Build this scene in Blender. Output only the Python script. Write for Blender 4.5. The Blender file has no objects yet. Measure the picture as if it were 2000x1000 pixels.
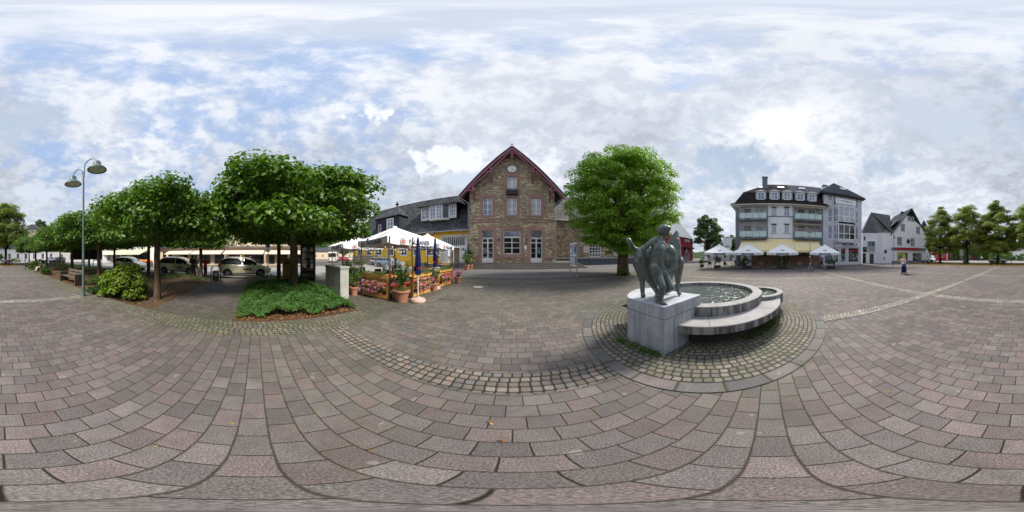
import bpy, math, random
import numpy as np
from math import sin, cos, tan, pi, radians as R
from mathutils import Vector, Matrix
random.seed(7)
sc = bpy.context.scene
col = sc.collection
EYE = 1.7
# ------------------------------------------------------------ camera
cd = bpy.data.cameras.new("camera"); cam = bpy.data.objects.new("camera", cd); col.objects.link(cam)
cd.type = 'PANO'; cd.panorama_type = 'EQUIRECTANGULAR'
try:
    cd.cycles.panorama_type = 'EQUIRECTANGULAR'
except Exception:
    pass
cam.location = (0, 0, EYE); cam.rotation_euler = (pi/2, 0, 0)
cd.clip_start = 0.05; cd.clip_end = 3000
sc.camera = cam
sc.render.resolution_x = 1024; sc.render.resolution_y = 512
sc.view_settings.view_transform = 'Standard'; sc.view_settings.look = 'None'
sc.view_settings.exposure = 0.97; sc.view_settings.gamma = 1.0
sc.cycles.max_bounces = 6; sc.cycles.diffuse_bounces = 3; sc.cycles.glossy_bounces = 3
sc.cycles.transparent_max_bounces = 8; sc.cycles.transmission_bounces = 4
sc.cycles.caustics_reflective = False; sc.cycles.caustics_refractive = False
SUN_AZ, SUN_EL = 93.6, 46.0
SUNV = Vector((sin(R(SUN_AZ))*cos(R(SUN_EL)), cos(R(SUN_AZ))*cos(R(SUN_EL)), sin(R(SUN_EL))))

# ------------------------------------------------------------ node helper
class NT:
    def __init__(s, tree): s.t = tree
    def n(s, typ, _out=0, **kw):
        nd = s.t.nodes.new(typ); ins = {}
        for k, v in kw.items():
            if k.startswith('i_'): ins[k[2:]] = v
            elif k[0] == 'i' and k[1:].isdigit(): ins[int(k[1:])] = v
            else: setattr(nd, k, v)
        for k, v in ins.items():
            key = k.replace('_', ' ') if isinstance(k, str) else k
            so = nd.inputs[key]
            if isinstance(v, bpy.types.NodeSocket): s.t.links.new(v, so)
            elif isinstance(v, bpy.types.Node): s.t.links.new(v.outputs[0], so)
            else: so.default_value = v
        return nd
    def m(s, op, a, b=0.0, c=None, clamp=False):
        nd = s.t.nodes.new('ShaderNodeMath'); nd.operation = op; nd.use_clamp = clamp
        for i, v in enumerate((a, b) if c is None else (a, b, c)):
            if isinstance(v, bpy.types.NodeSocket): s.t.links.new(v, nd.inputs[i])
            else: nd.inputs[i].default_value = v
        return nd.outputs[0]
    def v(s, op, a, b=None, sc=None):
        nd = s.t.nodes.new('ShaderNodeVectorMath'); nd.operation = op
        for i, x in enumerate((a, b)):
            if x is None: continue
            if isinstance(x, bpy.types.NodeSocket): s.t.links.new(x, nd.inputs[i])
            else: nd.inputs[i].default_value = x
        if sc is not None:
            if isinstance(sc, bpy.types.NodeSocket): s.t.links.new(sc, nd.inputs['Scale'])
            else: nd.inputs['Scale'].default_value = sc
        return nd.outputs['Value'] if op in ('DOT_PRODUCT', 'DISTANCE', 'LENGTH') else nd.outputs[0]
    def ss(s, x, a, b, lo=0.0, hi=1.0):
        nd = s.t.nodes.new('ShaderNodeMapRange'); nd.interpolation_type = 'SMOOTHSTEP'
        for i, v in enumerate((x, a, b, lo, hi)):
            if isinstance(v, bpy.types.NodeSocket): s.t.links.new(v, nd.inputs[i])
            else: nd.inputs[i].default_value = v
        return nd.outputs[0]
    def mix(s, f, a, b, mode='MIX'):
        nd = s.t.nodes.new('ShaderNodeMix'); nd.data_type = 'RGBA'; nd.blend_type = mode
        for i, v in ((0, f), (6, a), (7, b)):
            if isinstance(v, bpy.types.NodeSocket): s.t.links.new(v, nd.inputs[i])
            elif i == 0: nd.inputs[0].default_value = v
            else: nd.inputs[i].default_value = (*v[:3], 1)
        return nd.outputs[2]
    def noise(s, vec, scale, detail=3, rough=.55, dist=0.0, out='Fac', dim='3D'):
        nd = s.t.nodes.new('ShaderNodeTexNoise'); nd.noise_dimensions = dim
        if vec is not None: s.t.links.new(vec, nd.inputs['Vector'])
        nd.inputs['Scale'].default_value = scale; nd.inputs['Detail'].default_value = detail
        nd.inputs['Roughness'].default_value = rough; nd.inputs['Distortion'].default_value = dist
        return nd.outputs[out]
    def sep(s, v):
        nd = s.t.nodes.new('ShaderNodeSeparateXYZ'); s.t.links.new(v, nd.inputs[0]); return nd.outputs
    def comb(s, x, y, z=0.0):
        nd = s.t.nodes.new('ShaderNodeCombineXYZ')
        for i, v in enumerate((x, y, z)):
            if isinstance(v, bpy.types.NodeSocket): s.t.links.new(v, nd.inputs[i])
            else: nd.inputs[i].default_value = v
        return nd.outputs[0]

# ------------------------------------------------------------ sky
w = bpy.data.worlds.new("World"); sc.world = w; w.use_nodes = True
w.node_tree.nodes.clear(); N = NT(w.node_tree)
tc = N.n('ShaderNodeTexCoord').outputs['Generated']
D = N.v('NORMALIZE', tc)
dx, dy, dz = N.sep(D)
sky = N.n('ShaderNodeTexSky', sky_type='NISHITA', sun_disc=False, sun_elevation=R(SUN_EL), sun_rotation=R(SUN_AZ),
          air_density=1.0, dust_density=1.6, ozone_density=1.0).outputs[0]
BG = 0.102
def dirv(px, py):
    a, e = R((px-1000)*.18), R((500-py)*.18)
    return Vector((sin(a)*cos(e), cos(a)*cos(e), sin(e)))
zz = N.m('ADD', N.m('MAXIMUM', dz, 0.0), 0.22)
P = N.comb(N.m('DIVIDE', dx, zz), N.m('DIVIDE', dy, zz), 0.3)
n1 = N.noise(P, 1.9, 10, .62, .12)
n2 = N.noise(N.v('ADD', P, (5.2, 1.3, 0)), 8.0, 8, .64, .15)
n3 = N.noise(N.v('ADD', P, (1.7, 8.3, 2)), .8, 5, .5)
wob = N.noise(D, 9.0, 7, .62)
# more broken cloud to the west (left), thicker towards the sun
side = N.v('DOT_PRODUCT', D, tuple(dirv(420, 190)))
bias = N.ss(side, 0.2, .9, 0.12, 0.02)
body = N.m('ADD', N.m('ADD', N.m('MULTIPLY', n1, .58), N.m('MULTIPLY', n2, .42)), bias)
cover = N.ss(body, .39, .585, .25, 1.0)
cover = N.m('MAXIMUM', cover, N.ss(dz, .93, .99, 0.0, .85))
hz = N.ss(dz, .0, .28, 1.0, 0.0)
cover = N.m('MAXIMUM', cover, N.m('MULTIPLY', hz, .62))
sund = N.v('DOT_PRODUCT', D, tuple(SUNV))
sg = N.m('MAXIMUM', sund, 0.0)
glow = N.m('ADD', N.m('MULTIPLY', N.m('POWER', sg, 160), 1.9), N.m('MULTIPLY', N.m('POWER', sg, 10), .45))
shade = N.m('ADD', N.m('MULTIPLY', N.ss(n3, .38, .62), .5), N.m('MULTIPLY', N.ss(n2, .38, .62), .5))
edge = N.ss(body, .5, .74)
br = N.m('SUBTRACT', N.m('ADD', 3.15, N.m('MULTIPLY', shade, 1.95)), N.m('MULTIPLY', edge, .5))
br = N.m('ADD', br, glow)
cc = N.mix(N.ss(br, 3.7, 5.4), (.86, .93, 1.06), (.97, .99, 1.03))
ccol = N.v('SCALE', cc, sc=br)
blue = N.mix(.75, sky, (2.0, 3.05, 5.1))
blue = N.mix(N.ss(dz, .0, .5), (3.6, 4.4, 5.6), blue)
c = N.mix(cover, blue, ccol)
def blob(c, px, py, r, colr, rough=.35, flat=1.0, soft=.12):
    ctr = dirv(px, py)
    df = N.v('SUBTRACT', D, tuple(ctr))
    sx, sy, sz = N.sep(df)
    dist = N.v('LENGTH', N.comb(sx, sy, N.m('MULTIPLY', sz, flat)))
    d2 = N.m('ADD', dist, N.m('MULTIPLY', N.m('SUBTRACT', wob, .5), rough))
    return N.mix(N.ss(d2, r, r-soft), c, colr)
c = blob(c, 1415, 318, .30, (2.5, 3.05, 3.8), .75, 1.7, .2)
c = blob(c, 1372, 345, .2, (2.8, 3.35, 4.1), .7, 1.4, .2)
c = blob(c, 1722, 326, .2, (2.7, 3.2, 3.9), .7, 2.0, .16)
c = blob(c, 30, 250, .3, (2.7, 3.15, 3.85), .7, 1.8, .24)
c = blob(c, 1850, 240, .36, (3.1, 3.5, 4.15), .8, 1.9, .3)
c = blob(c, 880, 318, .21, (4.9, 5.1, 5.45), .62, 2.3, .09)
c = blob(c, 895, 352, .2, (3.5, 3.95, 4.6), .55, 3.2, .14)
c = blob(c, 72, 378, .18, (3.6, 4.0, 4.6), .5, 2.6, .1)
c = blob(c, 718, 216, .10, (4.9, 5.1, 5.4), .5, 2.0, .05)
c = blob(c, 1065, 335, .16, (4.7, 4.9, 5.3), .55, 1.2, .1)
bgn = N.n('ShaderNodeBackground', i_Color=c, i_Strength=BG)
out = N.n('ShaderNodeOutputWorld', i_Surface=bgn.outputs[0])
# ------------------------------------------------------------ sun (veiled by thin cloud)
sl = bpy.data.lights.new("sun", 'SUN'); sl.energy = 2.7; sl.angle = R(14); sl.color = (1, .93, .83)
so = bpy.data.objects.new("sun", sl); col.objects.link(so)
so.rotation_euler = (-SUNV).to_track_quat('-Z', 'Y').to_euler(); so.location = (20, 0, 40)

# ------------------------------------------------------------ helpers
def g(px, py, z=0.0):
    a, e = R((px-1000)*.18), R((py-500)*.18)
    d = (EYE-z)/tan(e); return Vector((d*sin(a), d*cos(a), z))
def at(px, py, d):
    a, e = R((px-1000)*.18), R((500-py)*.18)
    return Vector((d*sin(a), d*cos(a), EYE+d*tan(e)))
def tag(o, label=None, cat=None, group=None, kind=None):
    if label: o['label'] = label
    if cat: o['category'] = cat
    if group: o['group'] = group
    if kind: o['kind'] = kind
    return o
def thing(name, label, cat, loc=(0, 0, 0), rz=0.0, group=None, kind=None):
    o = bpy.data.objects.new(name, None); col.objects.link(o)
    o.location = loc; o.rotation_euler = (0, 0, rz); o.empty_display_size = .2
    return tag(o, label, cat, group, kind)
def link(name, me, parent=None, mat=None):
    o = bpy.data.objects.new(name, me); col.objects.link(o)
    if mat is not None and not len(me.materials): me.materials.append(mat)
    if parent is not None: o.parent = parent
    return o
def kids(o): return [c for c in bpy.data.objects if c.parent == o]
KMAP = {}
def copy_tree(o, parent=None):
    if not KMAP.get(o.name):
        KMAP[o.name] = [c.name for c in o.children]
    c = o.copy(); col.objects.link(c)
    if parent is not None: c.parent = parent
    for ch in KMAP[o.name]: copy_tree(bpy.data.objects[ch], c)
    return c
def dup(o, label, loc=None, rz=None, scale=None, group=None):
    c = copy_tree(o); c['label'] = label
    if group: c['group'] = group
    if loc is not None: c.location = loc
    if rz is not None: c.rotation_euler = (0, 0, rz)
    if scale is not None: c.scale = scale if hasattr(scale, '__len__') else (scale,)*3
    return c

class MB:
    def __init__(s, M=None): s.v = []; s.f = []; s.mi = []; s.M = M or Matrix(); s.cur = 0; s.cuts = []
    def add(s, vs, fs):
        b = len(s.v); s.cuts.append((b, len(s.f))); s.v += [tuple(s.M @ Vector(v)) for v in vs]
        s.f += [tuple(b+i for i in f) for f in fs]; s.mi += [s.cur]*len(fs)
    def box(s, x0, x1, y0, y1, z0, z1):
        s.add([(x0,y0,z0),(x1,y0,z0),(x1,y1,z0),(x0,y1,z0),(x0,y0,z1),(x1,y0,z1),(x1,y1,z1),(x0,y1,z1)],
              [(0,3,2,1),(4,5,6,7),(0,1,5,4),(1,2,6,5),(2,3,7,6),(3,0,4,7)]); return s
    def cbox(s, c, d, rz=0, rx=0, ry=0, taper=1.0):
        Mx = Matrix.Translation(c) @ Matrix.Rotation(rz,4,'Z') @ Matrix.Rotation(ry,4,'Y') @ Matrix.Rotation(rx,4,'X')
        x,y,z = d[0]/2, d[1]/2, d[2]/2; t = taper
        vs = [(-x,-y,-z),(x,-y,-z),(x,y,-z),(-x,y,-z),(-x*t,-y*t,z),(x*t,-y*t,z),(x*t,y*t,z),(-x*t,y*t,z)]
        s.add([Mx @ Vector(v) for v in vs], [(0,3,2,1),(4,5,6,7),(0,1,5,4),(1,2,6,5),(2,3,7,6),(3,0,4,7)]); return s
    def beam(s, p, q, wd, ht):
        p, q = Vector(p), Vector(q); d = q-p; L = d.length
        m = d.to_track_quat('X', 'Z').to_matrix().to_4x4(); m.translation = (p+q)/2
        x,y,z = L/2, wd/2, ht/2
        vs = [(-x,-y,-z),(x,-y,-z),(x,y,-z),(-x,y,-z),(-x,-y,z),(x,-y,z),(x,y,z),(-x,y,z)]
        s.add([m @ Vector(v) for v in vs], [(0,3,2,1),(4,5,6,7),(0,1,5,4),(1,2,6,5),(2,3,7,6),(3,0,4,7)]); return s
    def path(s, pts, rad, n=8, cap=True):
        pts = [Vector(p) for p in pts]
        if not hasattr(rad, '__len__'): rad = [rad]*len(pts)
        rings = []; up = Vector((0,0,1)); prev = None
        for i, p in enumerate(pts):
            d = (pts[min(i+1,len(pts)-1)]-pts[max(i-1,0)])
            d = d.normalized() if d.length > 1e-9 else up
            if prev is None:
                a = d.orthogonal().normalized()
            else:
                a = prev - d*prev.dot(d); a = a.normalized() if a.length > 1e-6 else d.orthogonal().normalized()
            prev = a; b = d.cross(a)
            rings.append([p+(a*cos(2*pi*k/n)+b*sin(2*pi*k/n))*rad[i] for k in range(n)])
        vs = [v for r in rings for v in r]; fs = []
        for i in range(len(pts)-1):
            for k in range(n):
                k2 = (k+1) % n; fs.append((i*n+k, i*n+k2, (i+1)*n+k2, (i+1)*n+k))
        if cap: fs.append(tuple(range(n-1,-1,-1))); fs.append(tuple((len(pts)-1)*n+k for k in range(n)))
        s.add(vs, fs); return s
    def tube(s, p, q, r0, r1=None, n=8): return s.path([p, q], [r0, r0 if r1 is None else r1], n)
    def lathe(s, prof, c=(0,0,0), n=24, cap=True):
        vs = []; fs = []
        for r, z in prof:
            for k in range(n): a = 2*pi*k/n; vs.append((c[0]+r*cos(a), c[1]+r*sin(a), c[2]+z))
        for i in range(len(prof)-1):
            for k in range(n):
                k2 = (k+1) % n; fs.append((i*n+k, i*n+k2, (i+1)*n+k2, (i+1)*n+k))
        if cap:
            fs.append(tuple(range(n-1,-1,-1))); fs.append(tuple((len(prof)-1)*n+k for k in range(n)))
        s.add(vs, fs); return s
    def ell(s, c, r, n=12, m=8, rot=None):
        vs = []; fs = []; Mx = rot.to_4x4() if rot is not None else Matrix()
        for i in range(m+1):
            t = pi*i/m
            for k in range(n):
                a = 2*pi*k/n
                v = Mx @ Vector((r[0]*sin(t)*cos(a), r[1]*sin(t)*sin(a), r[2]*cos(t)))
                vs.append((c[0]+v.x, c[1]+v.y, c[2]+v.z))
        for i in range(m):
            for k in range(n):
                k2 = (k+1) % n; fs.append((i*n+k, (i+1)*n+k, (i+1)*n+k2, i*n+k2))
        s.add(vs, fs); return s
    def ext(s, pts, z0, z1):
        n = len(pts); vs = [(x,y,z0) for x,y in pts]+[(x,y,z1) for x,y in pts]
        fs = [tuple(range(n-1,-1,-1)), tuple(range(n,2*n))]+[(i,(i+1)%n,n+(i+1)%n,n+i) for i in range(n)]
        s.add(vs, fs); return s
    def extxz(s, pts, y0, y1):
        n = len(pts); vs = [(x,y0,z) for x,z in pts]+[(x,y1,z) for x,z in pts]
        fs = [tuple(range(n)), tuple(range(2*n-1,n-1,-1))]+[(i,n+i,n+(i+1)%n,(i+1)%n) for i in range(n)]
        s.add(vs, fs); return s
    def poly(s, pts): s.add(pts, [tuple(range(len(pts)))]); return s
    def slab(s, pts, t):
        pts = [Vector(p) for p in pts]; nrm = (pts[1]-pts[0]).cross(pts[2]-pts[0]).normalized()*t; n = len(pts)
        s.add(pts+[p-nrm for p in pts], [tuple(range(n)), tuple(range(2*n-1,n-1,-1))]+[(i,n+i,n+(i+1)%n,(i+1)%n) for i in range(n)]); return s
    def mesh(s, name, mats, smooth=False, dedupe=False):
        me = bpy.data.meshes.new(name); me.from_pydata(s.v, [], s.f)
        for m in (mats if isinstance(mats, (list, tuple)) else [mats]): me.materials.append(m)
        if any(s.mi): me.polygons.foreach_set('material_index', s.mi)
        if smooth:
            me.polygons.foreach_set('use_smooth', [True]*len(me.polygons))
            try: me.set_sharp_from_angle(angle=R(40))
            except Exception: pass
        me.update(); return me
    def build(s, name, mats, parent=None, smooth=False, bevel=0):
        me = s.mesh(name, mats, smooth); o = link(name, me, parent)
        if bevel:
            b = o.modifiers.new('bevel', 'BEVEL'); b.width = bevel; b.segments = 2; b.limit_method = 'ANGLE'
        return o

def each(mb, name, mats, parent, smooth=False, bevel=0):
    """every added piece becomes a part of its own"""
    cuts = mb.cuts+[(len(mb.v), len(mb.f))]
    for (v0, f0), (v1, f1) in zip(cuts[:-1], cuts[1:]):
        q = MB(); q.v = mb.v[v0:v1]; q.f = [tuple(i-v0 for i in f) for f in mb.f[f0:f1]]; q.mi = mb.mi[f0:f1]
        q.build(name, mats, parent, smooth, bevel)
def struct(name, mb, mat, smooth=False):
    return tag(mb.build(name, mat, None, smooth), kind='structure')

# facade plane: local x right along the wall seen from outside, local -y outwards
class Fac:
    def __init__(s, loc, rz): s.l = Vector((loc[0], loc[1])); s.r = rz
    def uz(s, px, py, off=0.0):
        a, e = R((px-1000)*.18), R((500-py)*.18)
        d = Vector((sin(a), cos(a))); n = Vector((sin(s.r), -cos(s.r))); u = Vector((cos(s.r), sin(s.r)))
        p0 = s.l + n*(-off)
        t = p0.dot(n)/d.dot(n); p = d*t
        return (p-s.l).dot(u), EYE+t*tan(e)
    def rect(s, x0, y0, x1, y1, off=0.0):
        u0, _ = s.uz(x0, (y0+y1)/2, off); u1, _ = s.uz(x1, (y0+y1)/2, off)
        xm = (x0+x1)/2
        return u0, u1, s.uz(xm, y1, off)[1], s.uz(xm, y0, off)[1]
def clip(poly, a, b, c_):   # keep a*x+b*y<=c
    out = []
    for i in range(len(poly)):
        p, q = poly[i], poly[(i+1) % len(poly)]
        fp, fq = a*p[0]+b*p[1]-c_, a*q[0]+b*q[1]-c_
        if fp <= 1e-9: out.append(p)
        if (fp < -1e-9 and fq > 1e-9) or (fp > 1e-9 and fq < -1e-9):
            t = fp/(fp-fq); out.append((p[0]+t*(q[0]-p[0]), p[1]+t*(q[1]-p[1])))
    return out
def wallmesh(outline, opens, depth=.25, y=0.0, back=0.0, mb=None):
    """convex outline (x,z) with rectangular openings and their reveals"""
    mb = mb or MB()
    xs = sorted({round(p[0],4) for p in outline}|{round(v,4) for o in opens for v in o[:2]})
    zs = sorted({round(p[1],4) for p in outline}|{round(v,4) for o in opens for v in o[2:4]})
    n = len(outline)
    area = sum(outline[i][0]*outline[(i+1)%n][1]-outline[(i+1)%n][0]*outline[i][1] for i in range(n))
    ol = outline if area > 0 else outline[::-1]
    for i in range(len(xs)-1):
        for j in range(len(zs)-1):
            x0,x1,z0,z1 = xs[i],xs[i+1],zs[j],zs[j+1]; xc,zc = (x0+x1)/2,(z0+z1)/2
            if any(o[0] < xc < o[1] and o[2] < zc < o[3] for o in opens): continue
            pl = [(x0,z0),(x1,z0),(x1,z1),(x0,z1)]
            for k in range(n):
                p, q = ol[k], ol[(k+1)%n]; a, b = q[1]-p[1], -(q[0]-p[0])
                pl = clip(pl, a, b, a*p[0]+b*p[1])
                if len(pl) < 3: break
            if len(pl) >= 3: mb.poly([(a_, y, b_) for a_, b_ in pl])
    for (x0,x1,z0,z1) in [o[:4] for o in opens]:
        mb.add([(x0,y,z0),(x1,y,z0),(x1,y,z1),(x0,y,z1),(x0,y+depth,z0),(x1,y+depth,z0),(x1,y+depth,z1),(x0,y+depth,z1)],
               [(0,4,7,3),(1,2,6,5),(0,1,5,4),(3,7,6,2)])
    return mb
# ------------------------------------------------------------ materials
def newmat(name):
    m = bpy.data.materials.new(name); m.use_nodes = True; m.node_tree.nodes.clear()
    return m, NT(m.node_tree)
def finish(N, colr, rough=.7, metal=0.0, bump=None, bs=.3, bd=.01, spec=.5, **kw):
    b = N.n('ShaderNodeBsdfPrincipled')
    for k, v in (('Base Color', colr), ('Roughness', rough), ('Metallic', metal), ('Specular IOR Level', spec)):
        if isinstance(v, bpy.types.NodeSocket): N.t.links.new(v, b.inputs[k])
        else: b.inputs[k].default_value = (*v[:3], 1) if hasattr(v, '__len__') else v
    for k, v in kw.items(): b.inputs[k.replace('_', ' ')].default_value = v
    if bump is not None:
        bp = N.n('ShaderNodeBump', i_Height=bump, i_Strength=bs, i_Distance=bd)
        N.t.links.new(bp.outputs[0], b.inputs['Normal'])
    N.n('ShaderNodeOutputMaterial', i_Surface=b.outputs[0]); return b
_pc = {}
def plain(name, c, rough=.7, metal=0.0, var=.18, scale=3.0, bump=.0, fine=0.0, spec=.5, coat=0.0):
    key = (name,)
    if key in _pc: return _pc[key]
    m, N = newmat(name)
    oc = N.n('ShaderNodeTexCoord').outputs['Object']
    n = N.noise(oc, scale, 5, .6)
    k = N.ss(n, .25, .75, 1-var, 1+var)
    if fine:
        n2 = N.noise(oc, scale*18, 2, .6); k = N.m('MULTIPLY', k, N.ss(n2, .3, .7, 1-fine, 1+fine))
    cc = N.v('SCALE', N.comb(*c), sc=k)
    rr = N.ss(n, .3, .7, max(rough-.08, .03), min(rough+.08, 1))
    b = finish(N, cc, rr, metal, N.noise(oc, scale*12, 3) if bump else None, bump, .01, spec)
    if coat: b.inputs['Coat Weight'].default_value = coat; b.inputs['Coat Roughness'].default_value = .06
    _pc[key] = m; return m
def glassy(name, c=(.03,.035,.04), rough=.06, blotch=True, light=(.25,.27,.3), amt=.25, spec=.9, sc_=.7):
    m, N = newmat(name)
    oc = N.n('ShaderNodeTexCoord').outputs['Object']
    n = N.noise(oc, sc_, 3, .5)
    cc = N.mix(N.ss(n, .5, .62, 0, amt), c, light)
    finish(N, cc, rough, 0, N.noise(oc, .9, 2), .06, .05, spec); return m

def cells(N, u, v, bw, bh, stag=.5, jit=.25, wob=.004, pos=None):
    """running-bond cells -> distance to joint (m), three random numbers"""
    if wob and pos is not None:
        wn = N.sep(N.noise(pos, 6.0, 2, .5, out='Color'))
        u = N.m('ADD', u, N.m('MULTIPLY', N.m('SUBTRACT', wn[0], .5), wob*4))
        v = N.m('ADD', v, N.m('MULTIPLY', N.m('SUBTRACT', wn[1], .5), wob*4))
    v1 = N.m('DIVIDE', v, bh); row = N.m('FLOOR', v1); fv = N.m('FRACT', v1)
    rr = N.n('ShaderNodeTexWhiteNoise', noise_dimensions='1D', i_W=row).outputs[0]
    u1 = N.m('ADD', N.m('ADD', N.m('DIVIDE', u, bw), N.m('MULTIPLY', row, stag)), N.m('MULTIPLY', rr, jit))
    cl = N.m('FLOOR', u1); fu = N.m('FRACT', u1)
    wn = N.n('ShaderNodeTexWhiteNoise', noise_dimensions='2D', i_Vector=N.comb(cl, row)).outputs[1]
    r = N.sep(wn)
    du = N.m('MULTIPLY', N.m('MINIMUM', fu, N.m('SUBTRACT', 1.0, fu)), bw)
    dv = N.m('MULTIPLY', N.m('MINIMUM', fv, N.m('SUBTRACT', 1.0, fv)), bh)
    return du, dv, r
def ramp3(N, r, cols):
    nd = N.t.nodes.new('ShaderNodeValToRGB'); cr = nd.color_ramp; cr.interpolation = 'CONSTANT'
    k = len(cols)
    while len(cr.elements) < k: cr.elements.new(.5)
    for i, c in enumerate(cols):
        cr.elements[i].position = i/k; cr.elements[i].color = (*c, 1)
    N.t.links.new(r, nd.inputs[0]); return nd.outputs[0]
MOSS = (.07, .115, .025); JOINT = (.035, .031, .026)
def moss_mask(N, pos):
    x, y, z = N.sep(pos)
    n = N.noise(pos, .55, 4, .6); n2 = N.noise(pos, 3.5, 3, .6)
    # mossy joints: between the square and the station, round the fountain, along the tree bed
    a = N.m('MULTIPLY', N.ss(y, 2.2, 5.0), N.ss(y, 13.5, 10.0))
    f = N.v('DISTANCE', pos, (4.35, 1.8, 0))
    b = N.ss(f, 4.2, 2.2)
    c = N.m('MULTIPLY', N.ss(x, -2.2, -3.4), N.ss(x, -5.5, -4.0))
    d = N.m('MULTIPLY', N.ss(y, -1, 1.8), N.m('MULTIPLY', N.ss(x, 1, -2), .6))
    mk = N.m('MAXIMUM', N.m('MAXIMUM', a, b), N.m('MAXIMUM', c, d))
    mk = N.m('ADD', N.m('MULTIPLY', mk, .72), .02)
    return N.m('MULTIPLY', mk, N.ss(N.m('ADD', N.m('MULTIPLY', n, .6), N.m('MULTIPLY', n2, .4)), .38, .52), clamp=True)
def paving(name, mode, bw, bh, cols, gap=.006, jit=.25, wob=.002, speck=.35, swap=False, joint=JOINT, ctr=None, rnd=.0, mossk=1.0, bumpd=.012, stag=.5, voff=0.0):
    m, N = newmat(name)
    pos = N.n('ShaderNodeNewGeometry').outputs['Position']
    x, y, z = N.sep(pos)
    if mode == 'polar':
        px_ = N.m('SUBTRACT', x, ctr[0]); py_ = N.m('SUBTRACT', y, ctr[1])
        wn = N.sep(N.noise(pos, 5.0, 2, .5, out='Color'))
        r = N.m('SQRT', N.m('ADD', N.m('MULTIPLY', px_, px_), N.m('MULTIPLY', py_, py_)))
        r = N.m('ADD', r, N.m('MULTIPLY', N.m('SUBTRACT', wn[0], .5), wob*5))
        th = N.m('ARCTAN2', py_, px_)
        th = N.m('ADD', th, N.m('MULTIPLY', N.m('SUBTRACT', wn[1], .5), wob*1.6))
        ring = N.m('FLOOR', N.m('DIVIDE', r, bh)); fv = N.m('FRACT', N.m('DIVIDE', r, bh))
        rc = N.m('MULTIPLY', N.m('ADD', ring, .5), bh)
        cnt = N.m('ROUND', N.m('DIVIDE', N.m('MULTIPLY', rc, 2*pi), bw))
        rr = N.n('ShaderNodeTexWhiteNoise', noise_dimensions='1D', i_W=ring).outputs[0]
        u1 = N.m('ADD', N.m('MULTIPLY', N.m('DIVIDE', th, 2*pi), cnt), N.m('MULTIPLY', rr, 7.0))
        cl = N.m('FLOOR', u1); fu = N.m('FRACT', u1)
        wn2 = N.n('ShaderNodeTexWhiteNoise', noise_dimensions='2D', i_Vector=N.comb(cl, ring)).outputs[1]
        rd = N.sep(wn2)
        du = N.m('MULTIPLY', N.m('MINIMUM', fu, N.m('SUBTRACT', 1.0, fu)), bw)
        dv = N.m('MULTIPLY', N.m('MINIMUM', fv, N.m('SUBTRACT', 1.0, fv)), bh)
    else:
        u, v = (y, x) if swap else (x, y)
        if voff: v = N.m('ADD', v, voff)
        du, dv, rd = cells(N, u, v, bw, bh, stag, jit, wob, pos)
    if rnd:   # rounded corners
        a = N.m('MAXIMUM', N.m('SUBTRACT', rnd, du), 0.0); b = N.m('MAXIMUM', N.m('SUBTRACT', rnd, dv), 0.0)
        d = N.m('SUBTRACT', rnd, N.m('SQRT', N.m('ADD', N.m('MULTIPLY', a, a), N.m('MULTIPLY', b, b))))
    else: d = N.m('MINIMUM', du, dv)
    fine = N.noise(pos, 60, 2, .6)
    d = N.m('ADD', d, N.m('MULTIPLY', N.m('SUBTRACT', fine, .5), gap*1.0))
    mask = N.ss(d, gap*.35, gap*1.15)
    colr = ramp3(N, rd[0], cols)
    big = N.noise(pos, .35, 4, .6); mid = N.noise(pos, 7, 4, .65)
    k = N.m('MULTIPLY', N.ss(rd[1], 0, 1, .84, 1.16), N.ss(big, .3, .7, .86, 1.12))
    k = N.m('MULTIPLY', k, N.ss(mid, .25, .75, .84, 1.14))
    sp = N.noise(pos, 85, 4, .85); sp2 = N.noise(N.v('ADD', pos, (3, 7, 1)), 330, 1, .5)
    k = N.m('MULTIPLY', k, N.ss(sp, .3, .7, 1-speck, 1+speck))
    sp3 = N.noise(N.v('ADD', pos, (9, 2, 4)), 120, 2, .6)
    k = N.m('MULTIPLY', k, N.ss(sp3, .35, .65, 1-speck*.8, 1+speck*.8))
    colr = N.v('SCALE', colr, sc=k)
    colr = N.mix(N.ss(sp2, .62, .72, 0, .35), colr, (.5, .48, .45))
    st_ = N.noise(pos, 1.3, 6, .7)
    colr = N.mix(N.ss(st_, .50, .66, 0, .45), colr, (.085, .075, .064))
    gm = N.noise(N.v('ADD', pos, (3, 3, 3)), 6.5, 1, .5)
    colr = N.mix(N.ss(gm, .74, .77, 0, .6), colr, (.26, .25, .23))
    mk = moss_mask(N, pos)
    dirt = N.m('MULTIPLY', N.ss(d, gap*2.4, gap), .3)
    colr = N.mix(dirt, colr, (.07, .062, .05))
    jm = N.mix(N.m('MULTIPLY', N.m('MULTIPLY', mk, mossk), N.ss(mid, .35, .6)), joint, MOSS)
    mg = N.m('MULTIPLY', N.m('MULTIPLY', N.ss(d, gap*5, gap*1.0), mk), N.m('MULTIPLY', N.ss(mid, .44, .56), mossk))
    colr = N.mix(mg, colr, MOSS)
    colr = N.mix(mask, jm, colr)
    h = N.m('ADD', N.ss(d, 0, gap*2.4), N.m('MULTIPLY', sp, .12))
    h = N.m('ADD', h, N.m('MULTIPLY', rd[2], .15))
    finish(N, colr, N.ss(mid, .3, .7, .72, .9), 0, h, .7, bumpd, .35)
    return m
PV = [(0.156,0.125,0.122),(0.138,0.120,0.117),(0.162,0.141,0.133),(0.154,0.121,0.117),(0.130,0.116,0.114),(0.159,0.129,0.124),(0.143,0.124,0.120),(0.157,0.136,0.128),(0.150,0.120,0.117),(0.135,0.119,0.117)]
PVD = [(0.136,0.110,0.106),(0.115,0.102,0.101),(0.143,0.123,0.117),(0.130,0.104,0.101),(0.111,0.099,0.100)]
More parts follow.
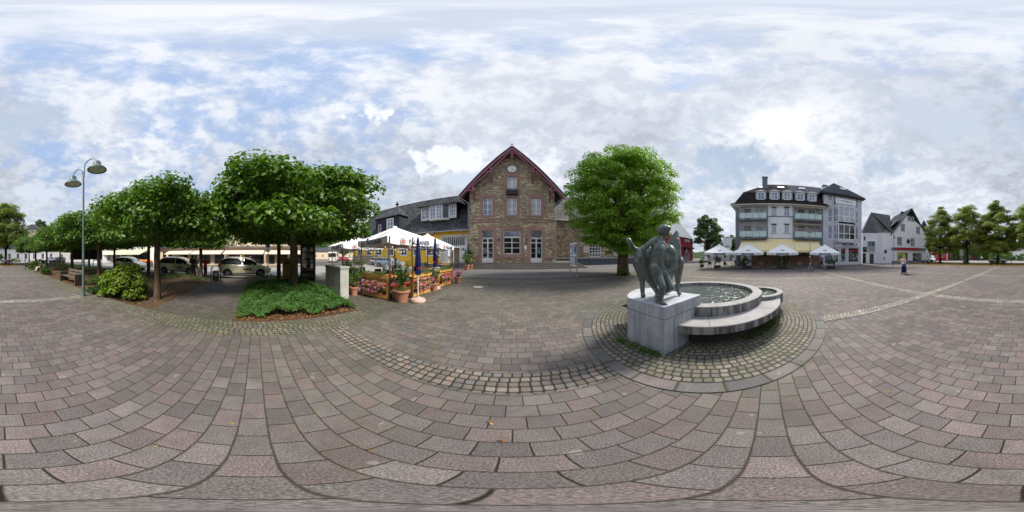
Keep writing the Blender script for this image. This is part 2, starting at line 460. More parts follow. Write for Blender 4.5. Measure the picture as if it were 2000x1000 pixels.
CB = [(0.214,0.175,0.149),(0.166,0.147,0.134),(0.253,0.215,0.184),(0.187,0.156,0.144),(0.152,0.153,0.152),(0.231,0.183,0.152)]
CBL = [(0.347,0.323,0.278),(0.298,0.280,0.241),(0.404,0.376,0.325),(0.318,0.294,0.247),(0.280,0.270,0.252)]
M = {}
M['paver'] = paving('plaza_pavers', 'xy', .243, .175, PV, gap=.0038, jit=.22, wob=.0022, rnd=.012, voff=-.07, speck=.5, joint=(.055,.044,.034))
M['paver_dark'] = paving('dark_pavers', 'xy', .24, .165, PVD, gap=.007, jit=.2, wob=.0015, mossk=.6, rnd=.012)
M['path'] = paving('path_pavers', 'xy', .24, .18, PVD, gap=.008, jit=.2, wob=.0015, swap=True, mossk=.6, rnd=.012)
M['cobble_x'] = paving('setts_along_x', 'xy', .115, .102, CB, gap=.008, jit=.9, wob=.005, speck=.2, rnd=.03, bumpd=.02, mossk=.45)
M['cobble_y'] = paving('setts_along_y', 'xy', .115, .102, CB, gap=.008, jit=.9, wob=.005, speck=.2, swap=True, rnd=.03, bumpd=.02)
M['cobble_lx'] = paving('pale_setts_x', 'xy', .12, .102, CBL, gap=.009, jit=.9, wob=.005, speck=.15, rnd=.03, bumpd=.02, mossk=.3)
M['cobble_ly'] = paving('pale_setts_y', 'xy', .12, .102, CBL, gap=.009, jit=.9, wob=.005, speck=.15, swap=True, rnd=.03, bumpd=.02, mossk=.3)
M['cobble_ring'] = paving('fountain_setts', 'polar', .112, .1, [(0.202,0.170,0.149),(0.168,0.148,0.131),(0.227,0.199,0.172),(0.189,0.163,0.144),(0.155,0.139,0.129)], gap=.009, wob=.006, speck=.2, ctr=(4.35,1.8), rnd=.03, bumpd=.022, mossk=.65)
M['ring_slab'] = paving('ring_slabs', 'polar', .25, 3.2, [(0.145,0.128,0.124),(0.117,0.113,0.115),(0.156,0.130,0.130),(0.129,0.123,0.124)], gap=.007, wob=.001, speck=.3, ctr=(4.35,1.8))

def ground_mat(name, c1, c2, scale=.6, rough=.95, speck=.3, c3=None, bump=.5):
    m, N = newmat(name); pos = N.n('ShaderNodeNewGeometry').outputs['Position']
    a = N.noise(pos, scale, 6, .62); b = N.noise(pos, scale*30, 3, .7)
    cc = N.mix(N.ss(a, .35, .65), c1, c2)
    if c3: cc = N.mix(N.ss(N.noise(pos, scale*9, 4, .7), .52, .62), cc, c3)
    cc = N.v('SCALE', cc, sc=N.ss(b, .3, .7, 1-speck, 1+speck))
    finish(N, cc, rough, 0, b, bump, .02, .3); return m
M['asphalt'] = ground_mat('asphalt', (.12,.118,.115), (.155,.15,.145), .5, .9, .12)
M['asphalt_light'] = ground_mat('pale_asphalt', (.26,.255,.25), (.31,.30,.29), .5, .9, .1)
M['ground'] = ground_mat('earth_ground', (.13,.13,.10), (.19,.18,.15), .2)
M['soil'] = ground_mat('bed_soil', (.075,.05,.032), (.12,.078,.05), .9, .95, .35, (.16,.085,.045))
M['kerb'] = plain('kerb_stone', (.27,.26,.245), .85, var=.2, fine=.15, bump=.2)
M['white_paint'] = plain('road_paint', (.7,.7,.68), .7, var=.1)

def masonry(name, bw, bh, cols, mortar, gap=.012, jit=.6, wob=.004, bumpd=.03, var=.25, rnd=.02):
    m, N = newmat(name); oc = N.n('ShaderNodeTexCoord').outputs['Object']
    x, y, z = N.sep(oc); u = N.m('ADD', x, y)
    du, dv, rd = cells(N, u, z, bw, bh, .5, jit, wob, oc)
    a = N.m('MAXIMUM', N.m('SUBTRACT', rnd, du), 0.0); b = N.m('MAXIMUM', N.m('SUBTRACT', rnd, dv), 0.0)
    d = N.m('SUBTRACT', rnd, N.m('SQRT', N.m('ADD', N.m('MULTIPLY', a, a), N.m('MULTIPLY', b, b))))
    mask = N.ss(d, gap*.3, gap*.9)
    cc = ramp3(N, rd[0], cols); n = N.noise(oc, 9, 4, .65); bg_ = N.noise(oc, .45, 4, .6)
    k = N.m('MULTIPLY', N.ss(n, .25, .75, 1-var, 1+var), N.ss(bg_, .3, .7, .85, 1.15))
    k = N.m('MULTIPLY', k, N.ss(rd[1], 0, 1, .8, 1.2))
    cc = N.v('SCALE', cc, sc=k)
    cc = N.mix(mask, mortar, cc)
    finish(N, cc, .88, 0, N.m('ADD', N.ss(d, 0, gap*1.6), N.m('MULTIPLY', n, .4)), .8, bumpd, .3); return m
STC = [(0.432,0.345,0.219),(0.338,0.263,0.177),(0.513,0.437,0.310),(0.267,0.197,0.140),(0.451,0.360,0.238),(0.369,0.284,0.196),(0.554,0.481,0.360),(0.297,0.235,0.177)]
M['stone'] = masonry('quarry_stone', .42, .19, STC, (.30,.26,.205), .016)
M['stone_dark'] = masonry('dark_quarry_stone', .45, .22, [tuple(v*.75 for v in c) for c in STC], (.13,.115,.10), .02)
M['brick_brown'] = masonry('brown_brick', .25, .08, [(.16,.085,.055),(.2,.11,.07),(.13,.07,.05)], (.2,.18,.16), .01)
def tiles(name, bw, bh, cols, var=.2, rough=.55, bumpd=.03, moss=None):
    m, N = newmat(name); oc = N.n('ShaderNodeTexCoord').outputs['Object']
    x, y, z = N.sep(oc); u = N.m('ADD', x, y)
    du, dv, rd = cells(N, u, z, bw, bh, .5, .1, .002, oc)
    v1 = N.m('FRACT', N.m('DIVIDE', z, bh))
    cc = ramp3(N, rd[0], cols); n = N.noise(oc, .9, 5, .65)
    k = N.m('MULTIPLY', N.ss(n, .25, .75, 1-var, 1+var), N.ss(rd[1], 0, 1, .82, 1.18))
    cc = N.v('SCALE', cc, sc=k)
    if moss: cc = N.mix(N.ss(N.noise(oc, 1.6, 5, .7), .56, .66, 0, .7), cc, moss)
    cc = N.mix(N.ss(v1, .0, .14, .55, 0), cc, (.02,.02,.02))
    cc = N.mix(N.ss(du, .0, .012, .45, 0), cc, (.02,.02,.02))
    finish(N, cc, .9, 0, N.m('SUBTRACT', 1.0, v1), .6, bumpd*.6, 0.0 if 'grey' in name else .1); return m
M['slate'] = tiles('roof_slate', .3, .22, [(.058,.062,.07),(.07,.075,.085),(.05,.053,.06),(.085,.088,.095)], .25, .5)
M['slate_wall'] = tiles('wall_slate', .25, .16, [(.045,.05,.065),(.055,.06,.078),(.038,.042,.055)], .2, .45)
M['tile_brown'] = tiles('dark_brown_tiles', .3, .24, [(.028,.021,.02),(.036,.026,.024),(.024,.019,.019)], .2, .4)
M['tile_grey'] = tiles('grey_roof_tiles', .3, .25, [(0.081,0.087,0.102),(0.099,0.104,0.121),(0.069,0.075,0.090)], .15, .6)
M['tile_greybrown'] = tiles('grey_brown_tiles', .3, .25, [(0.076,0.070,0.070),(0.090,0.082,0.080),(0.068,0.064,0.062)], .15, .6)
M['upper_grey'] = tiles('upper_grey_tiles', .3, .25, [(0.132,0.136,0.156),(0.154,0.158,0.179),(0.114,0.119,0.138)], .15, .6)
M['metal_roof'] = plain('standing_seam_metal', (.34,.36,.40), .85, 0, .08, spec=.1)
def stucco(name, c, var=.07): return plain(name, c, .9, 0, var, .8, .15, .04, .25)
M['yellow'] = stucco('yellow_render', (.90,.56,.07)); M['white_wall'] = stucco('white_render', (.84,.84,.87))
M['lilac_wall'] = stucco('grey_white_render', (.80,.79,.84)); M['grey_wall'] = stucco('grey_render', (.21,.22,.26))
M['tower_wall'] = stucco('pale_grey_render', (.60,.59,.65)); M['red_wall'] = stucco('red_render', (.36,.028,.045), .1)
M['cream_wall'] = stucco('cream_render', (.62,.50,.36)); M['brown_wall'] = stucco('brown_render', (.24,.15,.10))
M['blue_grey'] = stucco('blue_grey_base', (.085,.10,.135), .15); M['red_house'] = stucco('bright_red_render', (.55,.03,.03))
M['yellow_pale'] = stucco('pale_yellow_render', (.66,.60,.38))
M['sandstone'] = plain('red_sandstone', (.34,.20,.175), .85, 0, .2, 2.5, .25, .1)
M['step_stone'] = plain('step_stone', (.17,.155,.145), .85, 0, .25, 1.5, .25, .12)
M['mauve'] = plain('mauve_painted_timber', (.25,.085,.125), .6, 0, .15, 3, .1)
M['soffit'] = plain('grey_soffit_boards', (.19,.17,.17), .8)
M['white'] = plain('white_paint', (.86,.86,.86), .45, 0, .04, 2); M['offwhite'] = plain('aged_white_paint', (.66,.65,.63), .6, 0, .08, 2)
M['dark'] = plain('dark_metal', (.03,.032,.035), .45, .4, .1); M['black'] = plain('black_plastic', (.015,.015,.017), .5)
M['grey_frame'] = plain('slate_grey_frame', (.12,.14,.165), .5); M['zinc'] = plain('zinc', (.33,.36,.4), .45, .6, .12)
M['steel'] = plain('brushed_steel', (.45,.47,.48), .35, .7, .08); M['pole_green'] = plain('green_grey_pole_paint', (.115,.165,.165), .5, .1, .3, 5, fine=.15)
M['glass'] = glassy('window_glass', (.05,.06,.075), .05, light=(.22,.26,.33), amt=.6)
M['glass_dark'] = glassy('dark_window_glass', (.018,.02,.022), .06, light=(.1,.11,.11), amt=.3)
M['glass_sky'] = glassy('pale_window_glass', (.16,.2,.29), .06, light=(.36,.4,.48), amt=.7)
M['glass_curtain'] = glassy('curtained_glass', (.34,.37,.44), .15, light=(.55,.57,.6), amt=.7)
def frosted():
    m, N = newmat('frosted_green_glass'); oc = N.n('ShaderNodeTexCoord').outputs['Object']
    finish(N, N.mix(N.ss(N.noise(oc, .8, 3), .35, .65), (.44,.58,.56), (.55,.68,.66)), .25, 0, None, 0, 0, .7); return m
M['frosted'] = frosted()
M['terracotta'] = plain('terracotta', (.42,.19,.115), .85, 0, .18, 6, .2, .1)
M['granite'] = plain('granite', (.30,.30,.31), .7, 0, .12, 2, .2, .25)
def concrete_streaked(name, base, dark, streak=.8):
    m, N = newmat(name); oc = N.n('ShaderNodeTexCoord').outputs['Object']
    x, y, z = N.sep(oc)
    st = N.noise(N.comb(N.m('MULTIPLY', x, 9), N.m('MULTIPLY', y, 9), N.m('MULTIPLY', z, 1.1)), 1.0, 5, .65)
    nz = N.n('ShaderNodeNewGeometry').outputs['Normal']; vert = N.ss(N.m('ABSOLUTE', N.sep(nz)[2]), .3, .7, 1, 0)
    a = N.noise(oc, 2.2, 5, .65); f = N.noise(oc, 55, 3, .7)
    cc = N.mix(N.m('MULTIPLY', N.m('MULTIPLY', N.ss(st, .42, .62), vert), streak), base, dark)
    cc = N.v('SCALE', cc, sc=N.m('MULTIPLY', N.ss(a, .3, .7, .84, 1.14), N.ss(f, .3, .7, .86, 1.14)))
    finish(N, cc, .78, 0, N.m('ADD', f, a), .3, .006, .35); return m
M['plinth'] = concrete_streaked('pale_plinth_concrete', (.46,.48,.53), (.25,.26,.28), .55)
M['basin'] = concrete_streaked('basin_concrete', (.33,.32,.32), (.09,.088,.086), .95)
M['basin_base'] = plain('dark_base_concrete', (.05,.048,.044), .9, 0, .3, 2)
def bark(name, c1, c2):
    m, N = newmat(name); oc = N.n('ShaderNodeTexCoord').outputs['Object']; x, y, z = N.sep(oc)
    n = N.noise(N.comb(N.m('MULTIPLY', x, 26), N.m('MULTIPLY', y, 26), N.m('MULTIPLY', z, 3.5)), 1, 5, .7, .5)
    b = N.noise(oc, 1.5, 3)
    cc = N.v('SCALE', N.mix(N.ss(n, .35, .65), c1, c2), sc=N.ss(b, .3, .7, .8, 1.2))
    finish(N, cc, .95, 0, n, .8, .02, .2); return m
M['bark'] = bark('brown_bark', (.06,.042,.03), (.16,.115,.08)); M['bark_dark'] = bark('dark_bark', (.03,.024,.02), (.075,.06,.048))
def leafmat(name, cols, rough=.42, trans=.35, spec=.45):
    m, N = newmat(name)
    ri = N.n('ShaderNodeNewGeometry').outputs['Random Per Island']
    nd = N.t.nodes.new('ShaderNodeValToRGB'); cr = nd.color_ramp
    while len(cr.elements) < len(cols): cr.elements.new(.5)
    for i, c in enumerate(cols):
        cr.elements[i].position = i/(len(cols)-1); cr.elements[i].color = (*c, 1)
    N.t.links.new(ri, nd.inputs[0])
    b = N.n('ShaderNodeBsdfPrincipled', i_Base_Color=nd.outputs[0], i_Roughness=rough, i_Specular_IOR_Level=spec)
    tcol = N.v('MULTIPLY', nd.outputs[0], (1.35, 1.55, .5))
    tr = N.n('ShaderNodeBsdfTranslucent', i_Color=tcol)
    ms = N.n('ShaderNodeMixShader', i0=trans, i1=b.outputs[0], i2=tr.outputs[0])
    N.n('ShaderNodeOutputMaterial', i_Surface=ms.outputs[0]); return m
M['leaf_lime'] = leafmat('lime_leaves', [(.042,.10,.011),(.07,.155,.017),(.125,.235,.024),(.05,.12,.013),(.165,.28,.032)])
M['leaf_bright'] = leafmat('bright_lime_leaves', [(.11,.22,.015),(.17,.31,.024),(.25,.40,.03),(.13,.26,.018),(.30,.46,.04)], trans=.42)
M['leaf_olive'] = leafmat('olive_leaves', [(0.135,0.195,0.030),(0.203,0.260,0.036),(0.270,0.312,0.042),(0.115,0.176,0.030),(0.351,0.338,0.048)], .6)
M['leaf_dark'] = leafmat('dark_leaves', [(0.039,0.095,0.024),(0.065,0.135,0.030),(0.098,0.176,0.036),(0.049,0.108,0.024)], .5)
M['leaf_aucuba'] = leafmat('yellow_green_shrub_leaves', [(0.047,0.101,0.011),(0.081,0.162,0.015),(0.216,0.297,0.022),(0.054,0.115,0.013),(0.270,0.338,0.028),(0.068,0.135,0.013)], .35)
M['leaf_cover'] = leafmat('ground_cover_leaves', [(.035,.105,.018),(.058,.155,.026),(.09,.21,.035),(.042,.12,.02),(.11,.21,.035)], .5)
M['leaf_vine'] = leafmat('vine_leaves', [(.06,.13,.015),(.1,.19,.02),(.14,.23,.03)], .5)
M['leaf_weed'] = leafmat('weed_leaves', [(.06,.13,.02),(.09,.17,.03),(.13,.2,.04)], .6)
M['leaf_yellow'] = leafmat('fallen_leaves', [(.5,.33,.04),(.42,.24,.03),(.3,.13,.04),(.6,.45,.1),(.35,.2,.08)], .7, .15)
M['leaf_litter'] = leafmat('brown_litter', [(.22,.1,.04),(.3,.14,.05),(.14,.07,.035),(.35,.2,.06)], .8, .05)
M['flower_pink'] = leafmat('pink_petals', [(.62,.12,.25),(.75,.3,.42),(.5,.08,.2),(.8,.45,.55),(.42,.16,.5)], .6, .2)
M['flower_red'] = leafmat('red_petals', [(.6,.02,.02),(.7,.05,.05),(.55,.02,.04)], .6, .2)
M['canvas'] = plain('white_canvas', (.88,.88,.90), .85, 0, .03, 1.0, spec=.2)
M['navy'] = plain('navy_canvas', (.012,.02,.085), .85, 0, .2, 2, spec=.2)
M['navy_text'] = plain('navy_print', (.015,.035,.13), .7); M['red_text'] = plain('red_print', (.5,.05,.03), .6)
M['pallet'] = plain('varnished_pine', (.66,.35,.10), .55, 0, .25, 5, .15, .1)
M['pole_wood'] = plain('rough_pole_wood', (.11,.07,.045), .9, 0, .3, 6, .3, .2)
M['bench_wood'] = plain('weathered_wood', (.115,.088,.068), .85, 0, .25, 5, .2, .15)
M['red_cushion'] = plain('red_cushion', (.45,.06,.03), .9); M['barrel_grey'] = plain('grey_painted_barrel', (.36,.39,.42), .6, 0, .2, 3)
M['rattan'] = plain('brown_rattan', (.17,.085,.05), .7, 0, .25, 9, .3, .25); M['rattan_tan'] = plain('tan_rattan', (.42,.24,.14), .7, 0, .2, 9, .3, .25)
M['planter'] = plain('anthracite_planter', (.022,.024,.028), .5, 0, .15)
M['cabinet'] = plain('weathered_grey_cabinet', (.42,.43,.40), .75, 0, .14, 2.5, .1, .06)
M['cab_brown'] = plain('dark_brown_frame', (.035,.022,.018), .5, .1, .1)
M['ochre'] = plain('ochre_yellow_paint', (.36,.22,.02), .6, 0, .15)
M['taxi'] = plain('ivory_car_paint', (.76,.73,.53), .25, 0, .03, 1, coat=.8); M['car_white'] = plain('white_car_paint', (.68,.69,.7), .25, 0, .03, 1, coat=.8)
M['car_blue'] = plain('blue_car_paint', (.22,.30,.42), .25, .3, .03, 1, coat=.8); M['car_silver'] = plain('silver_car_paint', (.5,.52,.54), .3, .6, .03, 1, coat=.8)
M['car_black'] = plain('black_car_paint', (.02,.02,.025), .2, 0, .03, 1, coat=.8)
M['car_glass'] = glassy('car_glass', (.012,.014,.016), .04, light=(.2,.22,.2), amt=.4, sc_=2.5)
M['tyre'] = plain('tyre_rubber', (.018,.018,.018), .85); M['rim'] = plain('wheel_rim', (.42,.43,.44), .35, .7)
M['lamp_red'] = plain('red_lamp_plastic', (.5,.01,.02), .2, coat=.5); M['lamp_clear'] = plain('clear_lamp_plastic', (.6,.62,.64), .15, .2, coat=.6)
M['taxi_yellow'] = plain('yellow_sign_plastic', (.75,.62,.02), .4); M['skin'] = plain('skin', (.48,.27,.19), .6, 0, .1, 8)
M['green_shade'] = plain('pale_green_awning', (.52,.56,.36), .8, 0, .05, 1); M['cream_shade'] = plain('cream_awning', (.68,.56,.46), .8, 0, .05, 1)
M['umber'] = plain('dark_brown_fascia', (.10,.06,.045), .7)
def stripes(name, c1, c2, wdt, axis=0):
    m, N = newmat(name); oc = N.n('ShaderNodeTexCoord').outputs['Object']; s_ = N.sep(oc)[axis]
    f = N.m('FRACT', N.m('DIVIDE', s_, wdt)); k = N.m('MULTIPLY', N.ss(f, .42, .5), N.ss(f, 1.0, .92))
    finish(N, N.mix(k, c1, c2), .85, 0, None, 0, 0, .2); return m
M['striped'] = stripes('yellow_striped_awning', (.85,.68,.30), (.88,.80,.58), .34)
def water_mat():
    m, N = newmat('fountain_water'); oc = N.n('ShaderNodeNewGeometry').outputs['Position']
    a = N.noise(N.v('MULTIPLY', oc, (1, 1.5, 1)), 7, 3, .55, .4); b = N.noise(N.v('MULTIPLY', oc, (1, 1.8, 1)), 17, 2, .5, .3)
    h = N.m('ADD', a, N.m('MULTIPLY', b, .4))
    finish(N, N.mix(N.ss(N.noise(oc, 2.5, 3), .4, .6), (.022,.035,.02), (.035,.05,.028)), .02, 0, h, .9, .03, 1.0); return m
M['water'] = water_mat()
def bronze_mat():
    m, N = newmat('patinated_bronze'); oc = N.n('ShaderNodeTexCoord').outputs['Object']
    x, y, z = N.sep(oc)
    st = N.noise(N.comb(N.m('MULTIPLY', x, 9), N.m('MULTIPLY', y, 9), N.m('MULTIPLY', z, 3)), 1, 6, .65, .3)
    b = N.noise(oc, 16, 5, .7)
    cc = N.mix(N.ss(st, .35, .68), (.085,.105,.098), (.20,.245,.23))
    cc = N.mix(N.ss(b, .55, .72, 0, .5), cc, (.33,.36,.34))
    cc = N.mix(N.ss(b, .45, .28, 0, .5), cc, (.05,.058,.053))
    finish(N, cc, N.ss(b, .3, .7, .36, .52), .45, N.m('ADD', b, N.noise(oc, 60, 2)), .25, .006, .5); return m
M['bronze'] = bronze_mat()
def ftext(name, s_, size, mat, parent, loc, rot=(pi/2, 0, 0), ext=.004, align='CENTER', off=0.0, sx=1.0, shear=0.0):
    cu = bpy.data.curves.new(name, 'FONT'); cu.body = s_; cu.size = size; cu.extrude = ext; cu.align_x = align; cu.align_y = 'CENTER'
    cu.offset = off; cu.shear = shear; cu.materials.append(mat); cu.resolution_u = 3
    o = bpy.data.objects.new(name, cu); col.objects.link(o)
    bpy.context.view_layer.update()
    me = bpy.data.meshes.new_from_object(o.evaluated_get(bpy.context.evaluated_depsgraph_get())); me.name = name
    bpy.data.objects.remove(o); bpy.data.curves.remove(cu)
    if not len(me.materials): me.materials.append(mat)
    o = bpy.data.objects.new(name, me); col.objects.link(o)
    o.location = loc; o.rotation_euler = rot; o.scale = (sx, 1, 1)
    if parent is not None: o.parent = parent
    return o
# ------------------------------------------------------------ ground (sheets 4 mm apart)
def sheet(name, x0, x1, y0, y1, z, mat):
    mb = MB(); mb.poly([(x0,y0,z),(x1,y0,z),(x1,y1,z),(x0,y1,z)]); return struct(name, mb, mat)
sheet('ground', -900, 900, -900, 900, -.012, M['ground'])
sheet('road', -24, -12.9, -75, 60, -.008, M['asphalt_light'])
sheet('station_forecourt', -12.9, 75, 12.6, 36, -.004, M['asphalt'])
sheet('street', -12.9, 80, -54, -37.5, -.004, M['asphalt_light'])
sheet('plaza', -3.2, 31, -33.5, 9.4, 0.0, M['paver'])
sheet('forecourt_paving', -12.9, 31, 9.4, 12.6, 0.0, M['paver_dark'])
sheet('terrace_paving', -12.9, -3.2, 2.9, 9.4, 0.0, M['paver_dark'])
sheet('side_walk', -24, -12.9+10.5, -37.5, -33.5, 0.0, M['paver_dark'])
sheet('planting_bed', -12.2, -3.95, -.6, 2.9, 0.0, M['soil'])
sheet('tree_bed', -12.2, -3.95, -33.5, -3.0, 0.0, M['soil'])
sheet('garden_path', -12.9, -3.95, -3.0, -.6, 0.0, M['path'])
sheet('kerb_walk', -12.9, -12.2, -33.5, 2.9, 0.0, M['path'])
sheet('tree_strip', -2.4, 26, -37.5, -33.5, 0.0, M['soil'])
C0 = (4.35, 1.8)
sheet('sett_band', -3.95, -3.2, -33.5, 2.9, .004, M['cobble_y'])
sheet('sett_band', -3.2, 31, 1.50, 1.93, .004, M['cobble_x'])
for y in (-6.15, -13.9, -21.6):
    sheet('sett_band', -3.2, 31, y, y+.42, .004, M['cobble_lx'])
for x in (3.75, 11.7, 19.6):
    sheet('sett_band', x, x+.45, -33.4, (1.2 if x < 4 else 9.4), .008, M['cobble_ly'])
sheet('sett_band', -3.4, 11.6, 9.9, 11.2, .004, M['cobble_x'])
def disc(name, r0, r1, z, mat, n=96):
    mb = MB(); vs = []
    for k in range(n):
        a = 2*pi*k/n; vs += [(C0[0]+r0*cos(a), C0[1]+r0*sin(a), z), (C0[0]+r1*cos(a), C0[1]+r1*sin(a), z)]
    mb.add(vs, [(2*k, 2*k+1, (2*k+3) % (2*n), (2*k+2) % (2*n)) for k in range(n)]); return struct(name, mb, mat)
disc('fountain_sett_circle', 1.2, 3.0, .016, M['cobble_ring'])
disc('fountain_slab_ring', 3.0, 3.19, .012, M['ring_slab'])
kb = MB(); kb.box(-3.3, 75, 12.55, 12.7, -.01, .045); struct('kerb', kb, M['kerb'])
kb = MB(); kb.box(-8.6, -3.95, -.64, -.58, -.01, .012); struct('bed_edging', kb, M['paver_dark'])
kb = MB(); kb.box(-13.05, -12.9, -33, 12, -.01, .1); kb.box(-24.15,-24,-75,40,-.01,.12); kb.box(-24, 80, -37.6, -37.45, -.01, .1); kb.box(-12.9,80,-54.2,-54,-.01,.12); struct('kerb', kb, M['kerb'])
sheet('far_pavement', -40, -24.15, -75, 40, .1, M['paver_dark'])
sheet('far_sidewalk', -12.9, 80, -60, -54.2, .1, M['asphalt_light'])
for y in np.arange(-70, 40, 4.5): pass
# hills round the town
def hills():
    rs = np.random.RandomState(3); mb = MB(); n = 240; vs = []; fs = []
    for k in range(n+1):
        a = 2*pi*k/n; az = math.degrees(a)
        def lobe(c, wd, h):
            d = (az-c+180) % 360-180; return h*math.exp(-(d/wd)**2)
        h = lobe(196, 9, 19)+lobe(207, 14, 14)+lobe(293, 12, 22)+lobe(305, 14, 13)+lobe(168, 20, 8)+lobe(240, 30, 8)+lobe(60, 20, 4)
        h += 3+2*sin(az*.31)+1.5*sin(az*.83+1)
        for r_, f in ((110, -.02), (150, .45), (190, .85), (240, 1), (300, .9)):
            vs.append((r_*sin(a), r_*cos(a), max(h, 1)*f*(1+.03*rs.randn())-.3))
    for k in range(n):
        for j in range(4): b = k*5+j; fs.append((b, b+1, b+6, b+5))
    mb.add(vs, fs); return mb
m_, N_ = newmat('wooded_hills'); ps_ = N_.n('ShaderNodeNewGeometry').outputs['Position']
nn_ = N_.noise(ps_, .22, 6, .7)
finish(N_, N_.mix(N_.ss(nn_, .35, .65), (.022,.045,.02), (.065,.10,.035)), .95, 0, nn_, 1.0, 3.0, .1)
M['hills'] = m_
struct('hills', hills(), M['hills'], True)

# drain covers
t = thing('manhole_cover', 'round manhole cover with pale concrete centre in the paving by the terrace', 'manhole cover', g(934, 561))
MB().lathe([(.36,0),(.36,.012),(.30,.012)], n=28).build('cover_rim', M['dark'], t); MB().lathe([(.30,0),(.30,.016),(.0,.018)], n=28).build('cover_lid', plain('pale_cover_concrete', (.42,.36,.30), .85, 0, .2, 8), t)
t = thing('hatch_cover', 'rectangular paved hatch cover with thin metal frame set in the paving', 'hatch cover', (-2.3, 6.0, 0), R(-6))
MB().box(-.42,.42,-.38,.38,0,.008).build('hatch_frame', M['dark'], t); MB().box(-.405,.405,-.365,.365,0,.012).build('hatch_lid', M['paver_dark'], t)
# ------------------------------------------------------------ buildings
def win(par, r, y=.16, nx=2, hz=(), fm='white', pm='glass', fw=.07, bar=.035, name='window', arch=0, sill=None, hw=None):
    u0, u1, z0, z1 = r; mb = MB(); d = .07
    for a in ((u0,u0+fw,z0,z1),(u1-fw,u1,z0,z1)): mb.box(a[0],a[1],y,y+d,a[2],a[3])
    mb.box(u0+fw,u1-fw,y,y+d,z0,z0+fw); mb.box(u0+fw,u1-fw,y,y+d,z1-fw,z1)
    for i in range(1, nx):
        x = u0+(u1-u0)*i/nx; mb.box(x-bar,x+bar,y+.004,y+d-.004,z0+fw,z1-fw)
    for h in hz:
        z = z0+(z1-z0)*h; hh = hw or bar*.7; mb.box(u0+fw,u1-fw,y+.007,y+d-.007,z-hh,z+hh)
    if arch:
        s_ = (z1-z0)*arch
        for sg, ux in ((1,u0),(-1,u1)):
            mb.extxz([(ux,z1),(ux,z1-s_),(ux+sg*(u1-u0)*.28,z1)], y-.003, y+.03)
    o = mb.build(name, M[fm], par)
    p = MB(); p.box(u0+fw*.5,u1-fw*.5,y+.03,y+.045,z0+fw*.5,z1-fw*.5); p.build('pane', M[pm], o)
    if sill: s = MB(); s.box(u0-.08,u1+.08,-.07,y+.02,z0-.09,z0-.005); s.build('sill', M[sill], o)
    return o
def surround(par, r, wdt, top, mat, bot=0.0, y=-.03, notch=0):
    u0,u1,z0,z1 = r; mb = MB()
    mb.box(u0-wdt,u0,y,.1,z0-bot,z1+top); mb.box(u1,u1+wdt,y,.1,z0-bot,z1+top); mb.box(u0,u1,y,.1,z1,z1+top)
    if bot: mb.box(u0,u1,y,.1,z0-bot,z0)
    return mb.build('window_surround', M[mat], par)

# ---- old station -----------------------------------------------------------------
SY = 22.0; F = Fac((0, SY), 0)
st = thing('station_building', 'gabled quarry stone station building with mauve roof brackets and round clock', 'station building', (0, SY, 0))
dL = F.rect(941.1,449.9,963.7,512.8); dR = F.rect(1036,449.9,1059.4,512.8); cw = F.rect(983.2,450.2,1016.5,496.2)
w1 = [F.rect(943.2,386.2,961.4,420), F.rect(990.5,386.2,1009.5,419.5), F.rect(1037.8,386,1057.3,420)]
w2 = F.rect(990.5,345.5,1009.5,378)
HW = 5.9
outl = [(-HW,0),(HW,0),(HW,11.0),(0,17.75),(-HW,11.0)]
ops = [dL, dR, cw]+w1+[w2]
mb = wallmesh(outl, ops, .3)
mb.add([(-HW,0,0),(-HW,14,0),(-HW,14,11),(-HW,0,11)], [(0,1,2,3)]); mb.add([(HW,0,0),(HW,14,0),(HW,14,11),(HW,0,11)], [(0,3,2,1)])
mb.poly([(-HW,14,0),(HW,14,0),(HW,14,11),(0,14,17.75),(-HW,14,11)][::-1])
mb.build('wall', M['stone'], st)
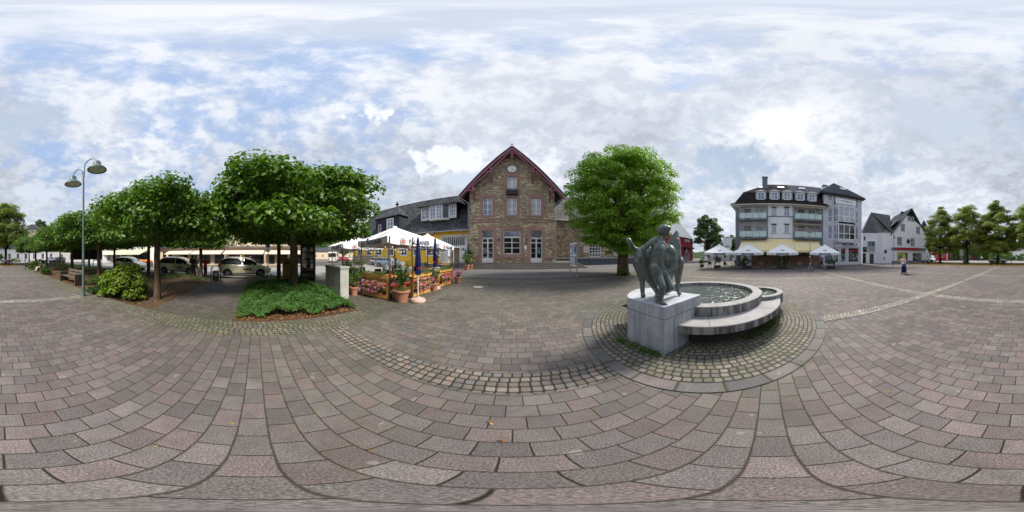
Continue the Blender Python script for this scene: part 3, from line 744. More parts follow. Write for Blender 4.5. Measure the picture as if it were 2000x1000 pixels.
for r in (dL, dR):
    o = win(st, (r[0], r[1], r[2]+(r[3]-r[2])*.765, r[3]), .2, 1, (), 'white', 'glass_dark', .07, name='transom_window')
    lat = MB()
    zA, zB = r[2]+(r[3]-r[2])*.79, r[3]-.08
    for i in range(-6, 16):
        for sg in (1, -1):
            a0 = r[0]+.09+i*.16; pts = clip(clip([(a0,zA),(a0+.016,zA),(a0+.016+sg*.5,zB),(a0+sg*.5,zB)], -1,0,-(r[0]+.08)),1,0,r[1]-.08)
            if len(pts) >= 3: lat.extxz(pts, .17+(.006 if sg>0 else 0), .176+(.006 if sg>0 else 0))
    lat.build('lattice', M['white'], o)
    zt = r[2]+(r[3]-r[2])*.755; zp = r[2]+.62
    d = MB(); y = .2; u0,u1,z0 = r[0],r[1],r[2]; c_ = (u0+u1)/2
    d.box(u0,u0+.12,y,y+.08,z0,zt); d.box(u1-.12,u1,y,y+.08,z0,zt); d.box(c_-.09,c_+.09,y,y+.08,z0+.0,zt)
    for a,b in ((u0+.12,c_-.09),(c_+.09,u1-.12)):
        d.box(a,b,y+.02,y+.07,z0,zp); d.box(a,b,y,y+.08,zt-.1,zt); d.box(a,b,y,y+.08,zt-.68,zt-.56); d.box(a+.06,b-.06,y+.005,y+.03,z0+.12,zp-.1)
        for k in (1,2): zz_ = zp+(zt-.68-zp)*k/3; d.box(a,b,y+.02,y+.06,zz_-.02,zz_+.02)
    do = d.build('door', M['white'], st)
    p = MB(); p.box(u0+.1,u1-.1,y+.035,y+.05,zp-.02,zt-.05); p.build('pane', M['glass_dark'], do)
    h = MB(); h.box(c_-.05,c_-.02,y-.06,y,z0+1.15,z0+1.4); h.build('handle', M['dark'], do)
    surround(st, r, .42, .5, 'sandstone', 0, -.04)
    if r is dR: p = MB(); p.box(c_+.2,c_+.55,y+.02,y+.034,zp+.75,zp+1.2); p.build('notice', plain('turquoise_notice', (.05,.4,.42), .6), do)
    else: p = MB(); p.box(u0+.2,u0+.6,y+.02,y+.034,zp+.02,zp+.2); p.build('notice', plain('turquoise_notice', (.05,.4,.42), .6), do)
surround(st, cw, .38, .5, 'sandstone', .35, -.04)
zc = cw[2]+(cw[3]-cw[2])*.72
win(st, (cw[0],cw[1],cw[2],zc), .2, 2, (.36,.68), pm='glass_dark', fw=.1, bar=.06)
win(st, (cw[0],cw[1],zc,cw[3]), .2, 1, (), pm='glass_sky', fw=.09, name='transom_window', arch=.35)
for i, r in enumerate(w1):
    if i != 1: surround(st, r, .36, .42, 'sandstone', .3, -.04)
    win(st, r, .2, 2, (.35,.72), pm='glass_sky' if i == 0 else 'glass_curtain', fw=.1, bar=.055, arch=.08)
a = MB()   # tall central panel of dressed stone tying two windows and the clock together
r1, r2 = w1[1], w2; cx, cz, cr = 0.0, F.uz(999.6,330.3)[1], .64
a.box(r1[0]-.36,r1[0],-.04,.1,r1[2]-.3,cz-1.0); a.box(r1[1],r1[1]+.36,-.04,.1,r1[2]-.3,cz-1.0)
a.box(r1[0],r1[1],-.04,.1,r1[2]-.3,r1[2]); a.box(r1[0],r1[1],-.04,.1,r1[3],r2[2]); a.box(r2[0],r2[1],-.04,.1,r2[3],cz-1.0)
ring = [(cx+1.02*math.cos(t), cz+1.02*math.sin(t)) for t in [pi*2*k/32 for k in range(32)]]
a.extxz([(r1[0]-.36,cz-1.0),(r1[1]+.36,cz-1.0),(r1[1]+.36,cz-.1),(r1[1]+.2,cz+.75),(r1[1]-.15,cz+.98),(r1[0]+.15,cz+.98),(r1[0]-.2,cz+.75),(r1[0]-.36,cz-.1)], -.04, .1)
a.build('window_surround', M['sandstone'], st)
win(st, r2, .12, 2, (.38,.72), pm='glass_curtain', fw=.1, bar=.055)
clk = MB(M=Matrix.Translation((cx,-.05,cz)) @ Matrix.Rotation(pi/2,4,'X')); clk.lathe([(cr+.09,-.02),(cr+.09,.06),(cr,.06),(cr,.03)], n=40)
co = clk.build('clock', M['dark'], st)
fcm = MB(M=Matrix.Translation((cx,-.05,cz)) @ Matrix.Rotation(pi/2,4,'X')); fcm.lathe([(cr,0),(cr,.035)], n=40); fcm.build('dial', M['white'], co)
hd = MB()
for k in range(12):
    t = pi*k/6; c_, s_ = math.sin(t), math.cos(t); L = .15 if k % 3 == 0 else .09
    hd.beam((cx+c_*(cr-.05),-.09,cz+s_*(cr-.05)), (cx+c_*(cr-.05-L),-.09,cz+s_*(cr-.05-L)), .012, .035)
hd.build('hour_marks', M['black'], co); hd = MB()
hd.beam((cx,-.1,cz),(cx+.27,-.1,cz-.2),.012,.05); hd.beam((cx,-.103,cz),(cx-.02,-.103,cz-.5),.012,.035)
each(hd, 'clock_hand', M['black'], co)
jb = MB(); zj = r2[2]; jb.box(r2[0]-.12,r2[1]+.12,-.5,-.0,zj-.25,zj-.18)
for k in range(9): x = r2[0]-.1+(r2[1]-r2[0]+.2)*k/8; jb.box(x-.012,x+.012,-.5,-.475,zj-.18,zj+.62)
jb.box(r2[0]-.12,r2[1]+.12,-.505,-.47,zj+.62,zj+.66)
jb.extxz([(r2[0]-.1,zj-.18),(r2[1]+.1,zj-.18),(r2[1]+.1,zj+.45),(r2[0]-.1,zj+.45)], -.46,-.45)
for x in (r2[0]-.11, r2[1]+.1): jb.box(x,x+.015,-.46,0,zj-.18,zj+.6)
jb.build('balconet', M['dark'], st)
zs0, zs1 = F.uz(1000,432.8)[1], F.uz(1000,426)[1]
s = MB(); s.box(-HW-.06,HW+.06,-.07,.05,zs1-.16,zs1); s.box(-HW-.03,HW+.03,-.045,.05,zs0-.02,zs0+.12); each(s, 'string_course', M['sandstone'], st)
zb = F.uz(1000,501.5)[1]; s = MB()
for a_,b_ in ((-HW-.08,dL[0]-.42),(dL[1]+.42,dR[0]-.42),(dR[1]+.42,HW+.08)): s.box(a_,b_,-.1,.0,zb-.14,zb+.02)
each(s, 'base_course', M['sandstone'], st)
# roof, ridge running back from the gable
SL = 1.157; oy = -1.1
zr = 18.35
rf = MB()
for sg in (-1, 1):
    A = [(0,oy,zr),(sg*7.05,oy,zr-7.05*SL),(sg*7.05,14.3,zr-7.05*SL),(0,14.3,zr)]
    rf.slab(A if sg < 0 else A[::-1], .16)
rf.build('roof', M['slate'], st)
sf = MB()
for sg in (-1, 1):
    A = [(0,oy+.05,zr-.17),(sg*7.0,oy+.05,zr-.17-7.0*SL),(sg*7.0,0,zr-.17-7.0*SL),(0,0,zr-.17)]
    sf.slab(A if sg < 0 else A[::-1], .03)
sf.build('soffit', M['soffit'], st)
for sg in (-1, 1):
    bb = MB()
    def rk(x, dz=0): return (sg*x, zr-.17-x*SL+dz)
    bb.extxz([rk(0), rk(7.1), rk(7.1,-.36), rk(0,-.40)][::sg], oy-.05, oy+.03); bb.build('barge_board', M['mauve'], st); bb = MB()
    # inner curved rafter and struts
    arc = [rk(x, -.5-.45*math.sin(pi*min(x/5.6,1))) for x in np.linspace(0.0, 5.6, 12)]
    for p, q in zip(arc[:-1], arc[1:]): bb.beam((p[0],oy+.12,p[1]),(q[0],oy+.12,q[1]),.12,.16)
    bb.build('curved_rafter', M['mauve'], st)
    for px_, hh in ((2.75, 1.15), (5.15, 1.15)):
        bb = MB(); zt_ = zr-.3-px_*SL
        zz_ = zt_-hh
        bb.box(min(sg*(px_-.35),sg*(px_+1.15)),max(sg*(px_-.35),sg*(px_+1.15)),oy+.02,oy+.2,zz_-.09,zz_+.09)
        bb.box(sg*px_-.08,sg*px_+.08,oy+.05,oy+.21,zz_-.1,zt_)
        bb.box(sg*px_-.1,sg*px_+.1,oy+.05,0,zz_-.28,zz_-.1)
        bb.box(sg*px_-.08,sg*px_+.08,-.16,0,zz_-1.5,zz_-.28)
        pts = [(sg*px_,-.1-.85*math.sin(t),zz_-1.35+1.08*(1-math.cos(t))) for t in np.linspace(0,pi/2,7)]
        for p,q in zip(pts[:-1],pts[1:]): bb.beam(p,q,.1,.1)
        bb.build('roof_bracket', M['mauve'], st)
bb = MB()
for zt_ in (zr-1.55,):
    arc = [(x, zt_+.18*math.cos(x/1.25*pi/2)) for x in np.linspace(-1.25,1.25,9)]
    for p,q in zip(arc[:-1],arc[1:]): bb.beam((p[0],oy+.13,p[1]),(q[0],oy+.13,q[1]),.12,.14)
bb.box(-.09,.09,oy+.02,oy+.2,zr-2.25,zr-.5)
bb.build('collar_beam', M['mauve'], st)
fn = MB(M=Matrix.Translation((0,oy,zr-.1))); fn.tube((0,0,0),(0,0,.45),.035); fn.ell((0,0,.52),(.11,.11,.13)); fn.build('finial', M['dark'], st)
gt = MB()
for sg in (-1,1):
    gt.path([(sg*7.05,oy,zr-7.05*SL-.12),(sg*7.05,14.3,zr-7.05*SL-.12)],.09,8); gt.path([(sg*7.0,-.6,zr-7.0*SL-.2),(sg*6.1,-.1,9.4),(sg*6.02,-.09,9.2),(sg*6.02,-.09,.9)],.05,8)
each(gt, 'gutter', M['zinc'], st)
for x in (-5.1,-1.75,1.95,5.15):
    l = MB(); z_ = F.uz(1000,467)[1]; l.box(x-.03,x+.03,-.25,0,z_-.03,z_+.03); l.ell((x,-.25,z_-.05),(.1,.1,.15)); l.build('wall_lamp', M['dark'], st)
l = MB(); r_ = F.rect(1024,480,1028.5,487); l.box(r_[0],r_[1],-.06,0,r_[2],r_[3]); l.build('notice_box', M['white'], st)
# entrance steps
stp = thing('entrance_steps', 'wide worn stone steps in front of the station doors', 'steps', (0, SY, 0))
for k, (yy, zz_) in enumerate(((-1.35,.2),(-1.0,.41),(-.66,.62),(-.3,.80))):
    s = MB(); s.box(-8.2+.0*k,10.3-.35*k,yy,5.0 if k<3 else 4.9,zz_-.21 if k else -.02,zz_); s.build('step', M['step_stone'], stp)

# ---- long stone shed ------------------------------------------------------------
GY = 28.0; F = Fac((0, GY), 0)
gs = thing('goods_shed', 'long quarry stone shed with slate roof and blue grey loading platform', 'shed', (0, GY, 0))
ops = [F.rect(1151,471,1174,501.5), (20.5,22.6,1.9,4.6), (13.2,14.4,2.4,3.6)]
mb = wallmesh([(6.1,0),(28,0),(28,8.4),(6.1,8.4)], ops, .25)
mb.add([(28,0,0),(28,9,0),(28,9,8.4),(28,4.5,13),(28,0,8.4)], [(0,1,2,3,4)]); mb.build('wall', M['stone_dark'], gs)
for o_ in ops: win(gs, o_, .1, 4, (.2,.4,.6,.8), pm='glass_dark', fw=.14, bar=.05)
rf = MB(); rf.slab([(5.9,-.7,8.2),(28.4,-.7,8.2),(28.4,5,14.9),(5.9,5,14.9)], .15); rf.slab([(28.4,10.7,8.2),(5.9,10.7,8.2),(5.9,5,14.9),(28.4,5,14.9)], .15)
rf.build('roof', tiles('weathered_slate', .35, .3, [(.12,.12,.115),(.15,.15,.14),(.10,.10,.1)], .3, .6), gs)
MB().path([(5.9,-.78,8.1),(28.4,-.78,8.1)],.1,8).build('gutter', M['zinc'], gs)
pf = MB(); pf.box(6.5,27.5,-1.5,-.05,-.02,1.22); pf.build('platform', M['blue_grey'], gs)
pf = MB(); pf.box(6.4,27.6,-1.65,-.04,1.224,1.4)
pf.build('platform_edge', M['zinc'], gs)
pf = MB(); [pf.box(x-.06,x+.06,-1.62,-1.505,0,1.2) for x in np.arange(7.5,27.4,2.2)]; each(pf, 'buffer', M['grey_frame'], gs)
rl = MB(); [rl.tube((x,-1.5,1.4),(x,-1.5,2.3),.02,n=6) for x in np.arange(14,27.4,1.5)]; rl.path([(14,-1.5,2.3),(27.4,-1.5,2.3)],.02,6); rl.path([(14,-1.5,1.9),(27.4,-1.5,1.9)],.014,6); rl.build('railing', M['zinc'], gs)
s = MB(); [s.box(6.6+.0*k,9.5-.0*k,-3.2+.3*k,-1.66,.02+(.2*k if k else 0),.22+.2*k) for k in range(5)]; each(s, 'step', M['step_stone'], gs)

# ---- yellow restaurant ----------------------------------------------------------
YY = 22.35; F = Fac((0, YY), 0)
yb = thing('yellow_restaurant', 'yellow rendered restaurant with dark slate roof, wide white dormer and slate clad cross wing', 'restaurant', (0, YY, 0))
door = F.rect(862.5,460.8,910,513.5)
lows = [F.rect(699.5,489,707,498.5),F.rect(716,488,725,498),F.rect(734,487.5,744.6,498),F.rect(757,487,768,498),F.rect(834,487,858,498.5),F.rect(783,487,794,498),F.rect(808,487,818,498)]
mb = wallmesh([(-33,0),(-5.9,0),(-5.9,5.75),(-33,5.75)], [door]+lows, .3)
mb.add([(-33,0,0),(-33,9,0),(-33,9,5.75),(-33,0,5.75)], [(0,1,2,3)]); mb.build('wall', M['yellow'], yb)
b = MB(); x1_ = F.uz(737,500)[0]; b.box(-33.1,x1_,-.12,.0,0,F.uz(715,498.8)[1]); b.build('stone_base', M['stone'], yb)
for o_ in lows: win(yb, o_, .12, 2, (.5,), pm='glass_dark', fw=.07, bar=.03); surround(yb, o_, .16, .16, 'white', .16, -.02)
d0,d1,z0,z1 = door; zs = z0+(z1-z0)*.6; wd = (d1-d0)
surround(yb, door, .14, .14, 'white', 0, -.03)
win(yb, (d0,d1,zs,z1), .12, 12, (), pm='glass_dark', fw=.16, bar=.035, name='transom_window')
for f0, f1 in ((0,.22),(.78,1.0)):
    win(yb, (d0+wd*f0,d0+wd*f1,z0+1.6,zs-.1), .12, 3, (), pm='glass_dark', fw=.12, bar=.04)
    p = MB(); p.box(d0+wd*f0,d0+wd*f1,.1,.2,z0,z0+1.6); p.box(d0+wd*f0,d0+wd*f1,.1,.2,zs-.1,zs); p.build('door_panel', M['white'], yb)
    p = MB(); p.box(d0+wd*f0+.12,d0+wd*f1-.12,.06,.1,z0+.35,z0+1.5); p.build('menu_board', M['offwhite'], yb)
p = MB(); p.box(d0+wd*.22,d0+wd*.26,.08,.2,z0,zs); p.box(d0+wd*.74,d0+wd*.78,.08,.2,z0,zs); p.box(d0+wd*.26,d0+wd*.74,.08,.2,zs-.12,zs)
for f in (.45,.55): p.box(d0+wd*f-.06,d0+wd*f+.06,-.5,-.42,z0,zs-.15)
p.build('door', M['white'], yb)
p = MB(); p.box(d0+wd*.26,d0+wd*.74,.9,.92,z0,zs-.12); p.build('entrance_recess', plain('beige_interior', (.35,.29,.19), .8), yb)
rf = MB(); ez, rz_ = 5.75, 12.75
rf.slab([(-33.6,-.65,5.35),(-5.95,-.65,5.35),(-5.95,-.1,6.0),(-33.6,-.1,6.0)], .14)
rf.slab([(-33.6,-.1,6.0),(-5.95,-.1,6.0),(-5.95,4.6,rz_),(-29.5,4.6,rz_)], .14)
rf.slab([(-5.95,9.6,5.6),(-33.6,9.6,5.6),(-29.5,4.6,rz_),(-5.95,4.6,rz_)], .14)
rf.slab([(-33.6,9.6,5.6),(-33.6,-.1,5.7),(-29.5,4.6,rz_)], .14)
rf.build('roof', M['slate'], yb)
g_ = MB(); g_.path([(-33.6,-.72,5.32),(-5.95,-.72,5.32)],.09,8); g_.path([(-7.0,-.72,5.3),(-7.0,-.5,4.9),(-6.25,-.08,4.2),(-6.2,-.08,0)],.05,8); each(g_, 'gutter', M['zinc'], yb)
# wide dormer
off = .55; Fd = Fac((0, YY+off), 0)
L = Fd.rect(823.6,412,836,434); C = Fac((0,YY),0).rect(839.5,404.5,864,436); Rr = Fd.rect(874,405,889.5,427.5)
zb_ = min(L[2],Rr[2]); zt_ = max(L[3],Rr[3])+.12
dz0, dz1 = 7.55, 9.7
xl, xr = L[0]-.12, Rr[1]+.15
dm = MB(); 
dm.box(xl,C[0]-.25,off,off+3,dz0,dz1+.2); dm.box(C[1]+.35,xr,off,off+3,dz0,dz1+.2)
dm.ext([(C[0]-.25,off+.01),(C[0],0),(C[1],0),(C[1]+.85,off+.01),(C[1]+.85,3),(C[0]-.25,3)], dz0-.25, dz1+.21)
do = dm.build('dormer', M['offwhite'], yb)
for r_, nx in (((xl+.15,C[0]-.4,dz0+.25,dz1-.05),2),((C[1]+.95,xr-.15,dz0+.25,dz1-.05),3)):
    win(do, r_, off-.06, nx, (.33,.66), pm='glass_sky', fw=.08, bar=.03)
for r_ in ((C[0]+.05,(C[0]+C[1])/2-.02,dz0-.1,dz1+.05),((C[0]+C[1])/2+.02,C[1]-.02,dz0-.1,dz1+.05)):
    win(do, r_, -.06, 2, (.25,.5,.75), pm='glass_sky', fw=.08, bar=.03)
p = MB(); p.add([(C[1]+.06,.0,dz0+.05),(C[1]+.78,off-.06,dz0+.05),(C[1]+.78,off-.06,dz1),(C[1]+.06,0,dz1)], [(0,1,2,3)]); p.build('window', M['glass_dark'], do)
dr = MB(); dr.slab([(xl-.5,off-.75,dz1+.15),(xr+.6,off-.75,dz1+.15),(xr+.2,3.2,dz1+1.0),(xl-.1,3.2,dz1+1.0)], .12)
dr.add([(xr+.6,off-.75,dz1+.15),(xr+.6,off-.75,dz1+.03),(xr+1.2,2.6,dz1+.2),(xr+.2,3.2,dz1+1.0)], [(0,1,2,3)])
dr.build('dormer_roof', M['slate'], do)
dw = MB(); dw.box(xr,xr+.06,off+.05,2.8,7.0,dz1+.15); dw.build('dormer_cheek', M['slate_wall'], do)
# slate clad cross wing with hipped roof
X0, X1 = -24.3, -18.2
cwm = wallmesh([(X0,5.4),(X1,5.4),(X1,9.2),(X0,9.2)], [(-21.3,-19.55,6.0,8.75)], .2, y=-.35)
cwm.add([(X1,-.35,5.4),(X1,5,5.4),(X1,5,9.2),(X1,-.35,9.2)], [(0,1,2,3)]); cwm.add([(X0,-.35,5.4),(X0,5,5.4),(X0,5,9.2),(X0,-.35,9.2)], [(3,2,1,0)])
cwo = cwm.build('cross_wing', M['slate_wall'], yb)
win(cwo, (-21.3,-19.55,6.0,8.75), -.36, 2, (.25,.5,.75), pm='glass_sky', fw=.2, bar=.06)
win(cwo, (-23.6,-22.8,6.3,7.9), -.37, 1, (.5,), pm='glass_sky', fw=.1)
cr_ = MB(); ax, ay, az_ = -21.2, 2.6, 12.0
e = [(X0-.35,-.7,9.1),(X1+.35,-.7,9.1),(X1+.35,5.5,9.1),(X0-.35,5.5,9.1)]
for i in range(4): cr_.slab([e[i], e[(i+1)%4], (ax,ay,az_)], .1)
cr_.build('cross_wing_roof', M['slate'], cwo)
v = MB(M=Matrix.Translation((ax,ay,az_-.1))); v.lathe([(.22,0),(.16,.35),(.42,.55),(.12,.75),(.16,1.0),(.02,1.1)], n=10); v.build('roof_vent', M['dark'], cwo)
sx, sz = F.uz(829,456); ftext('lettering', 'RESTAURANT', .62, M['navy_text'], yb, (sx-.9,-.06,sz), sx=.8, off=.01)
sx, sz = F.uz(844.8,456); s = MB(M=Matrix.Translation((sx,-.08,sz)) @ Matrix.Rotation(pi/2,4,'X')); s.lathe([(.34,0),(.34,.07)], n=28); so_ = s.build('emblem', M['red_text'], yb)
s = MB(M=Matrix.Translation((sx,-.16,sz)) @ Matrix.Rotation(pi/2,4,'X')); s.lathe([(.2,0),(.2,.02)], n=20); s.build('emblem_face', M['white'], so_)
sp = thing('terrace_steps', 'low stone step in front of the yellow restaurant doors', 'steps', (0, YY, 0))
s = MB(); s.box(-14,-8.25,-1.6,-.02,-.02,.3); s.build('step', M['step_stone'], sp); s = MB(); s.box(-14,-8.25,-1.15,-.02,.301,.62); s.build('step', M['step_stone'], sp)

# ---- red hall -------------------------------------------------------------------
RY = 25.6; F = Fac((0, RY), 0)
rh = thing('red_hall', 'dark red hall with pale grey metal roof to the right of the round tree', 'hall', (0, RY, 0))
xr_ = F.uz(1352.3,490)[0]
ops = [F.rect(1336.5,452.5+20-19.5+14.5,1349,473), F.rect(1336.5,488,1347.5,510.5)]
ops[0] = F.rect(1337.5,467.5,1348,472.7)
mb = wallmesh([(30,0),(xr_,0),(xr_,7.7),(30,7.7)], ops, .25)
mb.add([(xr_,0,0),(xr_,12,0),(xr_,12,7.7),(xr_,6,15),(xr_,0,7.7)], [(0,1,2,3,4)]); mb.add([(30,0,0),(30,12,0),(30,12,7.7),(30,6,15),(30,0,7.7)], [(4,3,2,1,0)])
mb.build('wall', M['red_wall'], rh)
for z_ in (2.2,4.4,6.2): MB().box(30,xr_-.02,-.03,.0,z_,z_+.05).build('cladding_joint', plain('dark_red_joint', (.12,.01,.015), .8), rh)
win(rh, ops[0], .05, 3, (), pm='glass_sky', fw=.15, bar=.08, fm='offwhite')
win(rh, ops[1], .05, 2, (.72,), pm='glass_sky', fw=.15, bar=.1, fm='grey_frame', name='door')
cn = MB(); cn.box(ops[1][0]-.8,ops[1][1]+.8,-1.4,0,ops[1][3]+.35,ops[1][3]+.75); cn.build('canopy', M['dark'], rh)
rf = MB(); rf.slab([(29.6,-.3,7.6),(xr_+.3,-.3,7.6),(xr_+.3,6,15.1),(29.6,6,15.1)], .2); rf.slab([(xr_+.3,12.3,7.6),(29.6,12.3,7.6),(29.6,6,15.1),(xr_+.3,6,15.1)], .2)
for x in np.arange(30, xr_, .9): rf.beam((x,-.3,7.64),(x,6,15.14),.05,.06)
rf.build('roof', M['metal_roof'], rh)
p_ = MB(); p_.box(xr_+.02,xr_+.2,-.1,.05,0,7.5); each(p_, 'downpipe', M['zinc'], rh)
bl = thing('balloon_cluster', 'red and white balloons above the door of the red hall', 'balloons', (0,0,0))
pb = at(1341,490,RY/cos(R(61.4))-.8)
for k in range(7):
    MB(M=Matrix.Translation(pb)).ell((random.uniform(-.5,.5),random.uniform(-.2,.2),random.uniform(-.4,.4)),(.27,.27,.32)).build('balloon', M['red_text'] if k % 2 else M['white'], bl, True)
# ---- apartment block ------------------------------------------------------------
AX = 28.0; RZ = -pi/2; F = Fac((AX, 0), RZ)
ab = thing('apartment_block', 'white and grey apartment block with dark mansard roof, glass balconies and striped cafe awning', 'apartment block', (AX, 0, 0), RZ)
def U(px, off=0.0): return F.uz(px, 450, off)[0]
def Z(px, py, off=0.0): return F.uz(px, py, off)[1]
uL, uT = U(1437), U(1609); 
zE = Z(1530,398.5,-.5)
zf1, zf2 = Z(1500,465), Z(1500,430)   # floor levels
b0, b1 = U(1446.5), U(1497); c0, c1 = U(1551), U(1601)
ops = []
def R_(x0,y0,x1,y1,off=0.0):
    r = F.rect(x0,y0,x1,y1,off); ops.append(r); return r
wins = []
# recessed loggia walls are set back behind the balconies
LB = 1.0
mid = [R_(1506.5,404,1517,419.5), R_(1531.5,404,1542,419.5), R_(1506.5,437,1517,455), R_(1531.5,437,1542,455)]
logL = (b0, b1, zf1, zE-.15); logR = (c0, c1, zf1, zE-.15)
ops += [logL, logR]
shop = [R_(1481,485,1496,499), R_(1507,485,1519,499), R_(1557,485,1570,499), R_(1576,485,1588,499)]
sd = R_(1530,484,1541,514.5)
mb = wallmesh([(uL,0),(uT,0),(uT,zE),(uL,zE)], ops, LB)
mb.add([(uL,0,0),(uL,13,0),(uL,13,zE),(uL,0,zE)], [(3,2,1,0)]); mb.add([(uT,0,0),(uT,13,0),(uT,13,zE),(uT,0,zE)], [(0,1,2,3)])
mb.build('wall', M['lilac_wall'], ab)
for r in mid[:2]: win(ab, r, .08, 2, (.5,), pm='glass_sky' if r is mid[1] else 'glass_curtain', fw=.08, bar=.03, sill='grey_frame')
for r in mid[2:]: win(ab, r, .08, 1, (), pm='glass_curtain', fw=.09, sill='grey_frame')
for r in mid+[]:
    s = MB(); s.box(r[0],r[1],-.02,.07,r[3]-.16,r[3]+.03); s.build('shutter_box', M['dark'], ab)
for r in shop: win(ab, r, .1, 2, (.5,), 'umber', 'glass_dark', .08, .03, sill='dark')
for r in shop:
    s = MB(M=Matrix.Translation(((r[0]+r[1])/2,-.25,r[2]+.02))); s.cbox((0,0,0),(1.1,.25,.22)); s.build('window_box', M['dark'], ab)
win(ab, sd, .1, 2, (.75,), 'umber', 'glass_dark', .12, .06, name='door')
# brown ground floor
bw = wallmesh([(U(1481)-1.2,0),(U(1601),0),(U(1601),zf1-.75),(U(1481)-1.2,zf1-.75)], shop+[sd], .04, y=-.04)
bw.build('ground_floor_render', M['brown_wall'], ab)
for (u0_,u1_,nm) in ((b0,b1,'L'),(c0,c1,'R')):
    back = MB(); back.box(u0_,u1_,LB,LB+.05,zf1,zE-.15); back.box(u0_,u1_,0.02,LB,zf2-.22,zf2); back.build('loggia_wall', M['white_wall'], ab)
    for z0_ in (zf1, zf2):
        dx_ = .55 if nm == 'L' else .9
        o1 = (u0_+dx_, u0_+dx_+1.15, z0_+.1, z0_+2.35); o2 = (u1_-1.9, u1_-.6, z0_+.9, z0_+2.35)
        win(ab, o1, LB-.07, 1 if nm == 'L' else 2, (), 'grey_frame', 'glass_dark' if nm == 'L' else 'glass_sky', .07, name='balcony_door')
        win(ab, o2, LB-.07, 2, (.5,), 'white', 'glass_sky', .07, .03)
        # balcony
        bo = MB(); bo.box(u0_-.06,u1_+.06,-1.15,.0,z0_-.22,z0_); bo.box(u0_-.02,u1_+.02,.0,LB-.08,z0_-.001,z0_+.004)
        bal = bo.build('balcony', M['grey_frame'], ab)
        rl = MB(); zt2 = z0_+1.15
        rl.box(u0_-.05,u1_+.05,-1.16,-1.10,zt2-.05,zt2); rl.box(u0_-.05,u1_+.05,-1.16,-1.10,z0_+.1,z0_+.14)
        for sx_ in (u0_-.05,u1_): rl.box(sx_,sx_+.05,-1.10,0,zt2-.05,zt2); rl.box(sx_,sx_+.05,-1.1,0,z0_+.1,z0_+.14)
        for k in range(5): x = u0_-.05+(u1_-u0_+.06)*k/4; rl.box(x,x+.04,-1.17,-1.11,z0_-.15,zt2)
        rl.build('balcony_rail', M['grey_frame'], bal)
        gl = MB(); gl.box(u0_,u1_,-1.14,-1.125,z0_+.14,zt2-.05)
        for sx_ in (u0_-.03,u1_+.015): gl.box(sx_,sx_+.012,-1.1,0,z0_+.14,zt2-.05)
        gl.build('glass_panels', M['frosted'], bal)
        if nm == 'R':
            aw = MB(); aw.slab([(u0_+.1,-.75,z0_+2.45),(u1_-.1,-.75,z0_+2.45),(u1_-.1,.1,z0_+2.75),(u0_+.1,.1,z0_+2.75)], .06); aw.build('balcony_awning', M['striped'], ab)
        if nm == 'R' and z0_ == zf1:
            fl = MB(); [fl.ell((u0_+.4+i*.42,-1.02,zt2+.03),(.16,.12,.1),6,4) for i in range(8)]; fl.build('balcony_flowers', M['flower_red'], bal)
# grey piers, pipes and bands
pr = MB(); pr.box(uL-.04,U(1445.5),-.06,0,0,zE-.35); pr.box(U(1601.5),uT-.12,-.06,0,0,zE-.35); pr.box(uL-.04,uL,0,1.5,0,zE-.35); each(pr, 'corner_pier', M['grey_wall'], ab)
bd = MB(); zb2 = Z(1525,423); bd.box(b1+.1,c0-.1,-.05,.0,zb2-.07,zb2+.07); bd.box(b1+.05,c0-.05,-.08,0,zf1-.28,zf1-.02); each(bd, 'facade_band', M['grey_frame'], ab)
pp = MB()
for px_ in (1499,1549): pp.tube((U(px_),-.09,zf1-.2),(U(px_),-.09,zE-.2),.06)
each(pp, 'downpipe', M['grey_frame'], ab)
# eaves + mansard
zB = zE+2.95; in_ = 1.15; zR = zB+4.1
ev = MB(); ev.box(uL-.75,uT+.05,-.75,.6,zE-.12,zE+.12); ev.box(uL-.75,uL+.6,.6,13,zE-.12,zE+.12); ev.build('eaves', M['offwhite'], ab)
mr = MB()
p0,p1,p2 = (-.85,zE+.1),(-.1,zE+.62),(in_,zB)
for (ya,za),(yb_,zb3) in ((p0,p1),(p1,p2)):
    mr.slab([(uL-.85+(ya+.85),ya,za),(uT+1.1 if za<zE+.3 else uT+.6,ya,za),(uT+.6,yb_,zb3),(uL+yb_,yb_,zb3)], .08)
    mr.slab([(uL-.85+(ya+.85),13,za),(uL-.85+(ya+.85),ya,za),(uL+yb_,yb_,zb3),(uL+yb_,13,zb3)], .08)
mr.build('mansard_roof', M['tile_brown'], ab)
um = U(1545)
ur = MB(); ur.slab([(uL+in_-.1,in_-.1,zB),(um,in_-.1,zB),(um,6.5,zR),(uL+5.6,6.5,zR)], .1); ur.slab([(uL+in_-.1,12,zB),(uL+in_-.1,in_-.1,zB),(uL+5.6,6.5,zR)], .1); ur.slab([(um,12,zB),(uL+in_-.1,12,zB),(uL+5.6,6.5,zR),(um,6.5,zR)], .1)
ur.build('upper_roof', M['tile_greybrown'], ab)
ur = MB(); ur.slab([(um,in_-.1,zB),(uT+1.5,in_-.1,zB),(uT+1.5,6.5,zR),(um,6.5,zR)], .1); ur.slab([(uT+1.5,12,zB),(um,12,zB),(um,6.5,zR),(uT+1.5,6.5,zR)], .1)
ur.build('upper_roof', M['upper_grey'], ab)
sk = MB()
for px_ in (1488,1527,1571):
    u_ = U(px_)*1.06; f = .52; y_ = in_-.1+(6.5-in_)*f; z_ = zB+4.1*f+.12; sk.slab([(u_-.65,y_-.35,z_-.22),(u_+.65,y_-.35,z_-.22),(u_+.65,y_+.35,z_+.36),(u_-.65,y_+.35,z_+.36)], .05)
each(sk, 'skylight', M['lamp_clear'], ab)
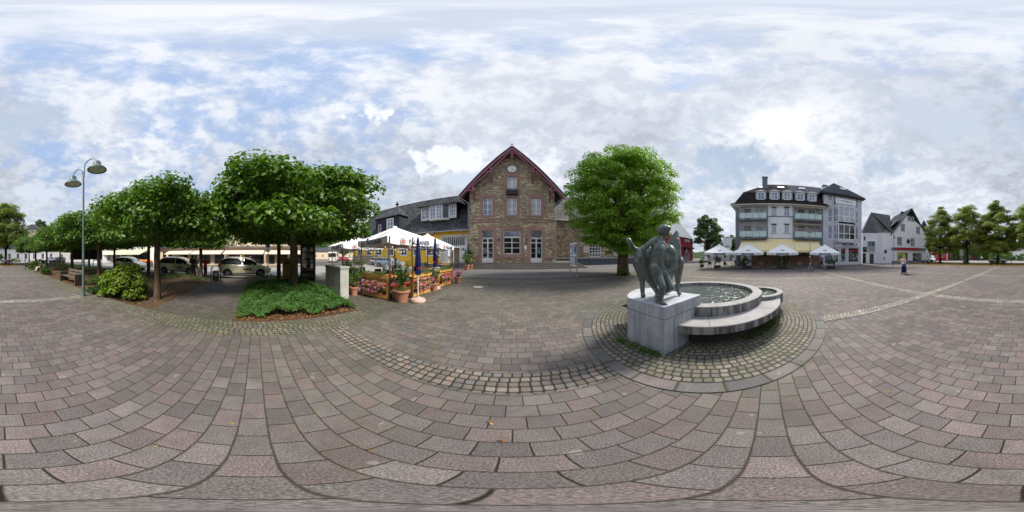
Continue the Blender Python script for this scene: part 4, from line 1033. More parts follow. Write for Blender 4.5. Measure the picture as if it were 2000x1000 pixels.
for i, px_ in enumerate((1486.5,1512.5,1537,1562,1585)):
    u_ = F.uz(px_,385,.55)[0]; w_ = .62; zb4, zt4 = zE+1.0, zE+2.62
    dm = MB(); dm.box(u_-w_-.3,u_+w_+.3,.2,1.6,zb4-.3,zt4); do = dm.build('dormer', M['zinc'], ab)
    rr_ = MB(); rr_.extxz([(u_-w_-.45,zt4),(u_+w_+.45,zt4),(u_+w_+.1,zt4+.16),(u_,zt4+.4),(u_-w_-.1,zt4+.16)], .0, 1.8); rr_.build('dormer_roof', M['offwhite'], do)
    win(do, (u_-w_,u_+w_,zb4+.05,zt4-.12), .12, 2, (.5,), pm='glass_sky', fw=.11, bar=.035)
ch = MB(); u_ = F.uz(1494,350,3.5)[0]; ch.box(u_-.5,u_+.5,3.2,4.1,zB+.5,zR+.25); ch.box(u_-.56,u_+.56,3.14,4.16,zR+.25,zR+.37); ch.build('chimney', M['grey_frame'], ab)
ch = MB(); u_ = F.uz(1611,360,4.5)[0]; ch.box(u_-.4,u_+.4,4.2,5,zR-2,zR-.6); ch.box(u_-.6,u_+.6,4,5.2,zR-.35,zR-.2); ch.box(u_-.3,u_+.3,4.3,4.9,zR-.6,zR-.35); ch.build('chimney', M['steel'], ab)
# striped cafe awning
za0, za1 = zf1-.12, Z(1530,489,-2.6)
aw = MB(); A0, A1 = U(1452), U(1594)
mid_u = U(1548)
for x0_, x1_ in ((A0,mid_u-.02),(mid_u+.02,A1)):
    aw.slab([(x0_-(.55 if x0_==A0 else 0),-2.7,za1),(x1_+(.55 if x1_==A1 else 0),-2.7,za1),(x1_,-.1,za0),(x0_,-.1,za0)], .05)
    n = int((x1_-x0_)/.3)
    xs = np.linspace(x0_-(.55 if x0_==A0 else 0), x1_+(.55 if x1_==A1 else 0), n*2+1)
    for k in range(n*2): aw.box(xs[k],xs[k+1],-2.71,-2.69,za1-.28-(.06 if k % 2 else 0),za1)
aw.build('cafe_awning', M['striped'], ab)
# ---- corner tower with shop -----------------------------------------------------
tw = thing('corner_tower_house', 'pale grey tower house with glazed bay windows and hipped roof above a phone shop', 'tower house', (AX, 0, 0), RZ)
t0, t1 = uT, U(1683); zT = Z(1640,379,-.6)
ops = []
nar = [R_(1617.5,380,1626,392), R_(1617,407,1626.5,434), R_(1617,440,1626.5,467)]
rtw = [R_(1671.5,384,1676,407), R_(1671.5,414,1676,437), R_(1671.5,444,1676,468)]
shp = [R_(1631,485.5,1638.5,513.5), R_(1642,484,1652.5,512.5), R_(1657,484,1677.5,512.5), R_(1610.5,485,1626,515)]
mb = wallmesh([(t0,0),(t1,0),(t1,zT),(t0,zT)], ops, .3)
mb.add([(t1,0,0),(t1,10,0),(t1,10,zT),(t1,0,zT)], [(0,1,2,3)]); mb.add([(t0,0,zE),(t0,10,zE),(t0,10,zT),(t0,0,zT)], [(3,2,1,0)])
mb.build('wall', M['tower_wall'], tw)
win(tw, nar[0], .1, 2, (.5,), pm='glass_sky', fw=.1, bar=.03)
for r in nar[1:]: win(tw, r, .1, 1, (.42,), pm='glass_sky', fw=.12, bar=.06)
for r in rtw: win(tw, r, .1, 1, (.45,), pm='glass_sky', fw=.1, bar=.06)
win(tw, shp[0], .1, 1, (.8,), pm='glass_dark', fw=.12, name='door')
for r in shp[1:3]:
    win(tw, r, .1, 1, (), pm='glass_dark', fw=.1, name='shop_window')
    s = MB(); s.box(r[0]+.1,r[1]-.1,.085,.1,r[3]-.75,r[3]-.42); s.build('red_banner', M['red_wall'], tw)
    s = MB(); rs = random.Random(int(r[0]*10))
    for k in range(26):
        x, z_ = rs.uniform(r[0]+.25,r[1]-.25), rs.uniform(r[2]+.2,r[3]-1.1)
        s.cur = rs.randrange(4); s.cbox((x,.1,z_),(rs.uniform(.1,.4),.012,rs.uniform(.1,.35)), ry=rs.uniform(-.6,.6))
    s.build('window_display', [M['barrel_grey'], M['lamp_clear'], plain('blue_display', (.03,.2,.3), .5), plain('green_display', (.05,.16,.1), .5)], tw)
s = MB(); s.box(shp[3][0],shp[3][1],.29,.3,0,shp[3][3]); s.build('entrance_recess', M['grey_wall'], tw)
# glazed bays
ub0, ub1 = U(1635.5,-1.0), U(1670,-1.0)
for (zb5, zt5) in ((Z(1655,468,-1.0), Z(1655,436,-1.0)), (Z(1655,434.5,-1.0), Z(1655,403,-1.0))):
    s = MB(); s.ext([(ub0-.35,0),(ub0+.25,-.95),(ub1,-.95),(ub1+.3,0)], zb5-.55, zb5); s.ext([(ub0-.35,0),(ub0+.25,-.95),(ub1,-.95),(ub1+.3,0)], zt5, zt5+.22)
    bo = s.build('bay', M['tower_wall'], tw)
    win(bo, (ub0+.25,ub1,zb5,zt5), -.95, 3, (.36,), pm='glass_curtain' if zb5 > 7 else 'glass_dark', fw=.12, bar=.06, hw=.05)
    s = MB(); s.beam((ub0-.3,-.08,zb5+.06),(ub0+.25,-.92,zb5+.06),.1,.12); s.beam((ub0-.3,-.08,zt5-.06),(ub0+.25,-.92,zt5-.06),.1,.12); s.beam((ub0-.3,-.08,zb5+(zt5-zb5)*.36),(ub0+.25,-.92,zb5+(zt5-zb5)*.36),.1,.1)
    for f in (.02,.5,.97): x = ub0-.32+f*.57; y_ = -.05-.9*f; s.box(x-.05,x+.05,y_-.05,y_+.05,zb5,zt5)
    s.build('side_window', M['white'], bo)
    s = MB(); s.add([(ub0-.3,-.05,zb5),(ub0+.25,-.88,zb5),(ub0+.25,-.88,zt5),(ub0-.3,-.05,zt5)], [(0,1,2,3)]); s.add([(ub1,-.9,zb5),(ub1+.3,0,zb5),(ub1+.3,0,zt5),(ub1,-.9,zt5)], [(0,1,2,3)]); s.build('pane', M['glass_sky'], bo)
# roof terrace rail with banner
zt6 = Z(1655,402,-1.0)
s = MB(); s.box(ub0-.2,ub1+.2,-.9,-.87,zt6+.25,zt6+1.3); bn = s.build('banner', M['white'], tw)
ftext('lettering', 'MOBILE', .62, M['black'], bn, ((ub0+ub1)/2+.15,-.91,zt6+.85), sx=1.25)
s = MB(); s.box(ub0-.2,ub1+.9,-.85,-.8,zt6+1.3,zt6+1.34); s.box(ub0+.2,ub0+.35,-.925,-.905,zt6+.55,zt6+1.15); s.build('terrace_rail', M['zinc'], tw)
s = MB(); s.box(U(1640),U(1668),-.01,.06,zT-2.3,zT-.7); s.build('top_window', M['glass_dark'], tw)
r = F.rect(1630,474.5,1679,483); s = MB(); s.box(r[0],r[1],-.12,0,r[2],r[3]); sg_ = s.build('shop_sign', M['lilac_wall'], tw)
ftext('lettering', 'MOBILE', (r[3]-r[2])*.82, M['black'], sg_, (r[0]+(r[1]-r[0])*.6,-.13,r[2]+(r[3]-r[2])*.62), sx=1.42, off=.006)
s = MB(); s.box(r[0]+(r[1]-r[0])*.25,r[1]-.15,-.135,-.12,r[2]+.08,r[2]+.16); s.box(r[0]+.3,r[0]+.36,-.135,-.12,r[2]+.35,r[3]-.15); s.box(r[0]+.15,r[0]+.5,-.135,-.12,r[3]-.25,r[3]-.2); each(s, 'sign_line', M['grey_frame'], sg_)
s = MB(); ex = .75
e = [(t0-.9,-ex,zT),(t1+.55,-ex,zT),(t1+.55,9.5,zT),(t0-.9,9.5,zT)]
ap = ((t0+t1)/2-.6, 3.6, zT+4.4)
for i in range(4): s.slab([e[i], e[(i+1)%4], ap], .12)
s.build('roof', M['tile_grey'], tw)
s = MB(); s.box(t0-.85,t1+.5,-ex+.05,0,zT-.24,zT-.02); s.box(t0-.85,t0,0,9,zT-.24,zT-.02); s.box(t1,t1+.5,0,9,zT-.24,zT-.02); s.build('eaves', M['dark'], tw)
s = MB(); yy_ = -ex+(3.6+ex)*.5; s.slab([(ap[0]+.5,yy_-.3,zT+2.0),(ap[0]+1.7,yy_-.3,zT+2.0),(ap[0]+1.7,yy_+.3,zT+2.64),(ap[0]+.5,yy_+.3,zT+2.64)], .05); each(s, 'skylight', M['lamp_clear'], tw)
s = MB(); s.tube((U(1629.5),-.08,0),(U(1629.5),-.08,zT-.2),.06); each(s, 'downpipe', M['grey_frame'], tw)

# ---- white gabled house ---------------------------------------------------------
pa, pb_ = Vector((27.6,-26.2)), Vector((24.0,-36.4)); dd = (pb_-pa); Lw = dd.length; rz2 = math.atan2(dd.y, dd.x)
F = Fac(pa, rz2)
wh = thing('white_gabled_house', 'white gabled house with steep grey roof and red shop sign, one round window', 'house', (pa.x, pa.y, 0), rz2)
zl = F.uz(1740.5,455.5)[1]; ua, za = F.uz(1780,407.5); ue, ze = F.uz(1797.8,440.5); Lw = F.uz(1809,450)[0]
ops = []
def G_(x0,y0,x1,y1): r = F.rect(x0,y0,x1,y1); ops.append(r); return r
wn = [G_(1773.5,422.5,1777.5,431), G_(1780.3,424,1784.5,432.5), G_(1760.5,438.5,1766.5,451), G_(1790.5,444,1796,456), G_(1753.5,464,1760.5,478.5), G_(1779.5,466.5,1785,480)]
sh = [G_(1752.5,493.5,1773,512), G_(1782.5,494.5,1800,511.5)]
outl = [(0,0),(Lw,0),(Lw,ze-1.0),(ue,ze),(ua,za),(0,zl)]
mb = wallmesh(outl, ops, .25); mb.add([(Lw,0,0),(Lw,9,0),(Lw,9,ze),(Lw,0,ze)], [(0,1,2,3)]); mb.build('wall', M['white_wall'], wh)
for i, r in enumerate(wn): win(wh, r, .06, 2 if i > 1 else 1, (.5,) if i > 1 else (), pm='glass', fw=.1, bar=.04); surround(wh, r, .13, .13, 'grey_frame', .13, -.02)
cu_, cz_ = F.uz(1773.8,471.5); s = MB(M=Matrix.Translation((cu_,-.03,cz_)) @ Matrix.Rotation(pi/2,4,'X')); s.lathe([(.62,0),(.62,.04),(.45,.04),(.45,.0)], n=24); ro = s.build('round_window', M['grey_frame'], wh); ro.scale = (.75,1,1); ro.location = (cu_*.25,0,0)
s = MB(M=Matrix.Translation((cu_,-.03,cz_)) @ Matrix.Rotation(pi/2,4,'X')); s.lathe([(.45,0),(.45,.02)], n=24); s.build('pane', M['glass'], ro)
for r in sh: win(wh, r, .1, 2, (), 'grey_frame', 'glass_dark', .12, .06, name='shop_window')
s = MB(); s.box(sh[0][0]+.1,sh[0][0]+2.4,.05,.09,sh[0][2]+.3,sh[0][3]-.15); po = s.build('poster', plain('lime_yellow_poster', (.5,.52,.04), .6), wh)
s = MB(); s.box(sh[0][0]+.3,sh[0][0]+1.9,.03,.05,sh[0][2]+.8,sh[0][3]-.6); s.build('poster_picture', plain('poster_green', (.12,.2,.14), .6), po)
r = F.rect(1741.5,484,1808,488.5); s = MB(); s.box(r[0],r[1],-.25,0,r[2],r[3]); sb = s.build('shop_sign', M['grey_frame'], wh)
r2_ = F.rect(1751,484.3,1795,488.3,-.3); s = MB(); s.box(r2_[0],r2_[1],-.3,-.25,r2_[2]-.02,r2_[3]+.02); s.build('red_panel', plain('red_sign', (.42,.015,.02), .4), sb)
s = MB(); s.box(0,Lw,-.04,0,0,.55); s.build('base_band', M['grey_wall'], wh)
# left volume running back toward the tower
q = F.uz(1740.5,470)[0]
lv = MB(M=Matrix.Translation((0,.0,0)))
P1 = (0.0,.0); 
def loc_(px, d): a = R((px-1000)*.18); w_ = Vector((d*sin(a), d*cos(a)))-pa; return (w_.x*cos(-rz2)-w_.y*sin(-rz2), w_.x*sin(-rz2)+w_.y*cos(-rz2))
a1 = loc_(1724,36.8); a2 = loc_(1712,37.5); a3 = loc_(1684,37.2); a4 = loc_(1676,47); 
zw = zl-.35
for p, q_, zz0 in (((0,0),a1,zw),(a1,a2,zw),(a2,a3,zw-.1),(a3,a4,zw)):
    lv.add([(p[0],p[1],0),(q_[0],q_[1],0),(q_[0],q_[1],zz0+.4),(p[0],p[1],zz0+.4)], [(1,0,3,2)])
lvo = lv.build('wing_wall', M['white_wall'], wh)
def lerp(p, q_, f): return (p[0]+(q_[0]-p[0])*f, p[1]+(q_[1]-p[1])*f)
def wbox(nm, p, q_, f0, f1, z0, z1, mat, out=.06):
    A, B = Vector((*lerp(p,q_,f0),0)), Vector((*lerp(p,q_,f1),0)); n_ = Vector((-(B-A).y,(B-A).x,0)).normalized()*out
    if n_.dot(Vector((*loc_(1710,10),0))-A) < 0: n_ = -n_
    m = MB(); m.add([(A.x,A.y,z0),(B.x,B.y,z0),(B.x,B.y,z1),(A.x,A.y,z1)]+[((A+n_).x,(A+n_).y,z0),((B+n_).x,(B+n_).y,z0),((B+n_).x,(B+n_).y,z1),((A+n_).x,(A+n_).y,z1)],
                    [(4,5,6,7),(7,6,5,4),(0,4,7,3),(1,5,6,2),(3,2,6,7),(0,1,5,4)]); return m.build(nm, M[mat], wh)
o = wbox('bay_window', a2, a3, .12, .62, 2.9, 5.1, 'white', .5); 
for k in range(4): f0 = .14+.118*k; wbox('pane', a2, a3, f0, f0+.1, 3.95, 5.0, 'glass_sky', .53); wbox('pane', a2, a3, f0, f0+.1, 3.0, 3.85, 'frosted', .53)
wbox('window', a2, a3, .78, .88, 5.3, 6.2, 'glass'); wbox('window', a2, a3, .68, .95, 2.6, 3.8, 'glass'); wbox('door', a2, a3, .2, .48, 0, 2.2, 'grey_frame'); wbox('door', a2, a3, .75, .97, 0, 2.3, 'glass_dark')
wbox('emblem', (0,0), a1, .55, .85, 2.3, 3.1, 'glass_sky', .03); wbox('window', (0,0), a1, .78, .9, .9, 1.4, 'dark')
rf = MB()
bk = 10.5
rf.slab([(-.35,-.35,zl-.45),(ua,-.35,za+.1),(ua,bk,za+.1),(-.35,bk,zl-.45)], .16); rf.slab([(ua,-.35,za+.1),(ue+.35,-.35,ze-.35),(ue+.35,bk,ze-.35),(ua,bk,za+.1)], .16)
rf.slab([(ue+.2,-.3,ze-.25),(Lw+.3,-.3,ze-.9),(Lw+.3,bk,ze-.9),(ue+.2,bk,ze-.25)], .14)
rf.build('roof', M['tile_grey'], wh)
# hipped roof over the left volume
hz_ = zw+.35; apx = loc_(1701,44); apx2 = loc_(1738,45.5)
rf = MB(); ea = [(-.3,.3), lerp(a1,a2,.5), (a3[0]*1.02, a3[1]*1.0)]
rf.slab([(a3[0],a3[1],hz_),(a2[0],a2[1],hz_),(*apx,13.7)], .1); rf.slab([(a2[0],a2[1],hz_),(a1[0],a1[1],hz_),(0,0,hz_),(2.0,6.0,hz_+3.2),(*apx2,13.2),(*apx,13.7)], .1); rf.slab([(a4[0],a4[1],hz_),(a3[0],a3[1],hz_),(*apx,13.7)], .1)
rf.slab([(*apx,13.7),(*apx2,13.2),(0,0,hz_),(2,9,hz_+2)], .1)
rf.build('wing_roof', M['slate'], wh)
# long roof dormer with loggia
dmx = MB(); 
for (x_, y_, w_) in ((1.3,1.6,.9),(1.3,3.0,.9)): pass
fz = lambda x: zl-.45+(za-zl+.55)*(x+.35)/(ua+.35)
dmx.box(.6,.75,1.2,6.5,fz(.6),fz(.6)+.9); dmx.slab([(.35,.9,fz(.6)+1.15),(2.6,.9,fz(2.6)+.75),(2.6,6.8,fz(2.6)+.75),(.35,6.8,fz(.6)+1.15)][::1], .12)
do = dmx.build('roof_dormer', M['slate'], wh)
for k in range(2): s = MB(); s.box(.52,.6,3.8+k*1.25,4.85+k*1.25,fz(.6)+.1,fz(.6)+1.0); s.build('window', M['white'], do); s = MB(); s.box(.50,.52,3.9+k*1.25,4.75+k*1.25,fz(.6)+.2,fz(.6)+.9); s.build('pane', M['glass_sky'], do)
s = MB(); s.box(.54,.6,1.3,3.6,fz(.6)+.05,fz(.6)+.45); s.build('balcony_flowers', M['flower_red'], do)
s = MB(); s.box(ua-.9,ua-.3,3.5,4.4,za-1.2,za-.0); s.tube((ua-.6,6,za-.2),(ua-.6,6,za+1.4),.03); s.build('chimney', M['dark'], wh)
rr2 = MB(M=Matrix.Translation((Lw+.1,1.2,0))); rr2.lathe([(1.25,ze-1.4),(1.25,ze-.4),(.02,ze+2.0)], n=20); rr2.build('turret_roof', M['slate_wall'], wh)

# ---- small background houses ----------------------------------------------------
def house(label, loc, rz, wd, dp, h, rh_, wall, roof, nwin=3, floors=1, group=None, hip=False, wmat='glass', name='house', cat='house', baseh=0.0, wz=1.0, wh_=1.4):
    t = thing(name, label, cat, loc, rz, group)
    ops = []
    for f in range(floors):
        for k in range(nwin):
            u = -wd/2+wd*(k+.5)/nwin; z_ = baseh+wz+f*2.9; ops.append((u-.5,u+.5,z_,z_+wh_))
    m = wallmesh([(-wd/2,0),(wd/2,0),(wd/2,h),(-wd/2,h)], ops, .15)
    m.add([(-wd/2,0,0),(-wd/2,dp,0),(-wd/2,dp,h),(-wd/2,0,h)], [(3,2,1,0)]); m.add([(wd/2,0,0),(wd/2,dp,0),(wd/2,dp,h),(wd/2,0,h)], [(0,1,2,3)])
    if not hip and rh_ > 0:
        m.poly([(-wd/2,0,h),(-wd/2,dp/2,h+rh_),(-wd/2,dp,h)]); m.poly([(wd/2,0,h),(wd/2,dp,h),(wd/2,dp/2,h+rh_)])
    m.build('wall', M[wall], t)
    for o_ in ops: win(t, o_, .05, 2, (.5,), pm=wmat, fw=.08, bar=.03)
    r = MB(); x = wd/2+.4; i = dp/2 if hip else 0
    if rh_ > 0:
        r.slab([(-x,-.4,h-.1),(x,-.4,h-.1),(x-i,dp/2,h+rh_),(-x+i,dp/2,h+rh_)], .14); r.slab([(x,dp+.4,h-.1),(-x,dp+.4,h-.1),(-x+i,dp/2,h+rh_),(x-i,dp/2,h+rh_)], .14)
        if hip: r.slab([(x,-.4,h-.1),(x,dp+.4,h-.1),(x-i,dp/2,h+rh_)], .14); r.slab([(-x,dp+.4,h-.1),(-x,-.4,h-.1),(-x+i,dp/2,h+rh_)], .14)
    else: r.box(-x,x,-.3,dp,h,h+.25)
    r.build('roof', M[roof], t); return t
def face(px, d): a = R((px-1000)*.18); return (d*sin(a), d*cos(a), 0), -a
def hs(label, px, d, *a, z=0.0, turn=0.0, **k):
    l, rz = face(px, d); return house(label, (l[0], l[1], z), rz+turn, *a, **k)
hs('yellow hillside villa with hipped slate roof above the far trees', 64, 84, 9.5, 8, 6.0, 3.0, 'yellow_pale', 'slate', 3, 2, hip=True, z=10.0, wz=.8, wh_=1.5)
hs('white hillside house left of the yellow villa, low slate roof', 49, 88, 6, 8, 5.0, 2.0, 'white_wall', 'slate', 2, 1, hip=True, z=10.0, wz=2)
hs('bright red one storey house with white window frames across the street', 1834, 58, 5.2, 7, 3.6, 0, 'red_house', 'white_wall', 2, 1, wmat='glass_dark', wz=1.2, wh_=1.6)
hs('narrow white house wall beside the bright red house', 1846.5, 59, 1.7, 7, 5.6, 2, 'white_wall', 'slate', 0, 0)
hs('brown brick house between the red house and the vine house', 1853, 61, 3.0, 8, 6.5, 3, 'brick_brown', 'slate', 0, 0)
vh = hs('brown stone house overgrown with bright vines behind the street trees', 1897, 62, 14.5, 9, 5.0, 4.5, 'brick_brown', 'slate', 6, 1, wmat='glass_sky', wz=1.0, wh_=1.6)
for px_, u_ in ((1,-3.5),(1,.6),(1,3.4)):
    d_ = MB(); d_.box(u_-.9,u_+.9,.6,3,5.0,7.2); dd_ = d_.build('dormer', M['white'], vh); p = MB(); p.box(u_-.6,u_+.6,.55,.6,5.6,6.9); p.build('pane', M['glass_sky'], dd_)
dd_ = MB().box(.4,1.7,-.05,.0,0,2.6).build('door', plain('dark_red_door', (.10,.02,.015), .6), vh)
hs('white house behind the shrubs at the end of the street', 1985, 72, 9, 8, 4.2, 3, 'white_wall', 'slate', 3, 1)
hs('white shop building behind the far end of the pollarded trees', 35, 62, 16, 9, 4.5, 3, 'white_wall', 'slate', 5, 1, wmat='glass_dark', wz=.6, wh_=2.0)
hs('grey white house behind the parked white car under the trees', 100, 58, 15, 9, 4.8, 3, 'lilac_wall', 'slate', 5, 1, wmat='glass_dark', wz=.6, wh_=2.0)
hs('pale house seen between the rear row of pollarded trees', 150, 47, 12, 9, 6, 3, 'offwhite', 'slate', 4, 2, wmat='glass_dark', wz=.6, wh_=1.6)
hs('white rendered shop with grey blue window front left of the green awning', 200, 40, 6.5, 9, 5.2, 3, 'white_wall', 'slate', 2, 1, wmat='glass_sky', wz=.4, wh_=2.2)
hs('low pale building behind the white bus', 650, 88, 22, 9, 4.2, 2.5, 'cream_wall', 'slate', 6, 1, wmat='glass_dark')
hs('low white house behind the cafe corner', 1408, 60, 12, 8, 4, 3, 'white_wall', 'slate', 4, 1, wmat='glass')
# ---- shop row left (local +x runs to the right) ----------------------------------
SX = -27.0; F = Fac((SX, 0), pi/2)
sr = thing('shop_row', 'long low shop building with cream awnings and dark shop windows behind the taxis', 'shop building', (SX, 0, 0), pi/2)
uu = lambda px, off=0: F.uz(px, 500, off)[0]
x0, x1 = uu(312), uu(594)
ops = []
bays = [(317,326),(327.5,337),(343,368),(371.5,385),(392,412),(418,440),(446,473),(477,517),(524,538),(545,563),(568,590)]
for a_, b_ in bays: ops.append((uu(a_)+.1, uu(b_)-.1, .35, 2.5))
mb = wallmesh([(x0,0),(x1,0),(x1,3.25),(x0,3.25)], ops, .2); mb.build('wall', M['cream_wall'], sr)
for k, o_ in enumerate(ops): win(sr, o_, .08, 2 if o_[1]-o_[0] > 2.5 else 1, (), 'umber', 'glass_dark', .08, .04, name='shop_window')
MB().box(x0,x1,-.12,0,2.62,2.86).build('fascia', M['umber'], sr)
MB().box(x0+4,x1+.2,-.05,9,3.25,6.6).build('upper_storey', M['cream_wall'], sr)
s = MB(); s.box(x0,x1+.3,-.5,9,3.251,3.4); s.build('flat_roof', M['zinc'], sr)
ul = [ (uu(a_)+.15, uu(b_)-.15, 4.2, 5.7) for a_, b_ in ((360,375),(400,415),(440,455),(480,495),(525,540),(565,580))]
for o_ in ul: win(sr, o_, -.12, 2, (.5,), pm='glass', fw=.08)
for a_, b_ in ((331,379),(380,438.5),(440.5,517),(519,594)):
    A, B = uu(a_), uu(b_); s = MB(); s.slab([(A+.05-.25,-1.5,2.12),(B-.05-.25,-1.5,2.12),(B-.05,-.12,2.66),(A+.05,-.12,2.66)], .05); s.box(A-.2,B-.3,-1.52,-1.49,1.98,2.12); s.build('awning', M['cream_shade'], sr)
cu_ = ftext('neon_lettering', 'CAFE', .7, plain('turquoise_sign', (.02,.55,.55), .5), sr, (uu(405),-.1,3.65))
gs2 = thing('green_awning_shop', 'shop with wide pale green awnings above a fruit display', 'shop building', (-25.5, 0, 0), pi/2)
F2 = Fac((-25.5, 0), pi/2); a0_, a1_ = F2.uz(211,500)[0], F2.uz(291.5,500)[0]
ops = [(a0_+.4,a0_+4.5,.4,2.4),(a0_+5,a1_-5.2,.3,2.4),(a1_-4.8,a1_-.5,.3,2.4)]
mb = wallmesh([(a0_-1,0),(a1_+1.5,0),(a1_+1.5,5),(a0_-1,5)], ops, .2); mb.build('wall', M['offwhite'], gs2)
for o_ in ops: win(gs2, o_, .08, 2, (), 'grey_frame', 'glass_dark', .08, .04, name='shop_window')
s = MB(); s.box(a0_-1.2,a1_+1.7,-.3,8,5.001,5.2); s.build('flat_roof', M['zinc'], gs2)
mm = (a0_+a1_)/2
for A, B in ((a0_,mm-.1),(mm+.1,a1_)):
    s = MB(); s.slab([(A-.9,-2.0,2.0),(B-.9,-2.0,2.0),(B,-.05,3.05),(A,-.05,3.05)], .05); s.build('awning', M['green_shade'], gs2)
# ------------------------------------------------------------ foliage
LT6 = (np.array([(0,-.5,0),(-.38,-.12,.10),(-.27,.25,.10),(0,.55,-.04),(.27,.25,.10),(.38,-.12,.10)]), [(0,3,2,1),(0,5,4,3)])
LT4 = (np.array([(0,-.5,0),(-.34,.02,.1),(0,.52,-.03),(.34,.02,.1)]), [(0,2,1),(0,3,2)])
LTL = (np.array([(0,-.5,0),(-.15,-.1,.05),(-.12,.25,.04),(0,.55,-.1),(.12,.25,.04),(.15,-.1,.05)]), [(0,3,2,1),(0,5,4,3)])
LTB = (np.array([(-.03,0,0),(.03,0,0),(.0,1.0,.1)]), [(0,1,2)])
def leaves(name, P, Nn, S, mat, rs, tpl=LT6, down=.35, spin=None):
    P = np.asarray(P, float); n = len(P); Nn = np.asarray(Nn, float)
    Nn = Nn+rs.randn(n,3)*.45; Nn /= np.linalg.norm(Nn, axis=1)[:,None]+1e-9
    T = rs.randn(n,3) if spin is None else np.asarray(spin, float)+rs.randn(n,3)*.25
    T[:,2] -= down; T -= Nn*(T*Nn).sum(1)[:,None]; T /= np.linalg.norm(T, axis=1)[:,None]+1e-9
    B = np.cross(T, Nn); S = np.asarray(S, float)*np.ones(n)
    tv, tf = tpl; k = len(tv)
    V = (P[:,None,:]+S[:,None,None]*(tv[None,:,0:1]*B[:,None,:]+tv[None,:,1:2]*T[:,None,:]+tv[None,:,2:3]*Nn[:,None,:])).reshape(-1,3)
    me = bpy.data.meshes.new(name); me.vertices.add(len(V)); me.vertices.foreach_set('co', V.astype(np.float32).ravel())
    fl = []; ls = []; lt = []
    base = (np.arange(n)*k)
    arrs = []
    for f in tf: arrs.append(base[:,None]+np.array(f)[None,:])
    L = len(tf[0]); A = np.stack(arrs, 1).reshape(-1, L)
    me.loops.add(A.size); me.loops.foreach_set('vertex_index', A.ravel().astype(np.int32))
    me.polygons.add(len(A)); me.polygons.foreach_set('loop_start', (np.arange(len(A))*L).astype(np.int32))
    me.polygons.foreach_set('loop_total', np.full(len(A), L, np.int32))
    me.update(calc_edges=True); me.materials.append(mat); return me
def shell(rs, c, r, n, up=.25, fill=.35, squash=.75):
    d = rs.randn(n,3); d /= np.linalg.norm(d,axis=1)[:,None]
    d[:,2] = np.where(d[:,2] < -.35, -d[:,2]*.6, d[:,2])
    rad = r*(1-fill*rs.rand(n)**1.5)
    p = d*rad[:,None]; p[:,2] *= squash
    nn = d.copy(); nn[:,2] += up
    return p+np.array(c), nn
def pollard(seed, R0=3.1, z0=2.45, z1=4.5, nleaf=15000, ls=.17, drop=.9):
    """flat topped pollarded crown: clumps of shoots in a slab"""
    rs = np.random.RandomState(seed); P = []; Nn = []; cl = []
    for i in range(150):
        while True:
            x, y = rs.uniform(-1,1,2)
            if abs(x)**2.3+abs(y)**2.3 < 1: break
        e = max(abs(x), abs(y)); top = z1-drop*e*e; q = rs.rand(); z = rs.uniform(z0+.25, top) if q < .4 else (top if q < .72 else z0+rs.uniform(.1,.4))
        cl.append((x*R0, y*R0, z, rs.uniform(.45,.8)))
    core = len(cl)
    for i in range(9):   # upright shoots that break the outline
        a = rs.uniform(0,2*pi); r = R0*math.sqrt(rs.rand())*.9; cl.append((r*cos(a), r*sin(a), z1-drop*(r/R0)**2+rs.uniform(.1,.4), rs.uniform(.24,.4)))
    wts = np.array([c[3]**2 for c in cl]); cnt = (wts/wts.sum()*nleaf).astype(int)
    for c, n in zip(cl, cnt):
        p, nn = shell(rs, c[:3], c[3], n, .45, .5, .8); P.append(p); Nn.append(nn)
    tw = []   # leafy shoot tips
    for i in range(60):
        a = rs.uniform(0,2*pi); r = R0*rs.uniform(.6,1.0); b = np.array([r*cos(a), r*sin(a), rs.uniform(z0+.6,z1-drop*(r/R0)**2)])
        d = np.array([cos(a)*.8, sin(a)*.8, rs.uniform(.2,1.0)]); d /= np.linalg.norm(d); L = rs.uniform(.35,.7)
        t = np.linspace(0,1,13)[:,None]; tw.append((b-d*.5, b+d*L)); P.append(b+d*L*t+rs.randn(13,3)*.045); Nn.append(np.tile(d*.3+np.array([0,0,1.]),(13,1)))
    P = np.concatenate(P); Nn = np.concatenate(Nn)
    return leaves('crown', P, Nn, ls*rs.uniform(.6,1.2,len(P)), M['leaf_lime'], rs, LT6, .5), [q_ for q_ in cl[:core] if math.hypot(q_[0],q_[1]) < R0*.8], tw
def limbs(seed, h, r, cl, k=16, lean=.0, fork=None, n=10):
    rs = random.Random(seed); mb = MB()
    pts = [(0,0,-.05),(0,0,.08)]+[(lean*t+rs.uniform(-.02,.02), rs.uniform(-.02,.02), h*t) for t in (.3,.6,.85,1.0)]
    rad = [r*1.35, r*1.15, r*1.0, r*.93, r*.9, r*.95]
    mb.path(pts, rad, n)
    top = Vector(pts[-1])
    for c in rs.sample(cl, min(k, len(cl))):
        e = Vector(c[:3]); m1 = top.lerp(e, .35)+Vector((0,0,.18*(e-top).length*.5)); m2 = top.lerp(e, .7)+Vector((rs.uniform(-.1,.1), rs.uniform(-.1,.1), .1))
        mb.path([top-Vector((0,0,.12)), m1, m2, e], [r*.5, r*.3, r*.18, r*.06], 6)
    return mb
def make_pollard(label, x, y, seed, r=.15, **k):
    t = thing('pollarded_tree', label, 'pollarded tree', (x, y, 0), 0, 'pollarded trees in two rows')
    me, cl, tw = pollard(seed, **k)
    mb = limbs(seed, 2.75, r, cl, 22)
    for a, b in tw: mb.tube(a, b, .012, .004, 4)
    mb.build('trunk', M['bark'], t, True)
    link('crown', me, t); return t
T1 = make_pollard('nearest pollarded tree with thick trunk rising behind the green ground cover', -6.35, 1.5, 11, .17, R0=2.9, z0=2.35, z1=4.7, nleaf=42000, ls=.13, drop=1.2)
